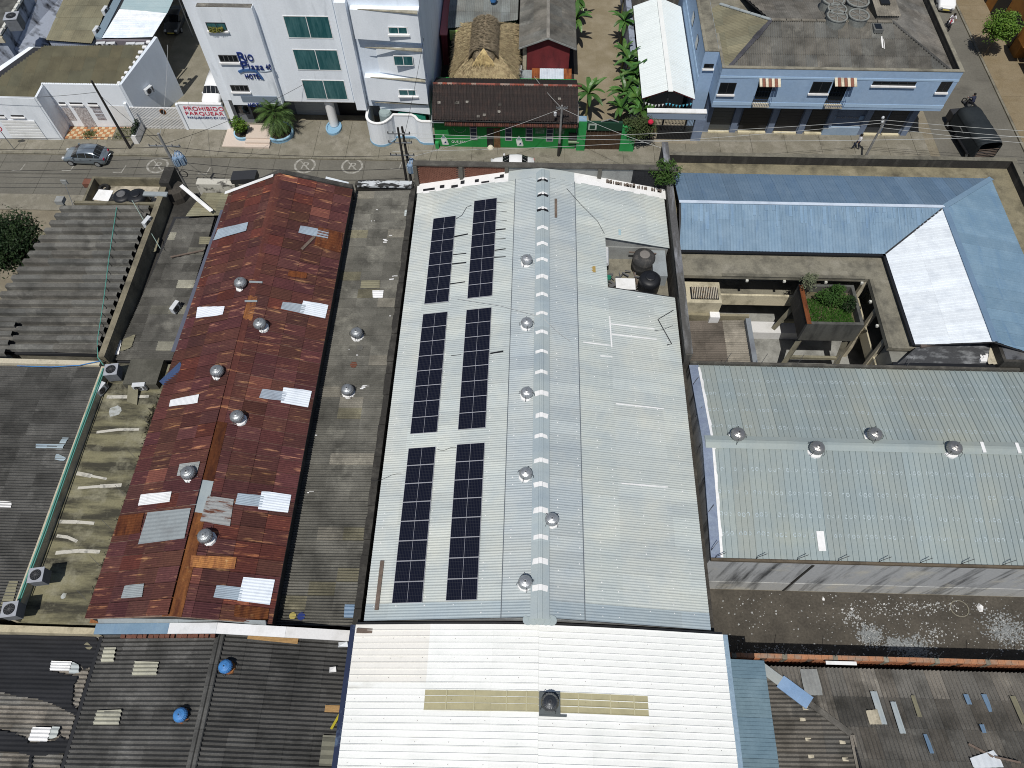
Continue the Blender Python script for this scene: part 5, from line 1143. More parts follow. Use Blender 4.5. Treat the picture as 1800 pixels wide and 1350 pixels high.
# south boundary of the court
MB().box(11.2, 33.0, 26.22, 26.4, 0, 6.75).build('south_wall', mould, cb, color=(2, 2, 1.9))
b = MB(); b.hexa([(24.9, 26.5, 5.9), (31.6, 26.5, 5.9), (31.6, 28.6, 5.9), (26.4, 27.9, 5.9)], [(24.9, 26.5, 6.3), (31.6, 26.5, 6.3), (31.6, 28.6, 6.75), (26.6, 27.9, 6.75)]); b.build('stained_canopy', mat('mouldy_slab', (.05, .052, .056), (.26, .27, .28), .5, .75, 1.3, stretch=(.6, 1.5, 1), var=.2), cb)
MB().beam((26.8, 27.95, 6.85), (31.6, 28.75, 6.95), .32, .14).build('canopy_beam', mat('brown_beam', (.13, .105, .09), var=.15), cb)
MB().box(24.9, 33, 26.42, 26.9, 6.3, 6.38).build('black_gutter', black_p, cb)
b = MB(); b.box(31.7, 34.5, 26.5, 29.3, 5.5, 7.3); b.build('roof_box', mould, cb)
MB().box(31.9, 34.3, 26.7, 29.1, 7.302, 7.32).build('roof_box_lining', oldwall, cb, color=(.4, .4, .42))
pf = Plane((0, 0, 6.6), (1, 0, 6.6), (0, 1, 6.6)); q = [(1741, 606), (1762, 606), (1754, 641), (1735, 640)]
facet(cb, [pf.hit(*k_) for k_ in q], (0, 1, 0), 99, waves=5, amp=.035, m=cream, lift=.02, name='corrugated_scrap')
b = MB(); rg = random.Random(3)
for k in range(26): c = at(rg.uniform(1722, 1768), rg.uniform(612, 640), 6.5); b.box(c.x, c.x + rg.uniform(.1, .35), c.y, c.y + rg.uniform(.1, .3), 6.35, 6.5 + rg.uniform(0, .1))
b.build('mortar_rubble', white_p, cb)
b = MB()
for k in range(6):
    x = 13.5 + k * 2.4; b.beam((x, 26.3, 6.75), (x + .35, 26.75, 7.3), .03, .03)
b.build('wire_bracket', darkmetal, cb)
# planter tank on splayed legs in the court
pt = thing('raised_planter', 'overgrown concrete tank on splayed legs in the courtyard', 'planter', (21.8, 31.5, 0))
b = MB(); zt, zb = 6.5, 4.5
for (xa, xb, ya, yb) in ((19.7, 23.6, 29.8, 30.02), (19.7, 23.6, 33.1, 33.3), (23.38, 23.6, 30.03, 33.09)): b.box(xa, xb, ya, yb, zb, zt)
b.build('tank_wall', mat('grey_green_concrete', (.10, .10, .09), (.035, .035, .033), .45, .7, 1.2, stretch=(1, 1, .3), var=.15), pt)
b = MB(); b.box(19.7, 19.93, 30.03, 33.09, zb, zt - .03); b.build('tank_wall', mould, pt)
b = MB(); b.box(19.66, 19.97, 29.8, 33.2, zt - .03, zt + .03); b.build('rusty_rim', rust2, pt, color=(.55, .42, .38))
MB().box(19.94, 23.37, 30.03, 33.09, zb, zb + .3).build('tank_floor', concrete, pt)
MB().box(19.94, 23.37, 30.03, 33.09, zb + .31, 5.85).build('soil', earth, pt, color=(.5, .5, .4))
for sx, sy in ((-1, -1), (1, -1), (-1, 1), (1, 1)):
    MB().beam((21.65 + sx * 1.6, 31.55 + sy * 1.4, zb), (21.65 + sx * 2.1, 31.55 + sy * 1.9, 0), .32, .32).build('leg', concrete, pt, color=(1.1, 1.1, 1.05))
b = MB()
for sy in (-1, 1): b.beam((21.65 - 1.85, 31.55 + sy * 1.65, 2.1), (21.65 + 1.85, 31.55 + sy * 1.65, 2.1), .2, .25)
b.build('brace_beam', concrete, pt, color=(1.2, 1.2, 1.1))
b = MB(); rg = random.Random(77)
for k in range(2600):
    x, y = rg.uniform(20.1, 23.2), rg.uniform(30.1, 32.4)
    if rg.random() < .25 and y > 31.5: continue
    h = rg.uniform(.12, .38); a = rg.uniform(0, 6.28); d = V((math.cos(a), math.sin(a), 0)) * .035; t_ = V((rg.gauss(0, .1), rg.gauss(0, .1), h)); p = V((x, y, 5.84))
    b.add([p - d, p + d, p + t_], [(0, 1, 2)])
stuff(tag(b.build('grass', grass_m), 'bright green grass filling the raised courtyard planter', 'grass'))
for (nm, lab, x, y, h, rr, m_, n_, sd) in [('shrub', 'bushy green shrub growing in the raised planter', 21.9, 32.1, 1.7, (1.25, .9, .85), mat('planter_green', (.03, .075, .014), (.05, .11, .02), .4, .7, 1.5, var=.25), 2600, 5), ('shrub', 'small dark shrub at the right back of the raised planter', 22.9, 31.6, 1.2, (.7, .8, .6), leaf_d, 900, 6), ('sapling', 'thin grey leaved sapling leaning out of the planter corner', 20.25, 32.7, 2.1, (.95, .8, .55), mat('grey_leaf', (.13, .15, .09), var=.2), 420, 8)]:
    make_tree(nm, lab, 'plant', (x, y, 5.85), h, rr, m_, n_, .085, sd, .05)
# right end of the teal roof: a grey fragment of neighbouring roof
nb = bldg('grey_roof_corner', 'grey roof corner at the right end of the teal roof', (34.5, 27.5, 0), 'building')
hull_walls([(33.2, 26.5, 5.9), (44, 26.5, 5.9), (44, 29, 6.3), (34.4, 29, 6.3)]).build('wall', concrete, nb, color=(.6, .65, .6))
# ============================================================ FAR SIDE: white house, left
wh = bldg('white_house', 'white rendered house with olive corrugated roof and tiled forecourt', (-42, 58, 0), 'house')
wz = lambda y: 4.4 + (y - 53.9) * .165
hull_walls([(-52, 53.9, 4.75), (-44.05, 53.9, 4.75), (-44.05, 54.1, 4.75), (-52, 54.1, 4.75)]).build('front_wall', render_w, wh)
hull_walls([(-52, 54.12, wz(54.1) - .1), (-44.07, 54.12, wz(54.1) - .1), (-44.07, 60.3, wz(60.3) - .1), (-46.5, 60.3, wz(60.3) - .1)]).build('wall', render_w, wh)
hull_walls([(-44.04, 55.75, wz(55.7) + .15), (-36.95, 55.75, wz(55.7) + .15), (-36.95, 55.95, wz(55.7) + .15), (-44.04, 55.95, wz(55.7) + .15)]).build('front_wall', render_w, wh)
hull_walls([(-44.04, 55.97, wz(56) - .1), (-36.97, 55.97, wz(56) - .1), (-35.5, 60.55, wz(60.5) - .1), (-44.04, 60.3, wz(60.3) - .1)]).build('wall', render_w, wh)
MB().hexa([(-36.95, 55.78, 0), (-36.7, 55.78, 0), (-34.2, 60.7, 0), (-34.5, 60.8, 0)], [(-36.95, 55.78, 4.9), (-36.7, 55.78, 4.9), (-34.2, 60.7, 6.3), (-34.5, 60.8, 6.3)]).build('side_wall', render_w, wh, color=(.8, .82, .84))
MB().box(-44.05, -43.85, 53.95, 55.74, 0, 4.78).build('side_wall', render_w, wh, color=(.95, .95, .95))
wr = hull_walls([(-51, 54.05, wz(54.05) - .04), (-44.08, 54.05, wz(54.05) - .04), (-44.08, 60.2, wz(60.2) - .04), (-46, 60.2, wz(60.2) - .04)], 4.2).build('roof', darkmetal, wh)
facet(wr, [(-50.2, 53.95, wz(53.95)), (-43.9, 53.95, wz(53.95)), (-43.9, 60.3, wz(60.3)), (-45.0, 60.3, wz(60.3))], (0, 1, 0), 1.0, 1.65, waves=5, amp=.085, m=fibre3, col=greys(.98, 1.08, .03, .85), lift=.05)
facet(wr, [(-43.9, 55.85, wz(55.85)), (-37.0, 55.85, wz(55.85)), (-35.4, 60.6, wz(60.6)), (-43.9, 60.3, wz(60.3))], (0, 1, 0), 1.0, 1.65, waves=5, amp=.085, m=fibre3, col=greys(.98, 1.08, .05, .85), lift=.05)
b = MB(); rg = random.Random(4)
for k in range(9):
    a = V((-36.9, 55.9, 4.9)).lerp(V((-34.5, 60.6, 6.3)), k / 9); b = MB(); b.box(a.x - rg.uniform(.2, .45), a.x - .02, a.y, a.y + .3, a.z - .1, a.z + .02); b.build('mortar_edge', white_p, wh)
def fy(px, y): a = onY(px[0], px[1], y); return a
a, c = onY(48, 222, 53.88), onY(125, 247, 53.88)
MB().box(-48.6, -45.4, 53.84, 53.9, .15, 2.35).build('roller_door', white_p, wh, color=(.95, .97, 1))
b = MB()
for k in range(7): b.box(-48.6, -45.4, 53.825, 53.84, .2 + k * .31, .4 + k * .31)
b.build('door_rib', white_p, wh, color=(.98, 1, 1))
for x0, x1, y in ((-49.1, -47.9, 53.9), (-47.3, -46.1, 53.9), (-42.5, -41.3, 55.75), (-40.8, -39.9, 55.75), (-43.5, -42.9, 55.75)):
    MB().box(x0, x1, y - .012, y, 2.72, 2.9).build('vent_slot', darkmetal, wh)
    MB().box(x0 - .05, x1 + .05, y - .14, y, 2.58, 2.71).build('ledge', white_p, wh)
lat = mat('white_lattice', (.55, .53, .53), (.3, .27, .27), .45, .55, 9, var=.1)
MB().box(-42.4, -41.2, 55.70, 55.75, .05, 2.35).build('lattice_door', lat, wh)
b = MB()
for k in range(4): b.box(-40.7, -39.9, 55.71, 55.75, 1.0 + k * .4, 1.28 + k * .4)
b.build('louvre_window', lat, wh, color=(.8, .8, .85))
MB().box(-43.5, -42.8, 55.71, 55.75, .9, 2.3).build('lattice_window', lat, wh)
MB().box(-39.0, -37.5, 55.72, 55.75, .05, 2.6).build('panel_door', white_p, wh)
b = MB(); tl = .34; n = 0
for i in range(20):
    for j in range(5):
        if rnd.random() < .03: continue
        b.mi = (i + j) % 2 if i < 16 else 0
        b.box(-43.8 + i * tl + .01, -43.8 + (i + 1) * tl - .01, 54.02 + j * tl + .01, 54.02 + (j + 1) * tl - .01, .12, .165 + rnd.uniform(0, .006))
struct(b.build('tiled_forecourt', [tilefloor, tilepale]))
MB().box(-39.3, -37.0, 53.95, 55.6, .12, .19).build('worn_floor', concrete, wh, color=(.8, .8, .75))
pl = thing('planter_box', 'white planter box with a clipped hedge by the white gate', 'planter', (-36.6, 54.4, 0))
MB().box(-37.0, -36.55, 53.5, 55.5, .12, .95).build('box', white_p, pl)
b = MB(); rg = random.Random(12); 
for k in range(500): 
    p = V((rg.uniform(-36.95, -36.6), rg.uniform(53.7, 55.4), rg.uniform(.9, 1.5))); s = .07; a = V((rg.gauss(0, 1), rg.gauss(0, 1), rg.gauss(0, .5))).normalized(); e = a.orthogonal().normalized()
    b.add([p - a * s, p - e * s * .6, p + a * s, p + e * s * .6], [(0, 1, 2, 3)])
b.build('hedge', leaf_d, pl)
# gate and painted wall
gt = thing('slatted_gate', 'white slatted metal gate with a round warning sign', 'gate', (-34.9, 55.7, 0))
b = MB()
for k in range(34): x = -37.05 + k * .132; b.box(x, x + .07, 55.66, 55.7, .1, 2.5)
b.build('slats', white_p, gt)
for z in (.25, 1.3, 2.45): MB().box(-37.1, -32.6, 55.705, 55.75, z, z + .09).build('rail', white_p, gt)
c = onY(286, 197, 55.6); MB().slab([(c.x + .3 * math.cos(k * .4), 55.62, c.z + .3 * math.sin(k * .4)) for k in range(16)], (0, .03, 0)).build('sign_disc', rust2, gt)
MB().slab([(c.x + .22 * math.cos(k * .4), 55.6, c.z + .22 * math.sin(k * .4)) for k in range(16)], (0, .015, 0)).build('sign_face', black_p, gt)
for x in (-37.35, -32.55): MB().box(x, x + .22, 55.55, 55.85, 0, 3.0).build('gate_post', render_w, gt)
pw = thing('painted_wall', 'white wall painted with red and blue no parking words', 'wall', (-30.6, 55.7, 0))
MB().box(-32.3, -28.3, 55.68, 55.9, 0, 2.95).build('wall', render_w, pw)
MB().box(-32.34, -28.3, 55.64, 55.94, 2.952, 3.03).build('coping', white_p, pw)
for txt, p0, p1, m_ in (('PROHIBIDO', (325, 194), (391, 187), redink), ('PARQUEAR', (328, 203), (391, 196), redink), ('PARQUEADERO EN USO', (331, 209), (396, 205), navy)):
    a, c = onY(p0[0], p0[1], 55.66), onY(p1[0], p1[1], 55.66)
    make_text('lettering', txt, m_, pw, (a.x, 55.66, a.z), (1, 0, 0), (0, 0, 1), max(c.z - a.z, .2) * .85, .02, width=c.x - a.x)
# roofs behind the white house
og = bldg('olive_roof_house', 'house with long olive corrugated roof behind the white house', (-43.5, 65, 0), 'house')
hull_walls([(-45.6, 62.1, 4.8), (-41.4, 61.7, 4.8), (-41.6, 80, 5.5), (-46.4, 80, 5.5)]).build('wall', oldwall2, og)
orf = hull_walls([(-45.6, 62.0, 4.9), (-41.3, 61.6, 4.9), (-41.5, 80, 5.6), (-46.4, 80, 5.6)], 4.8).build('roof', darkmetal, og)
facet(orf, [(-45.7, 61.9, 4.95), (-41.2, 61.5, 4.95), (-41.5, 80, 5.7), (-46.5, 80, 5.7)], (0, 1, 0), 1.1, 1.9, waves=5, amp=.022, m=fibre3, col=greys(.9, 1.12, .04, .85), lift=.03)
mr = bldg('metal_roof_carport', 'carport with teal and bright white metal roof beside the hotel drive', (-38, 66, 0), 'carport')
hull_walls([(-41.0, 62.3, 4.7), (-39.9, 62.3, 4.7), (-39.9, 85, 5), (-41.0, 85, 5)]).build('wall', render_w, mr)
MB().box(-41.0, -35.9, 62.1, 62.35, 0, 4.9).build('front_wall', mat('mauve_wall', (.2, .18, .2), var=.1), mr)
mroof = hull_walls([(-40.4, 62.3, 4.95), (-35.7, 62.4, 4.95), (-35.0, 85, 5.3), (-40.3, 85, 5.3)], 4.85).build('roof', darkmetal, mr)
facet(mroof, [(-40.4, 62.2, 5.0), (-35.7, 62.35, 5.0), (-35.25, 66.2, 5.06), (-40.05, 66.7, 5.06)], (1, 0, 0), .9, waves=3, amp=.03, prof='pan', m=shiny, col=greys(1.15, 1.25, 0), lift=.05)
facet(mroof, [(-40.05, 66.7, 5.06), (-35.25, 66.2, 5.06), (-34.9, 85, 5.3), (-39.9, 85, 5.3)], (1, 0, 0), .9, waves=3, amp=.03, prof='pan', m=mat('pale_teal_sheet', (.36, .47, .5), (.42, .52, .54), .4, .7, .5, var=.05, rough=.5), lift=.02)
MB().hexa([(-41.0, 62.2, 4.9), (-40.45, 62.2, 4.9), (-40.1, 85, 5.2), (-40.7, 85, 5.2)], [(-41.0, 62.2, 5.25), (-40.45, 62.2, 5.05), (-40.1, 85, 5.3), (-40.7, 85, 5.55)]).build('gutter_flashing', mat('slate_sheet', (.2, .27, .33), var=.1), mr)
for y in (62.6, 70, 78): MB().tube([(-35.6, y, 0), (-35.5, y, 4.85)], .07, 6).build('post', steel, mr)
ob = bldg('old_block', 'old flat roofed block with black mould stained walls at the far left corner', (-52, 66, 0), 'building')
MB().box(-66, -48.6, 60.5, 67.5, 0, 6.2).build('wall', oldwall2, ob)
MB().box(-66, -48.6, 60.5, 67.5, 6.2, 6.3).build('flat_roof', mat('grimy_screed', (.11, .11, .10), (.04, .04, .04), .4, .65, 1, var=.2), ob)
b = MB(); rg = random.Random(2); y = 60.6
while y < 67.4: b.box(-48.85, -48.6, y, y + .8, 6.3, 6.5); y += .95
b.build('parapet_block', white_p, ob, color=(.8, .8, .75))
MB().box(-66, -48.5, 60.3, 60.49, 5.7, 6.25).build('fascia', cream, ob)
MB().hexa([(-66, 70, 0), (-48.9, 69.5, 0), (-48.4, 90, 0), (-66, 90, 0)], [(-66, 70, 6.6), (-48.9, 69.5, 6.6), (-48.4, 90, 7.4), (-66, 90, 7.4)]).build('rear_block', oldwall2, ob)
facet(ob, [(-66, 69.4, 6.68), (-48.7, 68.9, 6.68), (-48.4, 90, 7.5), (-66, 90, 7.5)], (0, 1, 0), 1.1, 4, waves=5, amp=.03, m=darkfibre, lift=.03)
MB().hexa([(-48.55, 61, 0), (-46.9, 61, 0), (-46.7, 80, 0), (-48.3, 80, 0)], [(-48.55, 61, 4.6), (-46.9, 61, 3.4), (-46.7, 80, 3.4), (-48.3, 80, 6.4)]).build('side_wall', oldwall2, ob)
aw2 = thing('stained_wall', 'bluish garden wall streaked with black mould at far left', 'wall', (-48, 57, 0))
MB().hexa([(-51.8, 54.6, 0), (-51.4, 54.6, 0), (-46.2, 61.0, 0), (-46.6, 61.2, 0)], [(-51.8, 54.6, 4.2), (-51.4, 54.6, 4.2), (-46.2, 61.0, 4.3), (-46.6, 61.2, 4.3)]).build('wall', oldwall2, aw2)
MB().box(-60, -52.2, 55.5, 60.2, 0, 5.2).build('wall_block', oldwall2, aw2)
# ============================================================ hotel
ho = bldg('hotel', 'white multi storey hotel with teal windows and blue lettering', (-18.5, 62, 0), 'hotel')
HL, HR, HY = -28.15, -8.95, 56.0
MB().box(HL, HR, HY, 78, 3.25, 17.5).build('wall', render_w, ho)
MB().box(HL, HL + .5, HY + .02, 78, 0, 3.248).build('ground_wall', render_w, ho)
MB().box(HR - .4, HR, HY + .6, 78, 0, 3.248).build('ground_wall', render_w, ho, color=(.8, .85, .95))
MB().box(HL + .5, HR - .4, HY + 2.2, 78, 0, 3.24).build('ground_wall', mat('entrance_grey', (.20, .215, .235), var=.08), ho)
MB().box(HL + .5, HL + 3.4, HY + .75, HY + 2.2, 0, 3.24).build('entrance_wall', mat('entrance_grey', (.20, .215, .235), var=.08), ho)
# raised left bay and centre bay
def fp(p, y=HY): q = onY(p[0], p[1], y); return q
def zx(p): return (300 + p[0] / 3.6, p[1] / 3.6)
lb0, lb1 = fp(zx((170, 45)), HY - .5), fp(zx((715, 660)), HY - .5)
zl_t = lb0.z; xl0 = fp(zx((195, 150)), HY - .5).x; xl1 = fp(zx((560, 200)), HY - .5).x
MB().box(xl0, xl1, HY - .5, HY - .003, 3.15, zl_t).build('projecting_bay', render_w, ho)
MB().box(xl0 + .05, xl1 - .05, HY - .48, HY - .02, zl_t, zl_t + .05).build('bay_top', mould, ho, color=(3, 3, 3))
c0 = fp(zx((1235, 600))).x
MB().box(xl1 + .6, c0 - 1.2, HY - .12, HY - .003, 3.3, 17).build('centre_panel', render_w, ho, color=(1.01, 1.01, 1.01))
MB().box(c0 - .9, c0, HY - .75, HY - .003, 3.0, 13.3).build('pilaster', render_w, ho)
def win_px(pp, y, nx, nz, glass, sill, frame=white_p, inset=0):
    ps = [fp(zx(p), y) for p in pp]; x0 = (ps[0].x + ps[3].x) / 2; x1 = (ps[1].x + ps[2].x) / 2; z1 = (ps[0].z + ps[1].z) / 2; z0 = (ps[2].z + ps[3].z) / 2
    return window_y(ho, x0, x1, z0, z1, y, glass, frame, nx, nz, .06, sill)
yb = HY - .5
w1 = win_px([(220, 142), (345, 142), (358, 192), (238, 192)], yb, 2, 1, win_teal, white_p, darkmetal)
win_px([(300, 347), (420, 347), (430, 392), (315, 392)], yb, 4, 1, win_dark, white_p, grey_p)
win_px([(375, 538), (490, 538), (498, 578), (388, 578)], yb, 4, 1, win_dark, white_p, grey_p)
for pp in ([(710, 98), (1000, 102), (1030, 245), (745, 240)], [(768, 310), (1055, 315), (1082, 448), (805, 442)], [(828, 505), (1100, 507), (1122, 630), (858, 627)]):
    win_px(pp, HY - .12, 2, 1, win_teal, None)
fl = w1.matrix_world
c = fp(zx((290, 190)), yb - .1)
fb = thing('window_plants', 'yellowish potted plants on the top left hotel window sill', 'plant', (c.x, yb - .1, c.z))
b = MB(); rg = random.Random(3)
for k in range(260):
    p = V((c.x + rg.uniform(-.62, .62), yb - .16 + rg.uniform(-.12, .06), c.z + rg.uniform(-.15, .32))); a = V((rg.gauss(0, 1), rg.gauss(0, 1), rg.gauss(0, 1))).normalized() * .09; e = a.orthogonal().normalized() * .035
    b.add([p - a, p - e, p + a, p + e], [(0, 1, 2, 3)])
b.build('foliage', mat('yellow_leaf', (.22, .2, .04), (.1, .13, .03), .4, .7, 3, var=.2), fb)
MB().box(xl0 + 1.0, xl1 - .3, yb - .06, yb - .003, *sorted([fp(zx((400, 640)), yb).z, fp(zx((400, 605)), yb).z])).build('lower_bay_band', mat('slate_band', (.19, .235, .29), var=.05), ho)  # flat slate coloured band across the lower part of the bay
# lettering
def htext(txt, p0, p1, hz, y=yb - .01, m_=navy, wd=None, dep=.1):
    a, c_ = fp(zx(p0), y), fp(zx(p1), y); make_text('lettering', txt, m_, ho, (a.x, y, a.z), (1, 0, 0), (0, 0, 1), c_.z - a.z if hz is None else hz, dep, width=c_.x - a.x)
def zpx(x, y): return ((395 + x / 12.27 - 300) * 3.6, (80 + y / 12.27) * 3.6)
htext('R', zpx(320, 325), zpx(415, 140), None); htext('IO', zpx(475, 325), zpx(590, 190), None)
htext('P', zpx(395, 505), zpx(465, 335), None); htext('laza', zpx(540, 512), zpx(810, 390), None); htext('40', zpx(900, 512), zpx(985, 400), None)
htext('HOTEL', zpx(465, 705), zpx(775, 615), None)
htext('HOTEL', zpx(525, 1310), zpx(850, 1245), None)
b = MB(); P = [fp(zx(zpx(*q)), yb) for q in ((305, 560), (400, 525), (520, 518), (640, 525), (700, 560), (780, 650), (830, 720))]
for q, r_ in zip(P, P[1:]): b.beam((q.x, yb - .06, q.z), (r_.x, yb - .06, r_.z), .1, .22 if r_.z > P[4].z - .01 else .14, (0, 0, 1))
b.build('swoosh', mat('swoosh_blue', (.06, .14, .32), var=0), ho)
b = MB(); P = [fp(zx(zpx(*q)), yb) for q in ((720, 545), (850, 560), (960, 545), (1030, 520))]
for q, r_ in zip(P, P[1:]): b.beam((q.x, yb - .04, q.z), (r_.x, yb - .04, r_.z), .05, .05)
b.build('swoosh', mat('swoosh_pale', (.4, .46, .52), var=0), ho)
# right bay: wedge shaped projections
rx0, rx1 = c0 + .1, HR
for (ptop, pbot, ymid) in (((60, 250), None, 0), ):
    pass
lev = [(60, 150, .55), (150, 245, .9), (300, 395, .9), (395, 475, .45), (488, 550, .5), (550, 632, .9), (645, 712, .7)]
zf = lambda v: fp(zx((1450, v)), HY - .6).z
MB().box(rx0, rx1, HY - .1, HY - .003, 3.0, 13.6).build('bay_back', render_w, ho, color=(.9, .93, .97))
for k, (va, vb, pr_) in enumerate([(62, 248, 1.0), (302, 478, .95), (492, 634, 1.0), (650, 712, .7)]):
    za, zb = zf(va), zf(vb); xl = rx0 + (.15, 1.6, .25, 1.0)[k]
    pts = [(rx1, HY - .1), (xl, HY - .1), (xl, HY - .1 - (.55, .06, .55, .05)[k]), (rx1 - .02, HY - .1 - pr_)]
    b = MB(); b.slab([(p[0], p[1], zb) for p in pts][::-1], (0, 0, za - zb)); b.build('wedge_bay', render_w, ho)
    xs = rx0 + .8
    b = MB(); b.slab([(xs, HY - .7, za + .02), (rx1 - .05, HY - .1 - pr_ - .12, za + .02), (rx1 - .05, HY - .1 - pr_ + .3, za + .02)], (0, 0, .08)); b.build('bay_ledge', concrete, ho, color=(1.6, 1.6, 1.6))
for pp in ([(1370, 170), (1500, 170), (1508, 215), (1385, 215)], [(1405, 352), (1530, 352), (1538, 415), (1418, 415)], [(1437, 567), (1560, 567), (1562, 605), (1450, 605)]):
    win_px(pp, HY - 1.0, 2, 1, win_teal, white_p if pp[0][1] != 352 else None)
MB().box(xl1 + .55, c0 - 1.0, HY - .14, HY - .124, 3.3, 3.34).build('drip_line', mould, ho, color=(4, 4, 4))
# ground floor: roller door, column, dark drive
ga, gb_ = onY(525, 213, HY + 1.9), onY(579, 190, HY + 1.9)
b = MB()
for k in range(11): b.box(ga.x, gb_.x, HY + 2.12, HY + 2.19, .05 + k * .26, .05 + k * .26 + .25)
b.build('roller_door', mat('roller_grey', (.42, .44, .45), var=.06), ho)
da, db = onY(600, 214, HY + 2), onY(648, 192, HY + 2)
MB().box(da.x, db.x, HY + 2.14, HY + 2.195, .02, 3.2).build('dark_drive', black_p, ho)
ca = at(589, 222, 0); MB().lathe((ca.x, HY + .5, 0), [(.42, .3), (.42, 3.25)], 20).build('column', white_p, ho, smooth=True)
MB().lathe((ca.x, HY + .1, 0), [(.75, 0), (.75, .35), (.62, .35), (.62, .25), (0, .25)], 20, sy=1.3).build('planter_ring', lblue, ho)
wa = onY(408, 198, HY + .75), onY(436, 187, HY + .75)
window_y(ho, wa[0].x, wa[1].x, wa[0].z - .1, wa[1].z + .1, HY + .74, win_dark, grey_p, 2)
MB().box(onY(444, 200, HY + .7).x, onY(470, 200, HY + .7).x, HY + .7, HY + .76, .1, 2.6).build('entrance_door', black_p, ho)
# entrance steps, planters, palm
b = MB(); sx0, sx1 = at(435, 250).x, at(478, 250).x
for k in range(3): b.box(sx0, sx1, 53.2 + k * .45, 55.9, .12 + k * .16, .28 + k * .16)
b.box(at(395, 250).x, sx0 - .02, 53.3, 55.9, .12, .22)
struct(b.build('entrance_steps', peach))
for lab, px, r_ in (('round blue rimmed planter under the clipped bush', (428, 248), .85), ('blue rimmed planter at the foot of the palm', (492, 246), 1.25)):
    c = at(px[0], px[1]); t = thing('planter', lab, 'planter', (c.x, c.y + .6, .12))
    MB().lathe((c.x, c.y + .6, .12), [(r_, 0), (r_, .3)], 22).build('base', lblue, t)
    MB().lathe((c.x, c.y + .6, .42), [(r_, 0), (r_ * 1.04, .02), (r_ * 1.04, .14), (r_ * .9, .14), (r_ * .9, .02)], 22).build('rim', lblue, t, color=(1.5, 1.4, 1.3))
    MB().lathe((c.x, c.y + .6, .42), [(0, .06), (r_ * .89, .05)], 22).build('soil', mat('planter_soil', (.05, .04, .025), var=.3), t)
    if r_ < 1: bushp = V((c.x, c.y + .6, .5))
    else: palmp = V((c.x, c.y + .6, .5))
make_tree('round_bush', 'clipped round green bush in the hotel planter', 'bush', bushp, 1.9, (.85, .85, .85), leaf_c, 1900, .085, 41, .08, zc=1.05)
b = MB()
pm = thing('palm_tree', 'dense green palm in front of the hotel entrance', 'palm', palmp)
MB().tube([palmp, palmp + V((.05, 0, 1.1)), palmp + V((0, .05, 2.0))], .22, 9, .17).build('trunk', bark, pm)
rg = random.Random(19)
for k in range(58):
    an = k * 2.4; el = -.75 + 2.1 * (k / 58.0) ** .85
    bb = MB(); p = palmp + V((0, 0, 1.75 + .5 * k / 58)); d = V((math.cos(an) * math.cos(el), math.sin(an) * math.cos(el), math.sin(el))); L = rg.uniform(1.5, 2.0) * (1 if k < 46 else .8)
    q = p.copy(); prev = q.copy(); side = d.cross(V((0, 0, 1))).normalized()
    for s in range(13):
        prev = q.copy(); q = q + d * (L / 13); d = (d + V((0, 0, -.075))).normalized()
        bb.beam(prev, q, .03, .02)
        if s > 3:
            for sg in (-1, 1):
                tip = q + side * sg * .42 * (1 - abs(s - 7) / 9) + d * .34 + V((0, 0, -.10)); wv = d * .055
                bb.add([q - wv, q + wv, tip], [(0, 1, 2)])
    g = rg.uniform(.75, 1.3); bb.build('frond', leaf_a, pm, color=(g, g, g))
# wavy boundary wall right of the hotel drive
cw = thing('curved_wall', 'white curved boundary wall with a blue base beside the hotel drive', 'wall', (-11.5, 54.5, 0))
pa = at(671, 258); cx, cy = pa.x, pa.y + 1.0
path = [(cx - 1.15 , cy + 2.2)] + [(cx + 1.15 * math.cos(a), cy + 1.15 * math.sin(a)) for a in [math.pi + k * math.pi / 12 for k in range(0, 13)]]
path = path[:12]
xe = -8.75; path += [(cx + 1.2, cy - .35), (cx + 1.35, cy + .1), (cx + 3.0, cy + .1), (cx + 3.3, cy - .1), (cx + 3.6, cy - .55), (cx + 4.0, cy - .75), (xe, cy - .75)]
def wallpath(path, z0, z1, th, name, m_, parent, off=0.0):
    b = MB(); P = [V((p[0], p[1], 0)) for p in path]; L = []; Rr = []
    for i, p in enumerate(P):
        t = (P[min(i + 1, len(P) - 1)] - P[max(i - 1, 0)]).normalized(); n = V((t.y, -t.x, 0)); L.append(p + n * off); Rr.append(p - n * th)
    for i in range(len(P) - 1):
        q = [L[i], L[i + 1], Rr[i + 1], Rr[i]]; b.hexa([v + V((0, 0, z0)) for v in q], [v + V((0, 0, z1)) for v in q])
    return b.build(name, m_, parent)
wallpath(path, .3, 2.7, .16, 'wall', render_w, cw); wallpath(path, 0, .34, .16, 'base', lblue, cw, .03); wallpath(path, 2.702, 2.8, .2, 'coping', white_p, cw, .04)
gb = tag(MB().box(cx + 1.7, cx + 4.2, 55.5, 56.0, 1.4, 2.4).build('green_tarp_shelter', mat('jade_sheet', (.03, .28, .2), var=.1)), 'jade green shelter roof behind the curved wall', 'shelter')
tg = tag(MB().lathe((cx + .5, 55.6, 0), [(.6, 0), (.6, 2.5), (.5, 2.7), (0, 2.75)], 10).build('grey_cistern', mat('cistern_grey', (.3, .37, .37), var=.05)), 'pale grey cistern behind the round end of the curved wall', 'cistern')
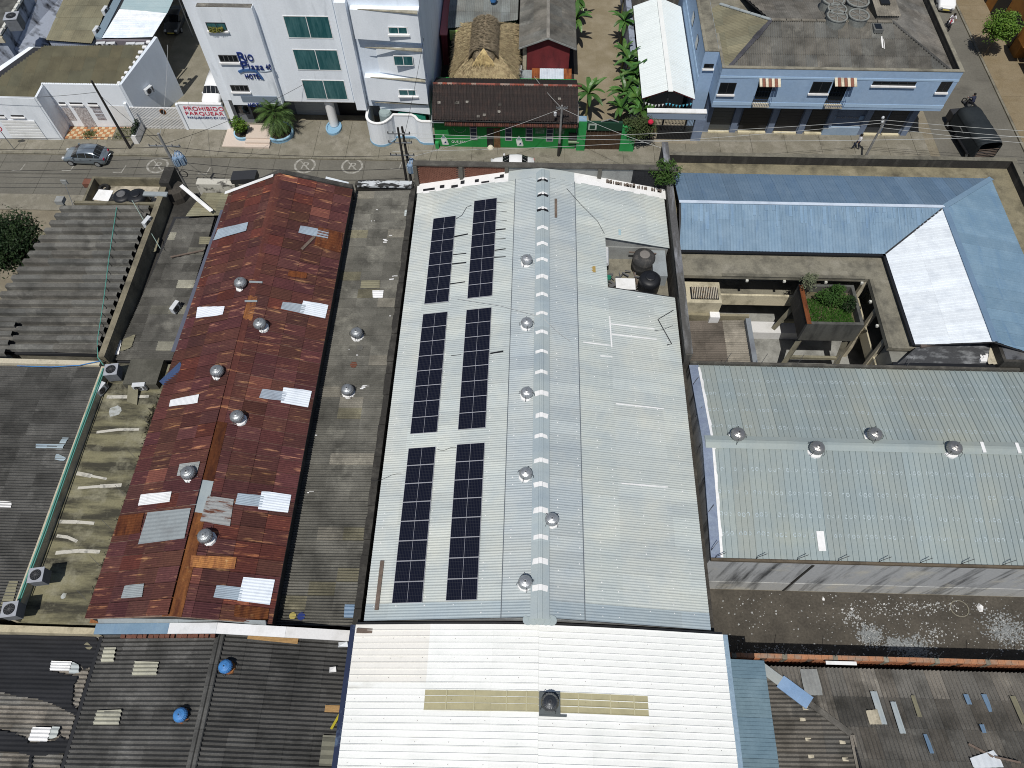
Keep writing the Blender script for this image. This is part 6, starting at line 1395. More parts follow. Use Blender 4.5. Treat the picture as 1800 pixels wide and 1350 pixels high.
# ============================================================ green bar
gbar = bldg('green_bar', 'low green bar with dark clay tile roof and painted bottles', (-2, 55, 0), 'bar')
BX0, BX1, BYF = -8.55, 4.45, 53.95
MB().box(BX0, BX1, BYF, 60, 0, 3.1).build('wall', greenwall, gbar)
MB().box(BX0, BX1 + .1, BYF - .03, BYF - .003, 0, .12).build('plinth', dgreen, gbar)
ry, rz_, ey, ez_ = 56.2, 5.25, 53.3, 3.7
b = MB(); b.add([(BX0, ey, ez_ - .1), (BX1, ey, ez_ - .1), (BX1, ry, rz_ - .1), (BX0, ry, rz_ - .1), (BX0, 58.6, 4.0), (BX1, 58.6, 4.0), (BX0, ey, ez_ - .2), (BX1, ey, ez_ - .2), (BX0, 58.6, 3.2), (BX1, 58.6, 3.2)], [(0, 1, 2, 3), (3, 2, 5, 4), (0, 6, 7, 1), (6, 8, 9, 7), (0, 3, 4, 8, 6), (1, 7, 9, 5, 2), (4, 5, 9, 8)])
btr = b.build('roof', black_p, gbar)
# clay tiles: 300 front tiles as pieces, in courses
n_r, n_c = 10, 30; sl = V((0, ry - ey, rz_ - ez_)); L_ = sl.length; sd = sl.normalized(); nn = V((0, -sd.z, sd.y)); tw_ = (BX1 - BX0) / n_c
n_r, n_c = 15, 54; tw_ = (BX1 - BX0) / n_c
for r_ in range(n_r):
    bb = MB()
    for c_ in range(n_c):
        o = V((BX0 + c_ * tw_ + rnd.uniform(-.008, .008), ey, ez_)) + sd * (r_ * L_ / n_r + rnd.uniform(-.02, .015)) + nn * rnd.uniform(0, .014)
        P = [(0, 0), (.08, .05), (.3, .085), (.55, .05), (.66, -.005), (.98, -.015)]
        bb.add([o + V((t * tw_, 0, 0)) + sd * (v * (L_ / n_r + .03)) + nn * (h + (.035 if v == 0 else 0)) for v in (0, 1) for t, h in P], [(k, k + 1, k + 7, k + 6) for k in range(5)])
    g = rnd.uniform(.85, 1.15); bb.build('tile_course', tile_m, btr, color=(g, g, g))
for k in range(9):
    o = V((rnd.uniform(BX0 + .3, BX1 - .5), ey, ez_)) + sd * rnd.uniform(.2, L_ - .4) + nn * .1; MB().beam(o, o + V((.26, 0, 0)), .22, .02, nn).build('patched_tile', fibre2, btr, color=(rnd.uniform(.5, 1.8),) * 3)
b = MB(); x = BX0
k = 0
while x < BX1:
    bb = MB(); bb.tube([(x, ry, rz_ + .02), (x + .42, ry, rz_ + .02)], .11, 7); bb.build('ridge_tile', redtile, btr, color=rnd.choice([(1.2, 1.4, 1.6), (.6, .7, .8), (1, 1, 1), (1.3, 3.2, 4.0)])); x += .43
facet(btr, [(BX0, ry + .1, rz_ - .1), (BX1, ry + .1, rz_ - .1), (BX1, 58.6, 4.03), (BX0, 58.6, 4.03)], (0, -1, 0), 2.2, waves=8, amp=.02, m=tile_m, col=greys(.4, .7, 0))
x = BX0 + 1.1
while x < BX1 - .05:   # lower red tile eave
    bb = MB(); bb.tube([(x + .1, BYF - .85, 3.22), (x + .1, BYF + .02, 3.5)], .1, 6); bb.build('eave_tile', redtile, btr, color=rnd.choice([(.35, .5, .55), (.5, .65, .7), (.28, .45, .5)])); x += .2
MB().hexa([(BX0 - .1, BYF - .6, 3.3), (BX0 + 1.05, BYF - .6, 3.3), (BX0 + 1.05, BYF + .1, 3.55), (BX0 - .1, BYF + .1, 3.55)], [(BX0 - .1, BYF - .6, 3.35), (BX0 + 1.05, BYF - .6, 3.35), (BX0 + 1.05, BYF + .1, 3.6), (BX0 - .1, BYF + .1, 3.6)]).build('eave_sheet', b1, btr)
MB().box(BX1 - .02, BX1 + .12, ey, 58, 3.6, 3.72).build('verge_trim', plaster_g, btr)
for px in (833, 894, 930, 966):
    a = onY(px, 245, BYF); window_y(gbar, a.x - .33, a.x + .33, .95, 2.75, BYF, mat('navy_louvre', (.04, .05, .08), var=0), mat('grey_frame', (.33, .35, .35), var=.05), 1, 4, .07)
a = onY(868, 255, BYF); MB().box(a.x - .62, a.x + .0, BYF - .02, BYF + .02, .05, 2.35).build('door_opening', black_p, gbar); MB().box(a.x + .02, a.x + .62, BYF - .04, BYF + .02, .05, 2.35).build('door_leaf', mat('brown_door', (.11, .06, .03), (.2, .11, .05), .4, .7, 3, var=.2), gbar)
MB().lathe((a.x - .3, BYF - .2, .12), [(.0, .35), (.2, .3), (.32, .12), (.3, 0)], 8).build('white_sack', white_p, gbar, color=(.85, .8, .65))
def bottle(px, parent):
    a = onY(px[0], px[1], BYF); x, z = a.x, .32
    P = [(-.26, 0), (.3, 0), (.34, .12), (.26, .75), (.18, .9), (.1, 1.0), (.09, 1.2), (-.03, 1.2), (-.05, 1.0), (-.16, .9), (-.3, .75)]
    MB().slab([(x + p[0] - .12 * p[1], BYF - .018, z + p[1]) for p in P], (0, .012, 0)).build('bottle_painting', mat('bottle_paint', (.55, .62, .6), var=.08), parent)
    MB().slab([(x + p[0], BYF - .026, z + p[1]) for p in ((-.22, .14), (.2, .14), (.1, .62), (-.3, .62))], (0, .006, 0)).build('bottle_label', white_p, parent)
    MB().slab([(x + p[0], BYF - .031, z + p[1]) for p in ((-.1, .2), (.14, .2), (.1, .45), (-.02, .36))], (0, .004, 0)).build('bottle_mark', navy, parent)
    MB().slab([(x + p[0], BYF - .024, z + p[1]) for p in ((-.3, .78), (.08, .78), (-.02, 1.0), (-.2, 1.0))], (0, .004, 0)).build('bottle_neck', mat('bottle_shade', (.2, .3, .32), var=0), parent)
bottle((783, 255), gbar); bottle((914, 255), gbar)
a, c = onY(794, 250, BYF), onY(818, 246, BYF); make_text('lettering', 'QUE SEA', white_p, gbar, (a.x, BYF - .02, a.z - .05), (1, 0, 0), (0, 0, 1), .26, .012, width=c.x - a.x)
b = MB(); a = onY(808, 228, BYF)
for k in range(9):
    t0, t1 = math.pi * (1.08 + k * .093), math.pi * (1.08 + (k + 1) * .093); b.beam((a.x + .6 * math.cos(t0), BYF - .01, a.z + .3 + .6 * math.sin(t0)), (a.x + .6 * math.cos(t1), BYF - .01, a.z + .3 + .6 * math.sin(t1)), .04, .05)
b.build('painted_arc', mat('faded_white', (.2, .32, .22), var=0), gbar)
for px in ((949, 230), (984, 231)):
    a = onY(px[0], px[1], BYF); MB().box(a.x - .42, a.x + .42, BYF - .016, BYF - .003, a.z - .3, a.z + .42).build('painted_panel', mat('pale_green_panel', (.10, .2, .12), (.2, .3, .22), .45, .6, 5, var=.1), gbar)
a = onY(1009, 240, BYF); MB().box(a.x - .5, a.x + .5, BYF - .14, BYF, 1.2, 2.0).build('awning_niche', black_p, gbar); MB().box(a.x - .5, a.x + .5, BYF - .3, BYF, 1.02, 1.15).build('counter', mat('pale_green_counter', (.25, .33, .22), var=.1), gbar)
MB().box(BX0 - .02, BX0 + .3, BYF - .35, BYF - .03, .12, .75).build('meter_box', greenwall, gbar, color=(1.6, 1.3, 1.6))
# gate posts and wooden gate beside the bar
gg = thing('wooden_gate', 'dark wooden gate between green posts at the alley entrance', 'gate', (6.5, 54.2, 0))
MB().box(4.57, 5.35, 53.7, 54.1, 0, 3.4).build('post', greenwall, gg, color=(1.5, 1.25, 1.5)); MB().box(8.6, 9.9, 53.7, 54.1, 0, 2.9).build('post', greenwall, gg, color=(1.5, 1.25, 1.5))
MB().box(4.6, 5.3, 53.75, 54.4, 3.41, 3.5).build('post_cap', blue_r, gg, color=(1.5, 1.5, 1.4))
for k in range(9): x = 5.4 + k * .355; MB().box(x, x + .34, 53.95, 54.02, .1, 2.3).build('plank', mat('dark_plank', (.05, .03, .018), (.08, .05, .03), .4, .7, 3, var=.2), gg)
MB().box(5.36, 8.58, 53.8, 54.1, 2.4, 3.25).build('sign_board', dgreen, gg)
MB().box(5.5, 6.25, 53.77, 53.8, 2.5, 3.15).build('sign_panel', mat('pale_sign', (.4, .46, .42), var=.1), gg); MB().box(5.62, 6.1, 53.755, 53.77, 2.6, 3.0).build('sign_face', dgreen, gg)
b = MB(); b.beam((6.6, 53.9, 3.3), (7.4, 53.9, 3.62), .07, .07); b.beam((7.4, 53.9, 3.62), (8.2, 53.9, 3.3), .07, .07); b.build('gate_crest', plaster_g, gg)
# ============================================================ thatched hut, metal roof, red house
th = bldg('thatched_hut', 'thatched palm hut with raised smoke ridge behind the green bar', (-4.2, 63.7, 0), 'hut')
X0, X1, Y0, Y1 = -7.3, -1.05, 59.6, 67.8
MB().box(X0 + .8, X1 - .8, Y0 + .8, Y1 - .8, 0, 3.3).build('wall', mat('dark_timber_wall', (.05, .04, .03), var=.2), th)
lo = [(X0, Y0, 3.1), (X1, Y0, 3.1), (X1, Y1, 3.3), (X0, Y1, 3.3)]; up = [(-5.5, 61.8, 4.35), (-2.9, 61.8, 4.35), (-2.9, 66.2, 4.45), (-5.5, 66.2, 4.45)]
b = MB(); b.hexa(lo, up); thr = b.build('roof', thatch_m, th)
lo2 = [(-5.55, 60.8, 4.75), (-2.95, 60.8, 4.75), (-2.95, 66.3, 4.9), (-5.55, 66.3, 4.9)]
def tuft(b, p, down, nrm, L, w, rg):
    side = down.cross(nrm).normalized(); p = p + nrm * rg.uniform(.02, .16); e = p + down * L + nrm * rg.uniform(-.06, .16) + side * rg.uniform(-.12, .12)
    b.add([p - side * w, p + side * w, e + side * w * .2, e - side * w * .2], [(0, 1, 2, 3)])
def thatchface(b, a, c, d, e, n, rg, L=.5):
    a, c, d, e = V(a), V(c), V(d), V(e); nrm = (c - a).cross(e - a).normalized()
    if nrm.z < 0: nrm = -nrm
    for _ in range(n):
        u, v = rg.random(), rg.random() ** .9; p = (a.lerp(c, u)).lerp(e.lerp(d, u), v); dn = ((a.lerp(c, u)) - (e.lerp(d, u))).normalized()
        tuft(b, p, dn, nrm, L * rg.uniform(.5, 1.2), rg.uniform(.02, .05), rg)
rg = random.Random(51); b = MB()
for i in range(4): thatchface(b, lo[i], lo[(i + 1) % 4], up[(i + 1) % 4], up[i], 2100, rg)
stuff(b.build('thatch_strands', thatch_m, thr))
# dormer ridge of older thatch: rounded barrel with a pale front fan
b = MB(); ys = [60.9, 61.4, 62.2, 63.5, 65, 66.3]; prof = [(k / 8 * math.pi) for k in range(9)]
for y in ys:
    s_ = .72 if y == 60.9 else 1.0
    for a in prof: b.v.append(V((-4.25 - 1.22 * s_ * math.cos(a), y, 4.0 + (1.35 if y > 61 else .95) * math.sin(a) ** .8)))
for i in range(len(ys) - 1):
    for k in range(8): b.f.append([i * 9 + k, i * 9 + k + 1, (i + 1) * 9 + k + 1, (i + 1) * 9 + k]); b.m.append(0)
b.f.append(list(range(9))); b.m.append(0)
rdg = b.build('smoke_ridge', thatch_d, th)
b = MB()
for k in range(2300):
    a = rg.uniform(.1, math.pi - .1); y = rg.uniform(61.1, 66.3); p = V((-4.25 - 1.22 * math.cos(a), y, 4.0 + 1.35 * math.sin(a) ** .8)); nrm = V((-math.cos(a), 0, math.sin(a))); dn = V((-math.sin(a) * (1 if a < math.pi / 2 else -1), rg.uniform(-.5, .1), -abs(math.cos(a)) - .1)).normalized()
    tuft(b, p, dn, nrm, rg.uniform(.3, .65), .05, rg)
stuff(b.build('ridge_strands', thatch_d, rdg))
b = MB()
for k in range(700):
    a = rg.uniform(.25, math.pi - .25); r_ = rg.uniform(.05, .95); p = V((-4.25 - .8 * r_ * math.cos(a), 61.25 - .3 * r_, 5.2 - 1.0 * r_ + .15 * math.sin(a))); dn = V((-math.cos(a) * .6, -.55, -.8)).normalized(); tuft(b, p, dn, V((0, -.75, .6)), rg.uniform(.35, .8), .045, rg)
stuff(b.build('fan_strands', thatch_m, rdg, color=(1.35, 1.3, 1.1)))
zr = bldg('zinc_lean_to', 'old zinc roof behind the thatched hut with a blue bucket on it', (-5, 71, 0), 'shed')
hull_walls([(-8.0, 66.6, 3.5), (-1.3, 68.3, 3.5), (-1.2, 82, 4.2), (-8.2, 82, 4.2)]).build('wall', dgreen, zr)
facet(zr, [(-8.1, 66.5, 3.7), (-1.2, 68.0, 3.7), (-1.1, 82, 4.6), (-8.3, 82, 4.6)], (0, 1, 0), .95, 2.6, waves=5, amp=.03, m=mat('old_zinc', (.22, .235, .225), (.14, .14, .13), .4, .7, .6, var=.15), col=greys(.85, 1.25, 0), lift=.05)
MB().box(-7.9, -6.6, 66.3, 66.5, 2.6, 3.6).build('lime_fascia', mat('lime_paint', (.35, .5, .15), var=.1), zr)
c = at(867, 2, 4.3); t = thing('blue_bucket', 'blue plastic bucket on the old zinc roof at the top edge', 'bucket', c)
MB().lathe(c, [(.0, .0), (.3, .0), (.36, .5), (.34, .52), (.32, .1), (0, .1)], 14).build('body', blue_pl, t)
rh = bldg('red_house', 'oxblood gabled house with long grey corrugated roof', (1.9, 68, 0), 'house')
b = MB(); body_gable_y(b, -.2, 3.9, 63.4, 84, 4.0, 1.75, 5.0); b.build('wall', redwall, rh)
MB().box(-.62, -.25, 63.5, 63.8, 0, 3.9).build('corner_post', cream, rh)
b = MB(); zA = lambda x: 4.1 + 1.1 * (x + 1.0) / 2.75; zB = lambda x: 4.1 + 1.1 * (4.5 - x) / 2.75
deck(b, -1.0, 1.75, 63.05, 84, zA); deck(b, 1.75, 4.5, 63.05, 84, zB); rhr = b.build('roof', darkmetal, rh)
facet(rhr, [(-1.0, 63.0, 4.1), (1.75, 63.0, 5.2), (1.75, 84, 5.2), (-1.0, 84, 4.1)], (1, 0, 0), .8, 1.5, waves=5, amp=.035, m=fibre, col=greys(1.25, 1.5, 0), lift=.03)
facet(rhr, [(4.5, 63.0, 4.1), (4.5, 84, 4.1), (1.75, 84, 5.2), (1.75, 63.0, 5.2)], (-1, 0, 0), .8, 1.5, waves=5, amp=.035, m=fibre, col=greys(1.0, 1.2, 0), lift=.03)
MB().beam((1.75, 63, 5.28), (1.75, 84, 5.28), .3, .06).build('ridge_cap', fibre2, rhr, color=(1.6, 1.6, 1.6))
b = MB(); b.beam((-1.0, 62.98, 4.12), (1.75, 62.98, 5.24), .06, .14); b.beam((1.75, 62.98, 5.24), (4.5, 62.98, 4.12), .06, .14); b.build('bargeboard', plaster_g, rhr)
facet(rh, [(-1.6, 61.7, 1.4), (.3, 61.7, 1.4), (.3, 63.2, 1.65), (-1.6, 63.2, 1.65)], (0, 1, 0), 2, waves=8, amp=.02, m=b1, name='canopy_sheet')
facet(rh, [(.3, 61.7, 1.45), (4.2, 61.7, 1.45), (4.2, 63.35, 1.75), (.3, 63.35, 1.75)], (0, 1, 0), .8, waves=5, amp=.02, m=b1, matf=lambda i, j, c: rust2 if i in (0, 4) else shiny, col=lambda i, j, c: (1, .8, .75) if i in (0, 4) else (.85, .9, .95), name='canopy_sheet')
ac1 = None
pk = bldg('pink_shed', 'small pink roofed shed squeezed between hotel and hut', (-8.3, 68, 0), 'shed')
MB().box(-8.75, -8.15, 66, 72, 0, 3.4).build('wall', redwall, pk); MB().box(-8.85, -8.1, 65.9, 72, 3.4, 3.5).build('roof', mat('pink_sheet', (.5, .17, .17), var=.08), pk)
MB().box(-8.9, 5.0, 58.7, 59.5, 0, .02).build('yard_strip', mat('dark_yard', (.03, .028, .025), var=.2), None); struct(bpy.data.objects['yard_strip'])
o = MB().box(-8.9, 4.6, 58.6, 90, 0, .012).build('yard', mat('dark_yard', (.03, .028, .025), var=.2)); struct(o)
o = MB().quad((4.6, 54.1, .009), (11, 54.1, .009), (11, 100, .009), (4.6, 100, .009)).build('alley', mat('alley_earth', (.22, .185, .12), (.29, .25, .18), .4, .7, .6, bump=.3, dirt2=(.12, .11, .06), lo2=.6, hi2=.8, scale2=.5, var=.12)); struct(o)
# ============================================================ white long roof and its gate
wl = bldg('white_gable_hall', 'long hall with plain white gable roof and bunting at the front', (12.7, 63, 0), 'hall')
b = MB(); body_gable_y(b, 10.7, 14.6, 58.5, 70.0, 3.9, 12.7, 4.8); b.build('wall', mat('hall_wall', (.2, .2, .2), var=.1), wl)
zA = lambda x: 4.0 + 1.0 * (x - 10.35) / 2.35; zB = lambda x: 4.0 + 1.0 * (15.1 - x) / 2.4
b = MB(); deck(b, 10.35, 12.7, 56.3, 70.2, zA); deck(b, 12.7, 15.1, 56.3, 70.2, zB); wlr = b.build('roof', redwall, wl)
facet(wlr, [(10.35, 56.25, 4.0), (12.7, 56.25, 5.0), (12.7, 70.2, 5.0), (10.35, 70.2, 4.0)], (1, 0, 0), 1.0, waves=4, amp=.012, prof='rib', m=white_r, col=lambda i, j, c: (.93, .98, 1.0))
facet(wlr, [(15.1, 56.25, 4.0), (15.1, 70.2, 4.0), (12.7, 70.2, 5.0), (12.7, 56.25, 5.0)], (-1, 0, 0), 1.0, waves=4, amp=.012, prof='rib', m=white_r, col=lambda i, j, c: (.93, .98, 1.0))
MB().beam((12.7, 55.9, 5.08), (12.7, 70.2, 5.08), .42, .07).build('ridge_cap', white_r, wlr)
for k, x in enumerate((10.6, 12.7, 14.9)): MB().box(x - .06, x + .06, 56.4, 56.52, 0, 3.95 if k != 1 else 4.8).build('post', darkmetal, wl)
bn = thing('bunting', 'white and blue pennant bunting strung under the white hall roof', 'bunting', (12.7, 56.1, 3.4))
for k in range(14):
    s = k / 13; x = 10.7 + s * 4.1; hang = .25 * math.sin((s * 2 % 1) * math.pi); z = 3.75 - hang
    MB().slab([(x - .1, 56.1, z), (x + .1, 56.1, z), (x, 56.1, z - .3)], (0, .008, 0)).build('pennant', white_p if k < 6 else mat('sky_pennant', (.12, .5, .68), var=0), bn)
MB().tube([(10.6, 56.1, 3.75), (11.6, 56.1, 3.5), (12.7, 56.1, 3.76), (13.8, 56.1, 3.5), (14.9, 56.1, 3.76)], .01, 4).build('cord', wire_m, bn)
o = MB().box(10.2, 16.0, 54.9, 58.5, .125, .14).build('forecourt', pavement_m, color=(1.2, 1.15, 1.1)); struct(o)
fg = thing('barred_gate', 'black barred gate under a blue grey beam in front of the white hall', 'gate', (13.3, 55.5, 0))
MB().box(10.9, 16.2, 55.3, 55.75, 2.55, 3.25).build('beam', mat('bluegrey_beam', (.24, .30, .40), var=.06), fg); MB().box(10.85, 16.25, 55.25, 55.8, 3.26, 3.36).build('beam_cap', white_p, fg)
MB().box(15.4, 16.3, 55.28, 55.7, 0, 2.54).build('post', slate, fg, color=(1.3, 1.3, 1.3))
b = MB()
for k in range(34): x = 11.0 + k * .13; b.box(x, x + .028, 55.4, 55.43, .1, 2.5)
for z in (.15, .95, 1.7, 2.4): b.box(10.95, 15.4, 55.43, 55.46, z, z + .06)
b.build('bars', darkmetal, fg)
MB().box(12.2, 15.38, 55.475, 55.5, .15, 1.1).build('lower_panel', black_p, fg)
MB().box(11.2, 12.0, 55.35, 55.39, 1.1, 1.5).build('notice', mat('brown_notice', (.2, .13, .08), var=.1), fg)
o = MB().box(10.9, 15.5, 55.9, 58.4, .02, .12).build('cream_floor', cream); struct(o)
# ============================================================ blue corner building
bb_ = bldg('blue_corner_building', 'blue corner building with hipped grey roof and dark shop fronts', (26.5, 60, 0), 'building')
UX0, UX1, UY0, UY1, UZ0, UZ1 = 16.5, 36.9, 55.25, 68.5, 4.0, 8.0
MB().box(UX0, UX1, UY0 + .25, UY1, UZ0, 7.2).build('upper_storey', bluewall, bb_); MB().box(UX0, UX1 - .3, UY0 + .26, 80, 7.2, 7.25).build('roof_slab', concrete, bb_)
MB().box(UX0, UX1, UY0, UY0 + .24, UZ0, UZ1).build('front_wall', bluewall, bb_)
MB().box(UX1 - .25, UX1 + .02, UY0 + .26, 78, UZ0, UZ1).build('side_parapet', mould, bb_, color=(1.3, 1.3, 1.3))
MB().box(UX0 - .02, UX0 + .22, UY0 + .25, 60, 7.2, UZ1).build('side_parapet', bluewall, bb_); MB().box(UX0 - .02, UX0 + .22, UY0 + .28, 60, UZ1 + .002, UZ1 + .07).build('coping', concrete, bb_, color=(1.2, 1.2, 1.2))
b = MB(); b.box(UX0 - .03, UX1 + .05, UY0 - .03, UY0 + .27, UZ1, UZ1 + .07); b.box(UX1 - .28, UX1 + .05, UY0 + .28, 78, UZ1, UZ1 + .07); b.build('coping', concrete, bb_, color=(1.2, 1.2, 1.2))
for z, h in ((7.05, .2), (4.28, .34)): MB().box(UX0 - .01, UX1 + .02, UY0 - .03, UY0 - .003, z, z + h).build('string_course', bluelight, bb_)
MB().box(16.6, 36.0, 56.800, 70, 0, 3.99).build('shop_wall', slate, bb_)
for x in (16.6, 19.2, 22.7, 25.6, 28.0, 31.3, 35.4): MB().box(x, x + .55, 56.550, 56.800, 0, 3.1).build('pilaster', slate, bb_, color=(1.15, 1.15, 1.15))
MB().box(16.6, 36.0, 56.400, 56.790, 3.1, 3.98).build('shop_fascia', slate, bb_, color=(.75, .78, .8))
for x0, x1 in ((16.9, 19.4), (19.9, 22.8), (23.3, 26.2), (26.7, 30.8), (31.3, 35.2)): MB().box(x0, x1, 56.370, 56.395, 3.25, 3.85).build('fascia_panel', slate, bb_, color=(.55, .58, .62))
for x0, x1, col in ((17.2, 19.15, (2.2, 2.3, 2.1)), (20.0, 22.6, (.5, .5, .5)), (23.4, 25.5, (1.0, 1.0, 1.05)), (26.3, 27.9, (.8, .8, .8)), (31.9, 33.4, (1.1, 1.2, 1.3)), (33.6, 35.2, (1.1, 1.2, 1.3))):
    b = MB()
    for k in range(9): b.box(x0, x1, 56.720, 56.790, .3 + k * .3, .3 + k * .3 + .285)
    b.build('roller_shutter', darkmetal, bb_, color=col)
    MB().box(x0, x1, 56.430, 56.710, .12, .27).build('door_step', cream, bb_, color=(1.2, 1.2, 1.1))
MB().box(27.9, 31.25, 56.450, 56.790, .12, 1.0).build('counter_wall', bluewall, bb_, color=(.9, .85, .8))
make_text('lettering', 'portal del rio', mat('faded_letters', (.3, .31, .33), var=0), bb_, (28.6, 56.780, 1.75), (1, 0, 0), (0, 0, 1), .3, .02, width=2.3)
for x in (28.2, 30.9): MB().box(x, x + .5, 56.730, 56.790, 1.7, 2.1).build('plaque', bluewall, bb_, color=(.7, .75, .8))
def bpx(x, y): return onY(1200 + x / 3, y / 3, UY0)
def bwin(x0, x1, y0, y1, sill=True, nx=2, y=UY0, fr=darkmetal):
    a, c_ = bpx(x0, y1), bpx(x1, y0); window_y(bb_, a.x, c_.x, a.z, c_.z, y, win_dark, fr, nx, 1, .04, white_p if sill else None)
def bq(xa, ya, xb, yb_): a, c_ = bpx(xa, ya), bpx(xb, yb_); return a, c_
for (tl, tr, bl, br, yt, ybm, nx) in ((198, 285, 185, 270, 435, 495, 2), (690, 790, 665, 765, 430, 490, 2), (1005, 1235, 998, 1228, 428, 448, 5), (1365, 1428, 1338, 1395, 425, 485, 2)):
    x0 = (bpx(tl, yt).x + bpx(bl, ybm).x) / 2; x1 = (bpx(tr, yt).x + bpx(br, ybm).x) / 2; z1 = bpx(tl, yt).z; z0 = bpx(bl, ybm).z
    window_y(bb_, x0, min(x1, UX1 - .1), z0, z1, UY0, win_dark, darkmetal, nx, 1, .05, white_p)
for (tl, tr, yt) in ((405, 500, 430), (800, 900, 428)):
    x0, x1 = bpx(tl, yt).x, bpx(tr, yt).x - .25; z1 = bpx(tl, yt).z; z0 = 4.65
    MB().box(x0, x1, UY0 - .015, UY0 + .01, z0, z1).build('balcony_door', win_dark, bb_)
    MB().box(x1 + .0, x1 + .35, UY0 - .05, UY0 - .003, z1 - .9, z1).build('door_leaf', slate, bb_)
    aw_ = None
    for k in range(7):
        xx = x0 - .1 + k * (x1 - x0 + .55) / 7; ww = (x1 - x0 + .55) / 7 - .03
        MB().hexa([(xx, UY0 - .75, z1 + .02), (xx + ww, UY0 - .75, z1 + .02), (xx + ww, UY0, z1 + .3), (xx, UY0, z1 + .3)], [(xx, UY0 - .75, z1 + .07), (xx + ww, UY0 - .75, z1 + .07), (xx + ww, UY0, z1 + .36), (xx, UY0, z1 + .36)]).build('awning_slat', cream if k % 2 == 0 else mat('rust_awning', (.22, .09, .06), var=.2), bb_, color=(1.2, 1.2, 1.2) if k % 2 == 0 else (1, 1, 1))
    MB().box(x0 - .05, x1 + .1, UY0 - .55, UY0 - .003, 4.5, 4.6).build('balcony_floor', cream, bb_)
    b = MB()
    for z in (4.75, 5.3): b.box(x0 - .08, x1 + .12, UY0 - .58, UY0 - .55, z, z + .03)
    for k in range(11): xx = x0 - .08 + k * (x1 - x0 + .2) / 10; b.box(xx, xx + .02, UY0 - .575, UY0 - .555, 4.6, 5.3)
    for xx in (x0 - .08, x1 + .1): b.box(xx, xx + .02, UY0 - .55, UY0, 5.3, 5.33); b.box(xx, xx + .02, UY0 - .55, UY0, 4.75, 4.78)
    b.build('balcony_rail', navy, bb_, color=(1.5, 2, 1))
# roof planes behind the parapet
ez0 = 7.45; fl_, fr_ = V((17.0, 55.6, ez0)), V((36.5, 55.6, ez0)); rz0 = 9.0
rl, rr_ = at(1356, 38, rz0), at(1568, 38, rz0); rl.z = rr_.z = rz0; ry_ = (rl.y + rr_.y) / 2; rl.y = rr_.y = ry_
bl_ = at(1229, 30, 7.5); bk = at(1264, 8, 8.1)
b = MB(); nrt = V((36.5, 78, ez0)); rr2 = V((rr_.x, 78, rz0))
for q in ([fl_, fr_, rr_, rl], [fr_, nrt, rr2, rr_], [bl_, fl_, rl, bk]):
    p = [v - V((0, 0, .05)) for v in q]; b.slab(p, (0, 0, -.08))
bkq = [rl, rr_, rr_ + V((0, 14, -2.6)), rl + V((-4, 14, -2.6))]; b.slab([v - V((0, 0, .05)) for v in bkq], (0, 0, -.08))
ubr = b.build('roof', darkmetal, bb_)
facet(ubr, [fl_, fr_, rr_, rl], (0, 1, 0), 1.0, 1.7, waves=5, amp=.085, m=fibre, col=greys(1.7, 2.05, .05, .8), lift=.06, tilt=.025)
facet(ubr, [fl_, rl, bk, bl_], (1, 0, 0), 1.0, 1.7, waves=5, amp=.02, m=fibre3, col=greys(.75, 1.0, .08, 1.3), lift=.04)
facet(ubr, [fr_, nrt, rr2, rr_], (-1, 0, 0), 1.2, 2.2, waves=4, amp=.008, m=fibre2, col=greys(1.1, 1.25, 0), lift=.03, tilt=.004)
facet(ubr, bkq, (0, -1, 0), 1.0, 2, waves=5, amp=.035, m=fibre2, col=greys(.95, 1.2, 0), lift=.04)
for k in range(8):
    a, c_ = fl_.lerp(rl, k / 8), fl_.lerp(rl, (k + 1.02) / 8); MB().beam(a + V((0, 0, .1)), c_ + V((0, 0, .1)), rnd.uniform(.3, .5), .07).build('hip_cap', darkfibre, ubr, color=(.9, .9, 1.1))
    a, c_ = fr_.lerp(rr_, k / 8), fr_.lerp(rr_, (k + 1.02) / 8); MB().beam(a + V((0, 0, .1)), c_ + V((0, 0, .1)), rnd.uniform(.18, .28), .06).build('hip_cap', darkfibre, ubr)
    a, c_ = rl.lerp(rr_, k / 8), rl.lerp(rr_, (k + .94) / 8); MB().beam(a + V((0, 0, .1)), c_ + V((0, 0, .1)), .3, .08).build('ridge_cap', fibre2, ubr, color=(1.6, 1.55, 1.45))
    if k < 5: a, c_ = rl.lerp(bk, k / 5), rl.lerp(bk, (k + .95) / 5); MB().beam(a + V((0, 0, .1)), c_ + V((0, 0, .1)), .3, .07).build('hip_cap', zinc, ubr, color=(.8, .8, .8))
for px, sz in (((1541, 52), .35), ):
    P_ = Plane(fl_, fr_, rl); c = P_.hit(*px); MB().box(c.x - .4, c.x + .4, c.y - .5, c.y + .5, c.z, c.z + .3).build('roof_hatch', plaster_g, ubr, color=(.5, .5, .5)); MB().box(c.x - .28, c.x + .28, c.y - .36, c.y + .36, c.z + .31, c.z + .33).build('hatch_glass', win_dark, ubr)
patch(ubr, Plane(fl_, fr_, rl), [(1545, 65), (1552, 65), (1556, 88), (1548, 84)], white_p, (0, 1, 0), .09, 2, .02)
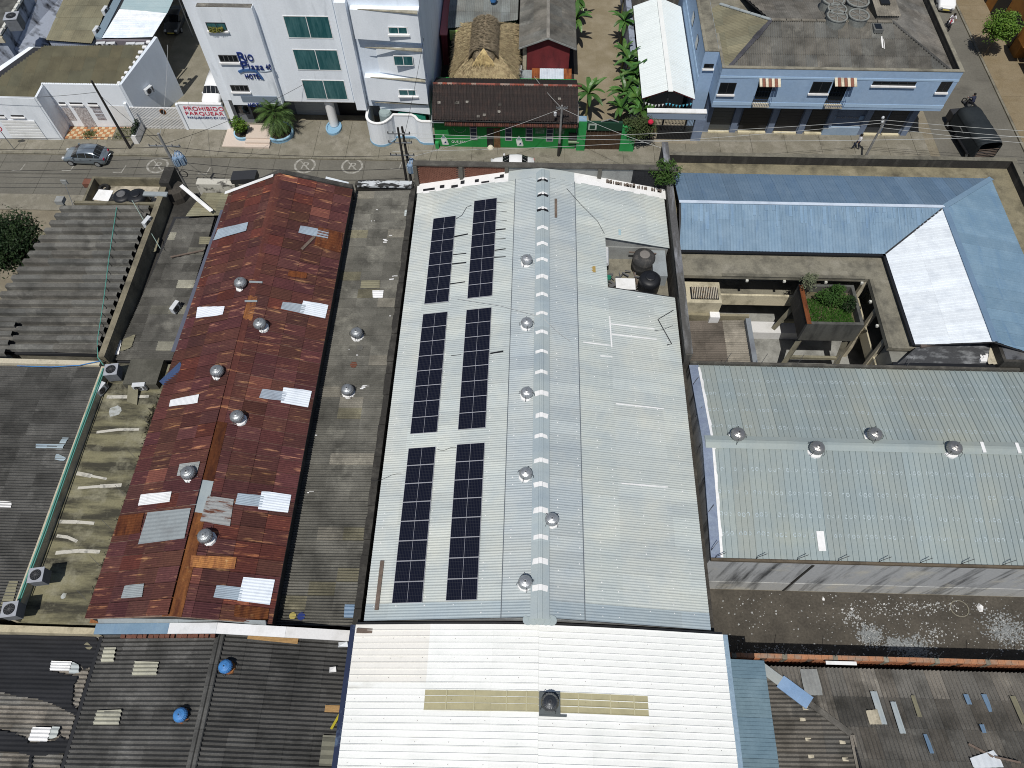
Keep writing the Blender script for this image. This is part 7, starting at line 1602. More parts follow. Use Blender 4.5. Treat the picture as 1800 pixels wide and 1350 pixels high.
# stepped west wing
b = MB(); b.box(15.25, 16.48, 57.4, 74, 0, 8.05); b.build('west_wing', bluewall, bb_)
MB().box(15.22, 15.5, 57.38, 74, 8.052, 8.13).build('coping', concrete, bb_, color=(1.2, 1.2, 1.2)); MB().box(15.52, 16.48, 57.38, 57.62, 8.052, 8.13).build('coping', concrete, bb_, color=(1.2, 1.2, 1.2))
MB().box(15.52, 16.46, 57.64, 74, 8.052, 8.075).build('wing_roof', concrete, bb_)
window_y(bb_, 15.45, 16.3, 6.4, 6.85, 57.4, win_dark, darkmetal, 1, 1, .04, white_p)
MB().box(15.215, 15.245, 57.45, 73.9, 5.2, 5.5).build('string_course', bluelight, bb_)
for y in (60.5, 64): MB().box(15.2, 15.26, y, y + .9, 6.0, 7.0).build('side_window', win_dark, bb_); pass
# small box with tanks behind the ridge
def roof_tank(lab, p, r_, h):
    t = thing('rooftop_tank', lab, 'water tank', p, 'grey water tanks on the blue building'); g = mat('pale_grey_tank', (.25, .265, .25), (.15, .15, .14), .4, .7, 2, var=.1)
    MB().lathe(p, [(r_, 0), (r_, h), (r_ * 1.06, h + .02), (r_ * 1.06, h + .1), (r_ * .9, h + .1), (r_ * .9, h)], 24).build('tank_body', g, t)
    MB().lathe((p[0], p[1], p[2] + h + .01), [(r_ * .89, 0), (0, .05)], 24).build('tank_lid', mat('dirty_lid', (.12, .11, .095), (.2, .19, .17), .4, .7, 3, var=.15), t)
    b = MB()
    for a in (0.3, 1.35, 2.4): b.beam((p[0] - r_ * .85 * math.cos(a), p[1] - r_ * .85 * math.sin(a), p[2] + h + .07), (p[0] + r_ * .85 * math.cos(a), p[1] + r_ * .85 * math.sin(a), p[2] + h + .07), .05, .05)
    b.build('lid_rib', g, t)
tp = [(1463, 3, .95), (1506, 6, .95), (1470, 20, .8), (1470, 33, .85), (1508, 31, .85)]
for k, (px, py, r_) in enumerate(tp):
    c = at(px, py, 9.3)
    roof_tank(['grey roof tank at the back left of the tank cluster', 'grey roof tank at the back right of the tank cluster', 'smallest grey roof tank in the middle of the cluster', 'grey roof tank at the front left of the tank cluster', 'grey roof tank at the front right of the tank cluster'][k], (c.x, c.y, 8.0), r_, 1.5)
hc = at(1553, 18, 9.0); t = thing('roof_hut', 'small corrugated roof hut with hatch beside the roof tanks', 'roof hut', (hc.x, hc.y, 8))
MB().box(hc.x - .9, hc.x + 1.0, hc.y - 1.2, hc.y + 2.5, 7.5, 9.2).build('wall', fibre2, t)
facet(t, [(hc.x - 1.0, hc.y - 1.3, 9.25), (hc.x + 1.1, hc.y - 1.3, 9.25), (hc.x + 1.1, hc.y + 2.6, 9.5), (hc.x - 1.0, hc.y + 2.6, 9.5)], (0, 1, 0), 1.05, waves=5, amp=.03, m=fibre2, col=lambda i, j, c: (1.6, 1.55, 1.45))
MB().box(hc.x - .4, hc.x + .4, hc.y + .1, hc.y + .8, 9.36, 9.56).build('hatch', black_p, t)
# ============================================================ right hand street front
rb = bldg('ochre_building', 'ochre building with yellow balcony at the top right street corner', (55, 74, 0), 'building')
MB().box(49.9, 66, 68.5, 95, 0, 4.6).build('wall', ochre, rb)
MB().box(49.0, 49.9, 66.9, 68.4, 2.4, 4.9).build('corner_bay', ochre, rb, color=(1.4, 1.3, 1.2))
MB().box(49.9, 53, 66.2, 68.48, 3.6, 4.3).build('balcony', mat('lemon_paint', (.5, .42, .1), var=.1), rb)
b = MB()
for k in range(5): b.box(49.85, 49.9, 70 + k * 4, 72.2 + k * 4, .2, 2.9)
b.build('shop_doors', black_p, rb)
db_ = bldg('dark_shop_row', 'row of dark shop fronts with grey awning slabs on the right pavement', (54, 56, 0), 'building')
MB().box(50.4, 70, 40, 66.1, 0, 5.0).build('wall', mat('dark_shop_wall', (.05, .045, .042), (.10, .085, .07), .5, .7, 1, var=.2), db_)
MB().box(49.9, 50.4, 40, 56, 3.2, 3.35).build('awning', concrete, db_); MB().box(49.4, 50.4, 56.1, 61.5, 3.3, 3.45).build('awning', concrete, db_, color=(1.1, 1.1, 1.1)); MB().box(49.7, 50.4, 61.6, 66, 3.6, 3.75).build('awning', concrete, db_)
MB().box(50.3, 50.38, 57, 65.5, 3.8, 4.9).build('sign_board', mat('teal_sign', (.03, .07, .08), var=.1), db_)
make_text('lettering', 'MAS', mat('sign_letter', (.35, .5, .5), var=0), db_, (50.29, 64.0, 4.0), (0, -1, 0), (0, 0, 1), .7, .02, width=2.4)
for y in (42, 47, 52, 57, 62): MB().box(50.35, 50.4, y, y + 2.6, .15, 2.8).build('shutter', darkmetal, db_)
facet(db_, [(50.5, 40, 5.08), (70, 40, 6.0), (70, 66, 6.0), (50.5, 66, 5.08)], (1, 0, 0), 1.1, 4, waves=4, amp=.03, m=fibre2, lift=.03)
tag(MB().prism([(49.9 + .3 * math.cos(a), 57.0 + .3 * math.sin(a)) for a in [k * 1.05 for k in range(6)]], .13, 1.0).build('pale_bin', ac_w), 'pale bin standing on the tan pavement by the dark shops', 'bin')
# far roofs past the top edge
fb_ = bldg('far_roofs', 'grey roofed block behind the white hall', (16, 78, 0), 'building')
MB().box(10.5, 18.5, 72.5, 90, 0, 4.0).build('wall', mould, fb_, color=(3, 3, 3)); MB().box(14.2, 18.6, 72.2, 74.0, 4.0, 4.6).build('roof_box', concrete, fb_, color=(1.5, 1.5, 1.4))
MB().box(9.9, 10.45, 57, 86, 0, 2.9).build('alley_wall', oldwall2, fb_, color=(.7, .72, .75))
# ============================================================ solar panels
pv = bpy.data.materials.new('solar_cells'); pv.use_nodes = True
_t = pv.node_tree; _p = _t.nodes['Principled BSDF']; _tc = _t.nodes.new('ShaderNodeTexCoord'); _br = _t.nodes.new('ShaderNodeTexBrick')
_br.offset = 0; _br.squash = 1; _br.inputs['Scale'].default_value = 1.0; _br.inputs['Brick Width'].default_value = .0925; _br.inputs['Row Height'].default_value = .184; _br.inputs['Mortar Size'].default_value = .006
_br.inputs['Color1'].default_value = (.006, .007, .016, 1); _br.inputs['Color2'].default_value = (.007, .008, .018, 1); _br.inputs['Mortar'].default_value = (.035, .037, .045, 1)
_t.links.new(_tc.outputs['Object'], _br.inputs['Vector']); _t.links.new(_br.outputs['Color'], _p.inputs['Base Color']); _p.inputs['Roughness'].default_value = .16; _p.inputs['Specular IOR Level'].default_value = .35
frame_m = mat('silver_panel_frame', (.42, .43, .47), var=0, rough=.4, spec=.5)
PW, PH = 1.74, 1.12
pt_ = thing('solar_panel', 'x', 'solar panel', (0, 0, 0), 'solar panels on the zinc roof')
b = MB(); f = .017
b.box(-PW / 2, PW / 2, -PH / 2, -PH / 2 + f, 0, .04); b.box(-PW / 2, PW / 2, PH / 2 - f, PH / 2, 0, .04); b.box(-PW / 2, -PW / 2 + f, -PH / 2 + f, PH / 2 - f, 0, .04); b.box(PW / 2 - f, PW / 2, -PH / 2 + f, PH / 2 - f, 0, .04); b.box(-.007, .007, -PH / 2 + f, PH / 2 - f, 0, .0385)
b.build('frame', frame_m, pt_)
for s in (-1, 1): MB().box(*( (.0075, PW / 2 - f) if s > 0 else (-PW / 2 + f, -.0075)), -PH / 2 + f, PH / 2 - f, .004, .036).build('cell_glass', pv, pt_)
ang = math.atan2(SZR - SZE, SXR - SX0)
proto = Proto(pt_)
ordn = ['nearest', 'second', 'third', 'fourth', 'fifth', 'sixth', 'seventh', 'eighth', 'ninth']
for (x, px0, px1, n, side, blk) in ((0, (687, 1062), (712, 790), 8, 'left', 'near'), (1, (785, 1057), (800, 783), 8, 'right', 'near'), (0, (718, 765), (737, 555), 8, 'left', 'middle'), (1, (806, 757), (818, 547), 8, 'right', 'middle'), (0, (741, 537), (757, 387), 7, 'left', 'far'), (1, (819, 527), (829, 356), 8, 'right', 'far')):
    a, c = PSL.hit(*px0), PSL.hit(*px1); cx = (-5.98, -2.98)[x]
    for k in range(n):
        y = a.y + (c.y - a.y) * (k + .5) / n
        if n == 7: pass
        xx = cx; o = proto.put((xx, y, PSL.z(xx, y) + .1), 0, '%s solar panel from the front in the %s column of the %s block' % (ordn[k], side, blk) if k else 'front solar panel in the %s column of the %s block' % (side, blk))
        o.rotation_euler = (0, -ang, 0); pitch = abs(c.y - a.y) / n; o.scale = (1, min(1.03, (pitch - .006) / PH), 1)
# rails under the panels
for cx, ya, yb in ((-5.98, 9.6, 38.6), (-2.98, 9.6, 40.6)): pass
# ============================================================ turbine ventilators
vs_ = Proto(make_vent('x', steel, True)); vz = Proto(make_vent('x', alum, True)); vt = Proto(make_vent('x', mat('dull_steel', (.34, .335, .33), var=.08, rough=.35, metal=.7), True)); vb = Proto(make_vent('x', blue_pl, True, rust2))
def vput(pr, px, pl, lab, sc=1.0, lift=.42):
    q = Plane(pl.o + V((0, 0, lift * sc)), pl.o + V((0, 0, lift * sc)) + pl.n.orthogonal(), pl.o + V((0, 0, lift * sc)) + pl.n.cross(pl.n.orthogonal()))
    h = q.hit(*px); pr.put((h.x, h.y, pl.z(h.x, h.y) + .07), rnd.uniform(0, 6.28), lab, sc)
for px, pl, lab in [((423, 498), PRL, 'farthest turbine ventilator on the rusty roof'), ((457, 570), PRR, 'turbine ventilator right of the bright orange rust strip on the rusty roof'), ((382, 653), PRL, 'turbine ventilator left of the ridge near the blue cloth on the rusty roof'), ((417, 733), PRR, 'turbine ventilator with white sealant right of the rusty ridge'), ((331, 832), PRL, 'turbine ventilator with crossed brace on a grey patch of the rusty roof'), ((361, 943), PRR, 'nearest turbine ventilator on the rusty roof beside the brown ridge strip'), ((627, 586), PNG, 'farther turbine ventilator on the narrow grey roof'), ((611, 686), PNG, 'nearer turbine ventilator on the narrow grey roof')]:
    vput(vs_, px, pl, lab, .95)
for px, pl, lab in [((926, 457), PSL, 'farthest turbine ventilator on the zinc roof ridge'), ((926, 568), PSL, 'second turbine ventilator from the street on the zinc roof'), ((926, 691), PSL, 'third turbine ventilator from the street on the zinc roof'), ((924, 833), PSL, 'fourth turbine ventilator from the street on the zinc roof'), ((970, 914), PSR, 'only turbine ventilator on the right slope of the zinc roof'), ((923, 1024), PSL, 'nearest turbine ventilator on the zinc roof by the white hall')]:
    vput(vz, px, pl, lab, .86)
for px, pl, lab in [((1297, 764), PTN, 'leftmost turbine ventilator on the teal grey roof'), ((1436, 788), PTS, 'turbine ventilator astride the teal ridge, second from the left'), ((1537, 764), PTN, 'turbine ventilator with white base on the teal roof, third from the left'), ((1677, 788), PTS, 'rightmost turbine ventilator on the teal grey roof')]:
    vput(vt, px, pl, lab, 1.0)
vput(vb, (397, 1172), PER, 'blue turbine ventilator right of the dark ridge', .82); vput(vb, (318, 1257), PEL, 'blue turbine ventilator left of the dark ridge', .82)
gpl = Plane((0, 0, 8.05), (1, 0, 8.05), (0, 1, 8.05)); c = gpl.hit(966, 1237)
bvt = make_vent('large dark ventilator on a square base on the white roof', mat('dark_steel', (.12, .125, .13), var=.05, rough=.3, metal=.8), True, grey_p, 'turbine ventilators on the roofs'); bvt.location = (c.x, c.y, 8.1); bvt.scale = (1.0, 1.0, 1.0)
MB().box(-.53, .53, -.53, .53, -.2, .14).build('base_curb', mat('grey_curb', (.11, .125, .13), var=.1), bvt, world=False)
MB().box(-.53, .85, -.6, -.535, -.08, .1).build('base_flange', mat('grey_curb', (.11, .125, .13), var=.1), bvt, world=False)
# ============================================================ air conditioners
acs = Proto(make_ac('x')); act = Proto(make_ac('x', 'top'))
def z_at(px, z): return at(px[0], px[1], z)
for px, z, rz, lab in [((183, 688), 5.05, 1.2, 'white air conditioner unit at the left edge of the terrace'), ((250, 684), 5.05, .1, 'white air conditioner unit near the rusty roof on the terrace'), ((263, 396), 5.6, 1.25, 'white air conditioner unit on the wall between the two left roofs'), ((260, 355), 4.85, 1.3, 'white air conditioner unit beside the black water tanks'), ((312, 545), 5.0, 1.25, 'white air conditioner unit on the narrow left roof')]:
    c = at(px[0], px[1], z); acs.put((c.x, c.y, z), rz, lab)
for x, y, z, rz, lab in [(-41.05, 63.0, 4.9, 1.45, 'air conditioner unit at the front left of the carport gutter'), (-41.1, 66.0, 5.0, 1.45, 'air conditioner unit on the carport gutter, second from the front'), (-41.0, 70.5, 5.1, 1.45, 'air conditioner unit on the carport gutter near the top edge'), (-40.55, 61.85, 4.2, .1, 'air conditioner unit below the carport wall, leftmost of four'), (-39.6, 61.85, 4.2, .1, 'air conditioner unit below the carport wall, second from left'), (-37.7, 61.85, 4.2, .1, 'air conditioner unit below the carport wall, third from left'), (-36.8, 61.85, 4.2, .1, 'air conditioner unit below the carport wall, rightmost of four'), (-35.55, 57.6, 2.6, 1.1, 'air conditioner unit fixed on the grey side wall of the white house'), (-.85, 62.75, 1.6, 1.5, 'air conditioner unit beside the red gable wall')]:
    acs.put((x, y, z), rz, lab)
for px, z, lab, s_ in [((199, 654), 5.05, 'dark top fan air conditioner at the back of the terrace', 1.0), ((68, 1013), 5.7, 'grey top fan air conditioner on the terrace parapet', .95), ((22, 1073), 5.7, 'top fan air conditioner in the lower left corner of the terrace', .95), ((27, 40), 6.3, 'pale boxed air conditioner on the old block roof', 1.35)]:
    c = at(px[0], px[1], z + .6); act.put((c.x, c.y, z), .15, lab, s_)
# ============================================================ water tanks
for (nm, lab, px, z, r_, h, m_, lid) in [('water_tank', 'grey lidded black water tank, left of the pair on the terrace', (214, 343), 4.75, .75, 1.15, black_p, grey_p), ('water_tank', 'plain black water tank, right of the pair on the terrace', (239, 343), 4.75, .78, 1.1, black_p, black_p), ('water_tank', 'grey topped water tank at the back of the roof well', (1133, 450), 5.6, .82, 1.5, mat('dusty_tank', (.045, .045, .045), (.12, .11, .1), .5, .7, 2, var=.1), mat('dusty_lid', (.2, .185, .17), var=.1)), ('water_tank', 'black domed water tank at the front of the roof well', (1143, 489), 5.6, .78, 1.35, black_p, black_p)]:
    c = at(px[0], px[1], z + h * .9); make_tank(nm, lab, (c.x, c.y, z), r_, h, m_, lid)
c = at(1143, 420, 5.6)
for nm, lab, bx, m_ in [('white_sheet', 'white sheet lying in the roof well', (6.6, 8.0, 32.6, 33.6, 6.3, 6.36), white_p), ('grey_drum', 'pale grey curved sheet leaning beside the tanks', (9.3, 10.3, 33.6, 36.0, 5.6, 6.7), b1)]:
    tag(MB().box(*bx).build(nm, m_), lab, 'sheet')
tag(MB().tube([(5.95, 35.9, 6.9), (5.9, 34.4, 6.9)], .2, 8).build('roll', ac_w), 'pale roll standing at the left edge of the roof well', 'roll')
tag(MB().lathe((6.15, 33.9, 5.6), [(.16, 0), (.2, .5), (.18, .5), (.14, .05), (0, .05)], 10).build('green_bucket', mat('green_bucket', (.03, .3, .2), var=.05)), 'green bucket in the roof well beside the tanks', 'bucket')
b = MB(); b.beam((8.0, 35.4, 5.7), (8.5, 32.2, 5.7), .12, .12); b.beam((8.5, 32.2, 6.0), (10, 32.1, 6.0), .06, .06); b.beam((7.6, 35.6, 6.9), (9.6, 35.5, 6.9), .08, .08)
tag(b.build('scrap_timber', oldwood), 'timber and pipe frame round the tanks in the roof well', 'frame')
b = MB(); rg = random.Random(14)
for k in range(60):
    x, y = rg.uniform(5.9, 8.2), rg.uniform(31.8, 34.6); b.beam((x, y, 5.62 + rg.uniform(0, .5)), (x + rg.uniform(-.5, .5), y + rg.uniform(-.5, .5), 5.62 + rg.uniform(0, .4)), rg.uniform(.04, .2), .03)
stuff(tag(b.build('scrap_pile', [grey_p][0]), 'pile of grey scrap in the roof well', 'scrap'))
# terrace clutter beside the black tanks
c = at(185, 348, 5.0); tag(MB().hexa([(c.x - .7, c.y - .5, 5.3), (c.x + .6, c.y - .7, 5.3), (c.x + .9, c.y + .2, 5.6), (c.x - .3, c.y + .3, 5.6)], [(c.x - .7, c.y - .5, 5.34), (c.x + .6, c.y - .7, 5.34), (c.x + .9, c.y + .2, 5.64), (c.x - .3, c.y + .3, 5.64)]).build('white_sheet', white_p), 'tilted white panel left of the black tanks on the terrace', 'panel')
c = at(183, 330, 4.9); tag(MB().lathe((c.x, c.y, 4.78), [(.2, 0), (.42, 0), (.44, .1), (.4, .2), (.2, .2), (.2, 0)], 16).build('tyre', rubber), 'black tyre on the terrace behind the white panel', 'tyre')
c = at(275, 342, 5.9); tag(MB().hexa([(c.x - 1.0, c.y - .2, 5.9), (c.x + .9, c.y - .25, 5.9), (c.x + .9, c.y + .2, 5.9), (c.x - 1.0, c.y + .2, 5.9)], [(c.x - 1.0, c.y - .2, 6.02), (c.x + .9, c.y - .25, 6.02), (c.x + .9, c.y + .2, 6.02), (c.x - 1.0, c.y + .2, 6.02)]).build('metal_channel', b1), 'grey metal channel spanning the wall right of the tanks', 'channel')
for px, lab in (((200, 358), 'x'),): pass
a, c = at(232, 352, 6.4), at(282, 437, 5.4)
tag(MB().tube([a, c], .025, 5).build('thin_pole', mat('pale_green_pole', (.3, .4, .36), var=.05)), 'pale green pole slanting over the party wall', 'pole')
c = at(108, 355, 5.6); t = thing('lamp_box', 'grey square lamp box on a bracket at the corner of the trough roof', 'lamp', c)
MB().box(c.x - .3, c.x + .3, c.y - .3, c.y + .3, 5.6, 5.95).build('housing', plaster_g, t); MB().beam((c.x, c.y, 5.6), (c.x + .1, c.y, 4.9), .12, .12).build('bracket', concrete, t)
c = at(130, 365, 5.4); t = thing('antenna', 'thin mast with a pale square antenna above the trough roof corner', 'antenna', c)
MB().tube([c, at(113, 320, 7.4)], .025, 5).build('mast', steel, t); e = at(113, 320, 7.4); MB().box(e.x - .22, e.x + .22, e.y - .05, e.y + .05, e.z - .2, e.z + .2).build('head', plaster_g, t)
b = MB()
for px, pl, q in [([(1183, 547), (1156, 563), (1180, 606), (1172, 608)], PSR, .03), ([(1150, 583), (1165, 581), (1182, 574)], PSR, .012)]:
    P = [pl.hit(*k) + V((0, 0, .12)) for k in px]; b.tube(P, q, 5)
tag(b.build('bent_rod', darkmetal), 'bent dark rod lying on the right edge of the zinc roof', 'rod')
P = [PSL.hit(804, 528), PSL.hit(880, 540), PSR.hit(952, 560), PSR.hit(985, 590), PSR.hit(1002, 602)]
tag(MB().tube([p + V((0, 0, .16)) for p in P], .014, 5).build('roof_cable', wire_w), 'pale cable trailing across the zinc roof ridge', 'cable')
P = [PSR.hit(*k) + V((0, 0, .1)) for k in ((996, 333), (1020, 360), (1050, 390), (1062, 412))]; tag(MB().tube(P, .014, 5).build('roof_cable', wire_m), 'dark cable lying from the ridge to the roof well', 'cable')
P = [PSL.hit(*k) + V((0, 0, .1)) for k in ((800, 387), (812, 380), (820, 366), (829, 362))]; tag(MB().tube(P, .014, 5).build('roof_cable', wire_m), 'short dark cable joining the two far solar columns', 'cable')
for a, c, lab in (((768, 790), (805, 790), 'cable between the near and middle solar blocks'), ((652, 845), (707, 835), 'cable running to the left eave by the near solar block')):
    P = [PSL.hit(a[0] + (c[0] - a[0]) * k / 6, a[1] + (c[1] - a[1]) * k / 6 + 3 * math.sin(k)) + V((0, 0, .08)) for k in range(7)]; tag(MB().tube(P, .012, 5).build('roof_cable', wire_m), lab, 'cable')
# ============================================================ cars
def make_car(name, label, cat, loc, rz, paint, kind='hatch', L=4.05):
    t = thing(name, label, cat, (0, 0, 0)); s = L / 4.0
    if kind == 'hatch': st = [(-2.0, .50, .42, 0, .3), (-1.93, .7, .58, 0, .22), (-1.6, .8, .76, 0, .2), (-.98, .85, .93, 0, .2), (-.25, .86, .96, 1.42, .2), (.5, .86, .97, 1.49, .2), (1.25, .86, .99, 1.43, .2), (1.72, .83, .99, 0, .2), (1.93, .76, .86, 0, .24), (2.0, .66, .55, 0, .32)]; roof = (4, 6)
    elif kind == 'sedan': st = [(-2.0, .52, .42, 0, .3), (-1.93, .7, .58, 0, .22), (-1.6, .8, .74, 0, .2), (-.9, .85, .88, 0, .2), (-.25, .86, .92, 1.36, .2), (.4, .86, .93, 1.42, .2), (.85, .86, .94, 1.36, .2), (1.4, .84, .94, 0, .2), (1.93, .76, .86, 0, .24), (2.0, .66, .55, 0, .32)]; roof = (4, 6)
    else: st = [(-2.0, .62, .5, 0, .4), (-1.95, .8, .75, 0, .3), (-1.7, .86, .95, 0, .28), (-1.0, .88, 1.08, 0, .28), (-.55, .88, 1.12, 1.66, .28), (.6, .88, 1.13, 1.74, .28), (1.7, .88, 1.13, 1.7, .28), (1.9, .86, 1.12, 0, .28), (1.97, .84, .9, 0, .3), (2.0, .8, .6, 0, .4)]; roof = (4, 6)
    rows = []
    for i, (x, w_, zs, zr_, zb) in enumerate(st):
        cab = zr_ > 0
        near = roof[0] - 1 <= i <= roof[1] + 1
        if cab: up = [(w_ * .74, zr_ - .07), (w_ * .5, zr_), (0, zr_ + .02)]
        else: up = [(w_ * .80, zs + .03), (w_ * .5, zs + .05), (0, zs + .06)]
        half_ = [(w_ * .9, zb), (w_, zb + .2), (w_ * 1.0, (zb + zs) / 2 + .1), (w_ * .95, zs)] + up
        rows.append([V((x * s, y, z)) for y, z in half_] + [V((x * s, -y, z)) for y, z in half_[-2::-1]])
    n = len(rows[0]); b = MB(); b.v = [p.copy() for r_ in rows for p in r_]
    for i in range(len(rows) - 1):
        for k in range(n - 1): b.f.append([i * n + k, i * n + k + 1, (i + 1) * n + k + 1, (i + 1) * n + k]); b.m.append(0)
        b.f.append([i * n + n - 1, i * n, (i + 1) * n, (i + 1) * n + n - 1]); b.m.append(0)
    b.f.append(list(range(n))); b.m.append(0); b.f.append([(len(rows) - 1) * n + k for k in range(n)][::-1]); b.m.append(0)
    b.build('body', paint, t, smooth=True)
    def glass(name_, i0, i1, ks, sh=.0):
        b = MB()
        for i in range(i0, i1):
            for k in ks:
                q = [rows[i][k], rows[i][k + 1], rows[i + 1][k + 1], rows[i + 1][k]]; c = sum(q, V((0, 0, 0))) / 4; nn = (q[1] - q[0]).cross(q[3] - q[0])
                if nn.length < 1e-6: continue
                nn.normalize(); 
                if nn.dot(c - V((c.x * .8, 0, .6))) < 0: nn = -nn
                b.add([c + (p - c) * .93 + nn * .018 for p in q], [(0, 1, 2, 3)])
        return b.build(name_, win_dark, t)
    glass('windscreen', roof[0] - 1, roof[0], [4, 5, 6, 7]); glass('rear_window', roof[1], roof[1] + 1, [4, 5, 6, 7])
    for ks in ([3], [8]): glass('side_window', roof[0] - 1, roof[1] + 1, ks)
    for x in (-1.25 * s, 1.25 * s):
        for sg in (-1, 1):
            w = MB(); y0 = sg * .70; 
            w.tube([(x, y0, .31), (x, y0 + sg * .18, .31)], .31, 18); wo = w.build('wheel', rubber, t)
            w = MB(); w.tube([(x, y0 + sg * .181, .31), (x, y0 + sg * .195, .31)], .21, 14); w.build('rim', alum, wo)
    for sg in (-1, 1):
        MB().box(-1.99 * s, -1.8 * s, *sorted((sg * .45, sg * .68)), .56, .70).build('headlight', mat('lamp_glass', (.6, .62, .64), var=0, rough=.15), t)
        MB().box(1.88 * s, 1.99 * s, *sorted((sg * .5, sg * .72)), .68, .84).build('tail_light', redink, t)
        MB().box(-.85 * s, -.7 * s, *sorted((sg * .86, sg * 1.0)), .92, 1.05).build('mirror', paint, t)
        MB().box(-.2 * s, -.05 * s, *sorted((sg * .865, sg * .885)), .78, .81).build('door_handle', darkmetal, t); MB().box(.75 * s, .9 * s, *sorted((sg * .865, sg * .885)), .78, .81).build('door_handle', darkmetal, t)
    MB().box(-2.015 * s, -1.99 * s, -.35, .35, .38, .5).build('number_plate', mat('plate_yellow', (.6, .5, .1), var=0), t)
    t.location = loc; t.rotation_euler = (0, 0, rz); return t
c = at(155, 285); make_car('parked_car', 'silver hatchback car driving on the street at left', 'car', (c.x, 51.4, .01), R(-2), car_silver, 'hatch', 4.0)
c = at(901, 287); make_car('parked_car', 'white saloon car parked behind the zinc warehouse parapet', 'car', (c.x, 51.1, .01), R(0), car_white, 'sedan', 4.0)
c = at(380, 177); make_car('parked_car', 'white van half hidden by the hotel on the driveway', 'van', (c.x, c.y + .7, .01), R(90), car_white, 'suv', 4.3)
c = at(303, 58); make_car('parked_car', 'dark car in the shade of the carport', 'car', (c.x + .2, 72.0, .01), R(90), mat('graphite_car_paint', (.06, .065, .07), var=0, rough=.25, spec=.6), 'sedan', 4.2)
c = at(1666, 22); make_car('parked_car', 'white pickup style car at the top of the side street', 'car', (c.x - .1, c.y + 1.9, .01), R(80), car_white, 'suv', 4.4)
# ============================================================ canvas topped truck
tk = thing('canvas_truck', 'dark canvas covered truck waiting at the street corner', 'truck', (0, 0, 0))
b = MB(); n = 9; LT = 4.9
ys = [-LT / 2 + LT * k / 14 for k in range(15)]
for k, y in enumerate(ys):
    bulge = .045 if k % 2 == 0 else 0.0; e = -.12 if k in (0, 14) else 0
    for a in range(n):
        t_ = math.pi * a / (n - 1); b.v.append(V((-1.08 * math.copysign(abs(math.cos(t_)) ** .55, math.cos(t_)) * (1 + e * .3), y, 2.0 + (.62 + bulge + e) * math.sin(t_) ** .75)))
for k in range(14):
    for a in range(n - 1): b.f.append([k * n + a, k * n + a + 1, (k + 1) * n + a + 1, (k + 1) * n + a]); b.m.append(0)
b.f.append(list(range(14 * n, 15 * n))); b.m.append(0)
b.build('canopy', canvas_d, tk, smooth=True)
MB().box(-1.06, -1.02, -LT / 2, LT / 2, .75, 2.02).box(1.02, 1.06, -LT / 2, LT / 2, .75, 2.02).build('side_panel', canvas_d, tk)
MB().box(-1.02, 1.02, -LT / 2, LT / 2, .72, .82).build('bed', darkmetal, tk)
b = MB()
for k in range(5): b.box(-.95, .95, -LT / 2 - .03, -LT / 2, .95 + k * .2, 1.02 + k * .2)
b.build('tail_slats', oldwood, tk)
MB().box(-1.25, -1.07, -1.8, .9, .72, .8).build('side_step', black_p, tk)
b = MB(); b.box(-.95, .95, LT / 2 + .05, LT / 2 + 1.1, .55, 1.5); b.build('cab', darkmetal, tk, bevel=.08); MB().box(-.8, .8, LT / 2 + 1.1, LT / 2 + 1.12, .95, 1.4).build('windscreen', win_dark, tk)
for x in (-.85, .85):
    for y in (-1.6, 2.6):
        w = MB(); w.tube([(x - .13, y, .42), (x + .13, y, .42)], .42, 16); wo = w.build('wheel', rubber, tk); MB().tube([(x - .14, y, .42), (x + .14, y, .42)], .2, 10).build('rim', steel, wo)
MB().slab([(-1.066, .3 + .1 * k, 1.5 + .12 * (k % 2)) for k in range(0)] or [(-1.068, .2, 1.4), (-1.068, 1.1, 1.45), (-1.068, 1.1, 1.55), (-1.068, .2, 1.5)], (-.004, 0, 0)).build('painted_mark', plaster_g, tk)
tk.location = (41.45, 55.4, .01); tk.rotation_euler = (0, 0, R(8))
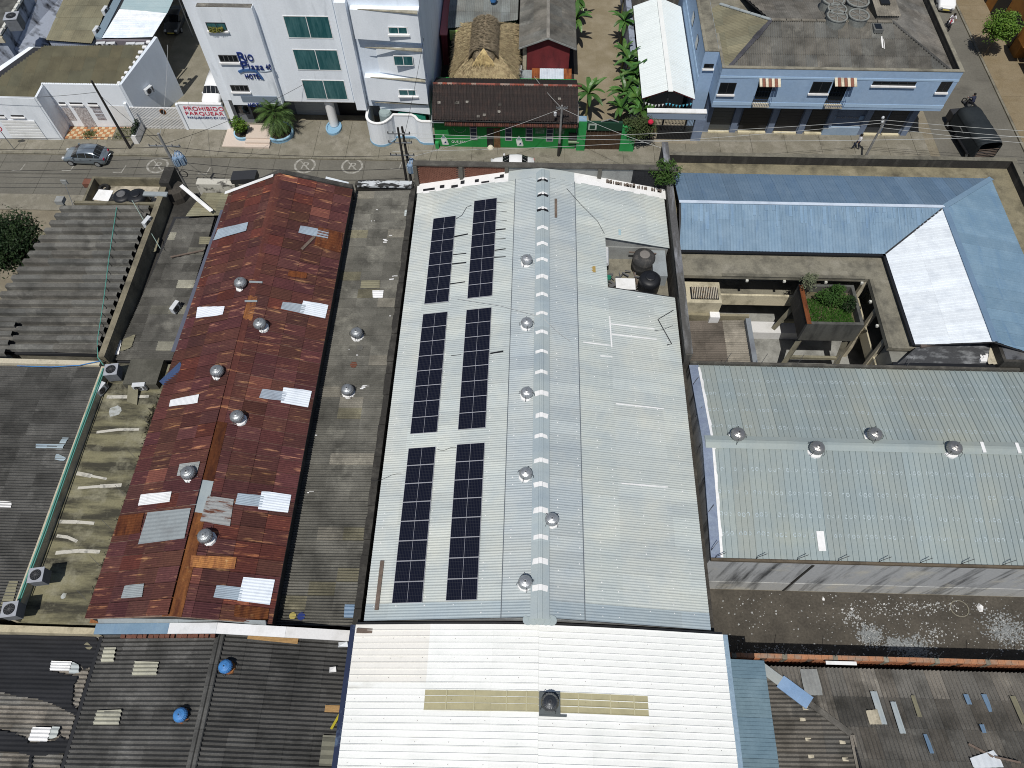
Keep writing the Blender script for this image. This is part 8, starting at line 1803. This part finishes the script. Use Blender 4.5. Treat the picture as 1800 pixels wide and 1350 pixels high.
# ============================================================ people
def make_person(name, label, loc, rz, joints, top, bottom, parent=None):
    """one skinned body; faces take the cloth of the nearest bone; hair is a child"""
    J = joints; names = list(J); bones = [('pelvis', 'chest', top), ('chest', 'neck', top), ('neck', 'head', skin_m), ('chest', 'shL', top), ('chest', 'shR', top), ('shL', 'elL', top), ('shR', 'elR', top), ('elL', 'haL', skin_m), ('elR', 'haR', skin_m),
             ('pelvis', 'hiL', bottom), ('pelvis', 'hiR', bottom), ('hiL', 'knL', bottom), ('hiR', 'knR', bottom), ('knL', 'anL', bottom), ('knR', 'anR', bottom), ('anL', 'toL', rubber), ('anR', 'toR', rubber)]
    rad = dict(pelvis=.15, chest=.17, neck=.06, head=.105, shL=.075, shR=.075, elL=.048, elR=.048, haL=.04, haR=.04, hiL=.10, hiR=.10, knL=.068, knR=.068, anL=.05, anR=.05, toL=.045, toR=.045)
    me = bpy.data.meshes.new('body'); me.from_pydata([J[k] for k in names], [(names.index(a), names.index(c)) for a, c, _ in bones], [])
    tmp = bpy.data.objects.new('body', me); COL.objects.link(tmp)
    tmp.modifiers.new('skin', 'SKIN'); tmp.modifiers.new('sub', 'SUBSURF').levels = 1; tmp.modifiers['sub'].render_levels = 1
    for k, sv in zip(names, me.skin_vertices[0].data): r_ = rad[k]; sv.radius = (r_, r_); sv.use_root = (k == 'pelvis')
    dg = bpy.context.evaluated_depsgraph_get(); m2 = bpy.data.meshes.new_from_object(tmp.evaluated_get(dg)); bpy.data.objects.remove(tmp)
    ms = []
    for _, _, m_ in bones:
        if m_ not in ms: ms.append(m_)
    m2.materials.clear()
    for m_ in ms: m2.materials.append(m_)
    for p in m2.polygons:
        c = p.center; best = None
        for a, e, m_ in bones:
            A, E = V(J[a]), V(J[e]); d = E - A; u = max(0, min(1, (c - A).dot(d) / max(d.length_squared, 1e-6))); q = (c - A - d * u).length
            if best is None or q < best[0]: best = (q, m_)
        p.material_index = ms.index(best[1]); p.use_smooth = True
    m2.name = 'body'
    t = thing(name, label, 'person', (0, 0, 0)); o = bpy.data.objects.new('body', m2); COL.objects.link(o); o.parent = t
    h = V(J['head']); b = MB()
    b.lathe((h.x, h.y - .012, h.z), [(.122, -.02), (.125, .04), (.105, .09), (.06, .125), (0, .138)], 12); b.build('hair', hair_m, t, smooth=True)
    t.location = loc; t.rotation_euler = (0, 0, rz); return t
walk = dict(pelvis=(0, 0, .95), chest=(0, .03, 1.3), neck=(0, .04, 1.5), head=(0, .06, 1.63), shL=(-.19, .03, 1.42), shR=(.19, .03, 1.42), elL=(-.25, .12, 1.15), elR=(.25, -.12, 1.15), haL=(-.24, .3, .98), haR=(.25, -.2, .9), hiL=(-.1, 0, .9), hiR=(.1, 0, .9), knL=(-.1, -.05, .5), knR=(.1, .2, .52), anL=(-.1, -.3, .12), anR=(.1, .24, .08), toL=(-.1, -.2, .04), toR=(.1, .42, .05))
c = at(1499, 253); make_person('person', 'pedestrian in white shirt and dark trousers walking past the shop fronts', (c.x, 54.6, .125), R(100), walk, cloth_w, cloth_n)
ride = dict(pelvis=(0, -.2, .82), chest=(0, -.02, 1.18), neck=(0, .06, 1.36), head=(0, .1, 1.5), shL=(-.19, 0, 1.28), shR=(.19, 0, 1.28), elL=(-.3, .2, 1.08), elR=(.3, .2, 1.08), haL=(-.3, .46, 1.02), haR=(.3, .46, 1.02), hiL=(-.11, -.18, .8), hiR=(.11, -.18, .8), knL=(-.19, .24, .72), knR=(.19, .24, .72), anL=(-.17, .08, .32), anR=(.17, .08, .32), toL=(-.17, .22, .27), toR=(.17, .22, .27))
def make_bike(label, loc, rz, col):
    t = thing('motorcycle', label, 'motorcycle', (0, 0, 0))
    for y in (-.62, .66):
        b = MB(); P = [(0, y + .29 * math.cos(a), .3 + .29 * math.sin(a)) for a in [k * 2 * math.pi / 16 for k in range(17)]]; b.tube(P, .045, 6); w = b.build('wheel', rubber, t)
        b = MB()
        for k in range(6): a = k * math.pi / 6; b.beam((0, y + .25 * math.cos(a), .3 + .25 * math.sin(a)), (0, y - .25 * math.cos(a), .3 - .25 * math.sin(a)), .012, .012)
        b.build('spokes', steel, w)
    b = MB(); b.tube([(0, -.62, .3), (0, -.1, .42), (0, .3, .75), (0, .42, .92)], .035, 6); b.tube([(0, .66, .3), (0, .42, .95)], .03, 6); b.build('frame', darkmetal, t)
    MB().hexa([(-.1, .0, .62), (.1, .0, .62), (.12, .36, .66), (-.12, .36, .66)], [(-.07, -.02, .8), (.07, -.02, .8), (.08, .33, .84), (-.08, .33, .84)]).build('fuel_tank', col, t)
    MB().hexa([(-.1, -.75, .7), (.1, -.75, .7), (.11, .0, .68), (-.11, .0, .68)], [(-.1, -.75, .78), (.1, -.75, .78), (.11, .0, .77), (-.11, .0, .77)]).build('seat', black_p, t)
    MB().box(-.12, .12, -.2, .2, .3, .56).build('engine', steel, t); b = MB(); b.tube([(-.34, .40, 1.0), (-.12, .46, 1.02), (.12, .46, 1.02), (.34, .40, 1.0)], .018, 6); b.build('handlebar', darkmetal, t)
    MB().lathe((0, .52, .86), [(0, .07), (.08, .05), (.09, -.05), (0, -.08)], 10).build('headlight', ac_w, t)
    t.location = loc; t.rotation_euler = (0, 0, rz); return t
for (px, rz, lab, labp, top, bot, col) in (((1700, 190), R(20), 'dark motorcycle riding up the side street behind the truck', 'motorcycle rider in dark clothes behind the truck', cloth_n, mat('black_cloth', (.02, .02, .025), var=.1), black_p), ((1666, 48), R(165), 'motorcycle near the white car at the top of the side street', 'motorcycle rider in white clothes near the white car', cloth_w, cloth_w, redink)):
    c = at(*px); make_bike(lab, (c.x, c.y, .01), rz, col); make_person('person', labp, (c.x, c.y, .03), rz, ride, top, bot)
c = at(1797, 318); make_bike('red motorcycle parked at the right edge of the photo', (c.x + .6, c.y, .01), R(10), redink)
# ============================================================ trees and plants
c = at(12, 425, 4.2); make_tree('street_tree', 'large dark leafy tree on the left edge', 'tree', (c.x, c.y, 0), 6.1, (2.7, 3.2, 2.0), leaf_d, 12000, .13, 3, .2)
c = at(1722, 100); make_tree('street_tree', 'round bright green tree on the right pavement', 'tree', (c.x + .4, c.y + .1, .12), 4.7, (1.75, 1.75, 1.6), leaf_c, 5200, .13, 6, .1, zc=3.1)
c = at(1157, 302, 9.0); make_tree('shrub', 'leafy shrub growing on the parapet beside the blackened wall', 'shrub', (10.3, 41.9, 7.3), 2.7, (1.35, 1.0, 1.15), mat('mid_leaf', (.04, .09, .018), (.07, .13, .028), .4, .7, 1.5, var=.25), 2400, .1, 9, .06)
for k, (px, h, lab, nl, L) in enumerate([((1030, 205), 2.7, 'banana plant leaning out beside the tiled roof of the bar', 10, 2.0), ((1090, 82), 2.9, 'lone banana plant along the white hall wall near the top', 11, 1.9), ((1098, 150), 2.8, 'tall banana plant by the blue barrel', 10, 2.0), ((1110, 178), 3.0, 'banana plant left of the white hall, second from the front', 11, 2.0), ((1092, 200), 2.4, 'banana plant at the middle of the alley clump', 10, 1.8), ((1113, 215), 2.9, 'broad banana plant at the front of the alley clump', 11, 1.9), ((1100, 172), 2.2, 'short banana plant inside the alley clump', 9, 1.6), ((1008, 78), 2.8, 'banana plant beside the red house roof', 10, 1.9), ((1012, 40), 2.6, 'banana plant at the far end of the red house', 9, 1.9), ((1118, 196), 2.7, 'banana plant pressed against the white hall eave', 10, 1.9), ((1085, 225), 2.3, 'banana plant just behind the green gate post', 10, 1.8), ((1125, 165), 3.1, 'banana plant overhanging the white roof edge', 10, 2.1), ((1092, 128), 2.3, 'small banana plant just below the blue barrel', 9, 1.5), ((1120, 232), 2.5, 'banana plant rising out of the dark vine', 10, 1.8), ((1092, 30), 2.4, 'banana plant with dry leaves near the top edge', 8, 1.6)]):
    c = at(*px); make_banana(lab, (c.x, c.y, .01), h, 100 + k, nl + 3, L)
c = at(1112, 250); make_tree('flowering_vine', 'dark bushy vine hanging over the green gate post', 'vine', (c.x, 54.3, .1), 3.7, (1.9, 1.0, 1.35), mat('olive_leaf', (.055, .085, .028), (.09, .11, .045), .4, .7, 2, var=.25), 5200, .09, 15, .07, zc=2.5)
c = onY(1144, 206, 54.0); tag(MB().lathe((c.x, 53.6, c.z - .2), [(0, -.2), (.22, -.1), (.26, .05), (.16, .2), (0, .25)], 9).build('red_flower', redink), 'bright red bloom at the right edge of the vine', 'flower')
c = at(1100, 93); t = thing('blue_barrel', 'blue plastic barrel beside the white hall wall', 'barrel', (c.x, c.y, 0)); MB().lathe((c.x, c.y, 0), [(.27, 0), (.3, .1), (.3, .4), (.32, .43), (.3, .46), (.3, .85), (.27, .95), (0, .95)], 16).build('body', mat('deep_blue_plastic', (.05, .09, .4), var=.05), t)
b = MB(); rg = random.Random(44)
for k in range(500):
    x, y = (rg.uniform(-39, -37.1), rg.uniform(54, 55.6)) if k < 260 else (rg.gauss(-41.6, .3), rg.gauss(54.6, .25))
    h = rg.uniform(.1, .35); d = V((rg.gauss(0, .03), rg.gauss(0, .03), 0)); b.add([V((x, y, .16)) - d, V((x, y, .16)) + d, V((x + rg.gauss(0, .1), y + rg.gauss(0, .1), .16 + h))], [(0, 1, 2)])
stuff(tag(b.build('weeds', mat('dry_weed', (.12, .14, .05), var=.3)), 'straggling weeds on the tiled forecourt', 'weeds'))
b = MB(); rg = random.Random(45)
for k in range(700):
    y = rg.uniform(10, 26); x = -23.75 - (y - 8.7) * -.03 - rg.gauss(0.25, .12); 
    if rg.random() < .5: y = rg.gauss(22, .8)
    h = rg.uniform(.1, .3); d = V((rg.gauss(0, .04), rg.gauss(0, .04), 0)); b.add([V((x - .6, y, 5.0)) - d, V((x - .6, y, 5.0)) + d, V((x - .6 + rg.gauss(0, .15), y + rg.gauss(0, .15), 5.0 + h))], [(0, 1, 2)])
stuff(tag(b.build('dry_weeds', mat('withered_weed', (.05, .045, .03), var=.3)), 'withered weeds along the edge of the concrete terrace', 'weeds'))
# ============================================================ poles, transformers and cables
def pole(name, label, base, h, m_, r_=.13, arms=(), dbl=False):
    t = thing(name, label, 'utility pole', base); p = V(base)
    MB().tube([p, p + V((0, 0, h))], r_, 10, r_ * .65).build('post', m_, t)
    if dbl: MB().tube([p + V((.35, .25, 0)), p + V((.3, .2, h * .99))], r_, 10, r_ * .7).build('post', m_, t)
    for (z, half_, axis) in arms:
        d = V((half_, 0, 0)) if axis == 'x' else V((0, half_, 0)); MB().beam(p + V((0, 0, z)) - d, p + V((0, 0, z)) + d, .08, .08).build('crossarm', steel, t)
        b = MB()
        for s in (-.95, -.5, .5, .95): q = p + V((0, 0, z)) + d * s; b.lathe((q.x, q.y, q.z), [(.03, .04), (.05, .08), (.04, .12), (.06, .16), (.04, .2), (0, .22)], 8)
        b.build('insulators', darkmetal if dbl else grey_p, t)
    return t
def transformer(parent, base, z, off):
    p = V(base) + V((off[0], off[1], z)); b = MB(); b.lathe(p, [(.26, 0), (.28, .05), (.28, .8), (.24, .88), (0, .9)], 14); tr = b.build('transformer', mat('transformer_blue', (.16, .25, .38), (.25, .34, .45), .4, .7, 3, var=.1), parent)
    b = MB()
    for k in range(8): a = k * math.pi / 4; b.box(p.x + .3 * math.cos(a) - .03, p.x + .3 * math.cos(a) + .03, p.y + .3 * math.sin(a) - .03, p.y + .3 * math.sin(a) + .03, p.z + .12, p.z + .7)
    b.build('cooling_fin', mat('fin_grey', (.3, .38, .46), var=.05), tr)
    b = MB()
    for dx in (-.12, .12): b.lathe((p.x + dx, p.y, p.z + .9), [(.05, 0), (.05, .1), (.03, .16), (.05, .2), (.0, .28)], 8)
    b.build('bushing', ac_w, tr)
pA = (-37.25, 52.95, .12); tA = pole('utility_pole', 'black leaning utility pole in front of the white house', pA, 7.3, blackpole, .13)
pB = (-29.6, 46.3, 0); tB = pole('utility_pole', 'grey utility pole with blue transformers by the rusty warehouse', pB, 7.7, pole_m, .16, [(6.4, 1.3, 'x')])
for o_ in ((.45, -.1), (.85, .05), (.5, .4)): transformer(tB, pB, 4.5, o_)
b = MB(); P = [(pB[0] + .5 + .35 * math.cos(k * .6), pB[1] - .2, 3.6 + .35 * math.sin(k * .6)) for k in range(14)]; b.tube(P, .04, 5); b.build('cable_coil', wire_m, tB)
pC = (-10.2, 46.3, 0); tC = pole('utility_pole', 'dark double utility pole with transformer by the zinc parapet', pC, 8.7, blackpole, .13, [(8.1, .9, 'x'), (7.2, .95, 'x'), (5.9, 1.0, 'x')], True)
for o_ in ((.55, -.1), (.6, .35)): transformer(tC, pC, 4.2, o_)
for q in range(3):
    b = MB(); P = [(pC[0] + (-.7 + q * .6) + .28 * math.cos(k * .6), pC[1] - .3, 2.7 + q * .15 + .28 * math.sin(k * .6)) for k in range(13)]; b.tube(P, .035, 5); b.build('cable_coil', wire_m, tC)
pD = (2.95, 53.0, .12); tD = pole('utility_pole', 'pale concrete pole with burnt base in front of the green bar', pD, 5.6, pole_m, .13, [(5.3, .5, 'x')])
MB().tube([V(pD), V(pD) + V((0, 0, 1.5))], .15, 10, .14).build('burnt_base', mould, tD); MB().lathe((pD[0] - .55, pD[1], 4.8), [(0, -.2), (.13, -.15), (.13, .15), (0, .2)], 10).build('lamp', ac_w, tD)
pE = (30.9, 52.6, .12); tE = pole('utility_pole', 'grey pole with three pale lamps before the blue building', pE, 4.9, pole_m, .12)
b = MB(); b.tube([V(pE) + V((0, 0, 4.2)), V(pE) + V((-.25, .1, 5.2))], .04, 6); b.build('lamp_bracket', pole_m, tE)
for k in range(3): MB().lathe((pE[0] - .25 + .14 * k, pE[1] + .05, 5.3 - .42 * k), [(0, -.14), (.1, -.1), (.13, .02), (.08, .12), (0, .15)], 9).build('lamp', ac_w, tE)
sp = at(26, 264); st_ = thing('street_sign', 'round street sign on a thin pole at the left kerb', 'sign', (sp.x, sp.y, 0)); MB().tube([(sp.x, sp.y, 0), (sp.x, sp.y, 2.9)], .035, 6).build('post', steel, st_)
MB().slab([(sp.x + .36 * math.cos(k * .35), sp.y - .06, 2.6 + .36 * math.sin(k * .35)) for k in range(18)], (0, .02, 0)).build('sign_plate', redink, st_); MB().slab([(sp.x + .28 * math.cos(k * .35), sp.y - .07, 2.6 + .28 * math.sin(k * .35)) for k in range(18)], (0, .009, 0)).build('sign_face', white_p, st_)
cables = [((-75, 46.6, 7.6), (-29.6, 46.3, 7.5), .9, 'upper dark cable left of the transformer pole'), ((-75, 46.4, 6.6), (-29.6, 46.3, 6.3), .8, 'second dark cable left of the transformer pole'), ((-75, 46.1, 5.4), (-29.6, 46.2, 5.2), .9, 'third dark cable left of the transformer pole'), ((-75, 45.8, 4.6), (-29.6, 46.2, 4.4), 1.0, 'lowest dark cable left of the transformer pole'),
          ((-29.6, 46.3, 6.4), (-10.2, 46.3, 5.9), .5, 'dark cable between the transformer poles'), ((-29.6, 46.2, 4.9), (-10.2, 46.2, 4.6), .6, 'lower dark cable between the transformer poles'), ((-29.6, 46.1, 4.2), (-10.2, 46.1, 3.6), .7, 'lowest dark cable between the transformer poles'),
          ((-11.0, 46.3, 8.2), (45, 47.2, 8.6), .8, 'high pale cable past the shop fronts'), ((-11.0, 46.5, 7.4), (30.9, 52.6, 5.1), .5, 'pale cable running to the lamp pole'), ((-11.0, 46.5, 6.1), (30.9, 52.6, 4.8), .6, 'lower pale cable running to the lamp pole'), ((30.9, 52.6, 5.1), (70, 50.5, 5.6), .6, 'pale cable from the lamp pole over the truck'), ((30.9, 52.6, 4.7), (70, 50, 5.0), .7, 'lower pale cable from the lamp pole over the truck'), ((30.9, 52.6, 4.3), (70, 49.5, 4.4), .7, 'lowest pale cable from the lamp pole over the truck'),
          ((2.95, 53, 5.4), (-10.2, 46.3, 5.5), .3, 'service cable from the bar pole to the double pole'), ((2.95, 53, 5.4), (11.0, 47, 6.5), .2, 'service cable from the bar pole towards the shrub'), ((2.95, 53, 5.4), (0.5, 58, 4.8), .1, 'service cable from the bar pole over the tiled roof'), ((-29.6, 46.3, 7.4), (-33.2, 60, 6.0), .4, 'service cable from the transformer pole to the driveway wall'), ((-37.25, 52.95, 6.3), (-52, 53.5, 5.2), .4, 'cable along the white house front from the black pole'), ((-37.25, 52.95, 6.0), (-29.6, 46.3, 6.2), .3, 'cable between the black pole and the transformer pole'), ((-29.6, 46.3, 6.6), (-20, 56, 5.2), .4, 'cable from the transformer pole to the hotel'), ((-10.2, 46.3, 6.6), (-8.9, 56, 9.8), .3, 'cable from the double pole up to the hotel corner')]
for k, (a, c, s_, lab) in enumerate(cables): wire(a, c, s_, lab, wire_w if 'pale' in lab or 'service' in lab else wire_m, .022 if k < 7 else .016)
# crossed shadow casting pole outside the frame at left is a real pole of the street line
pF = (-51.2, 41.9, 0)
pole('utility_pole', 'street pole standing left of the large dark tree', pF, 9.6, pole_m, .15, [(8.9, 1.2, 'y'), (8.0, 1.0, 'y')])
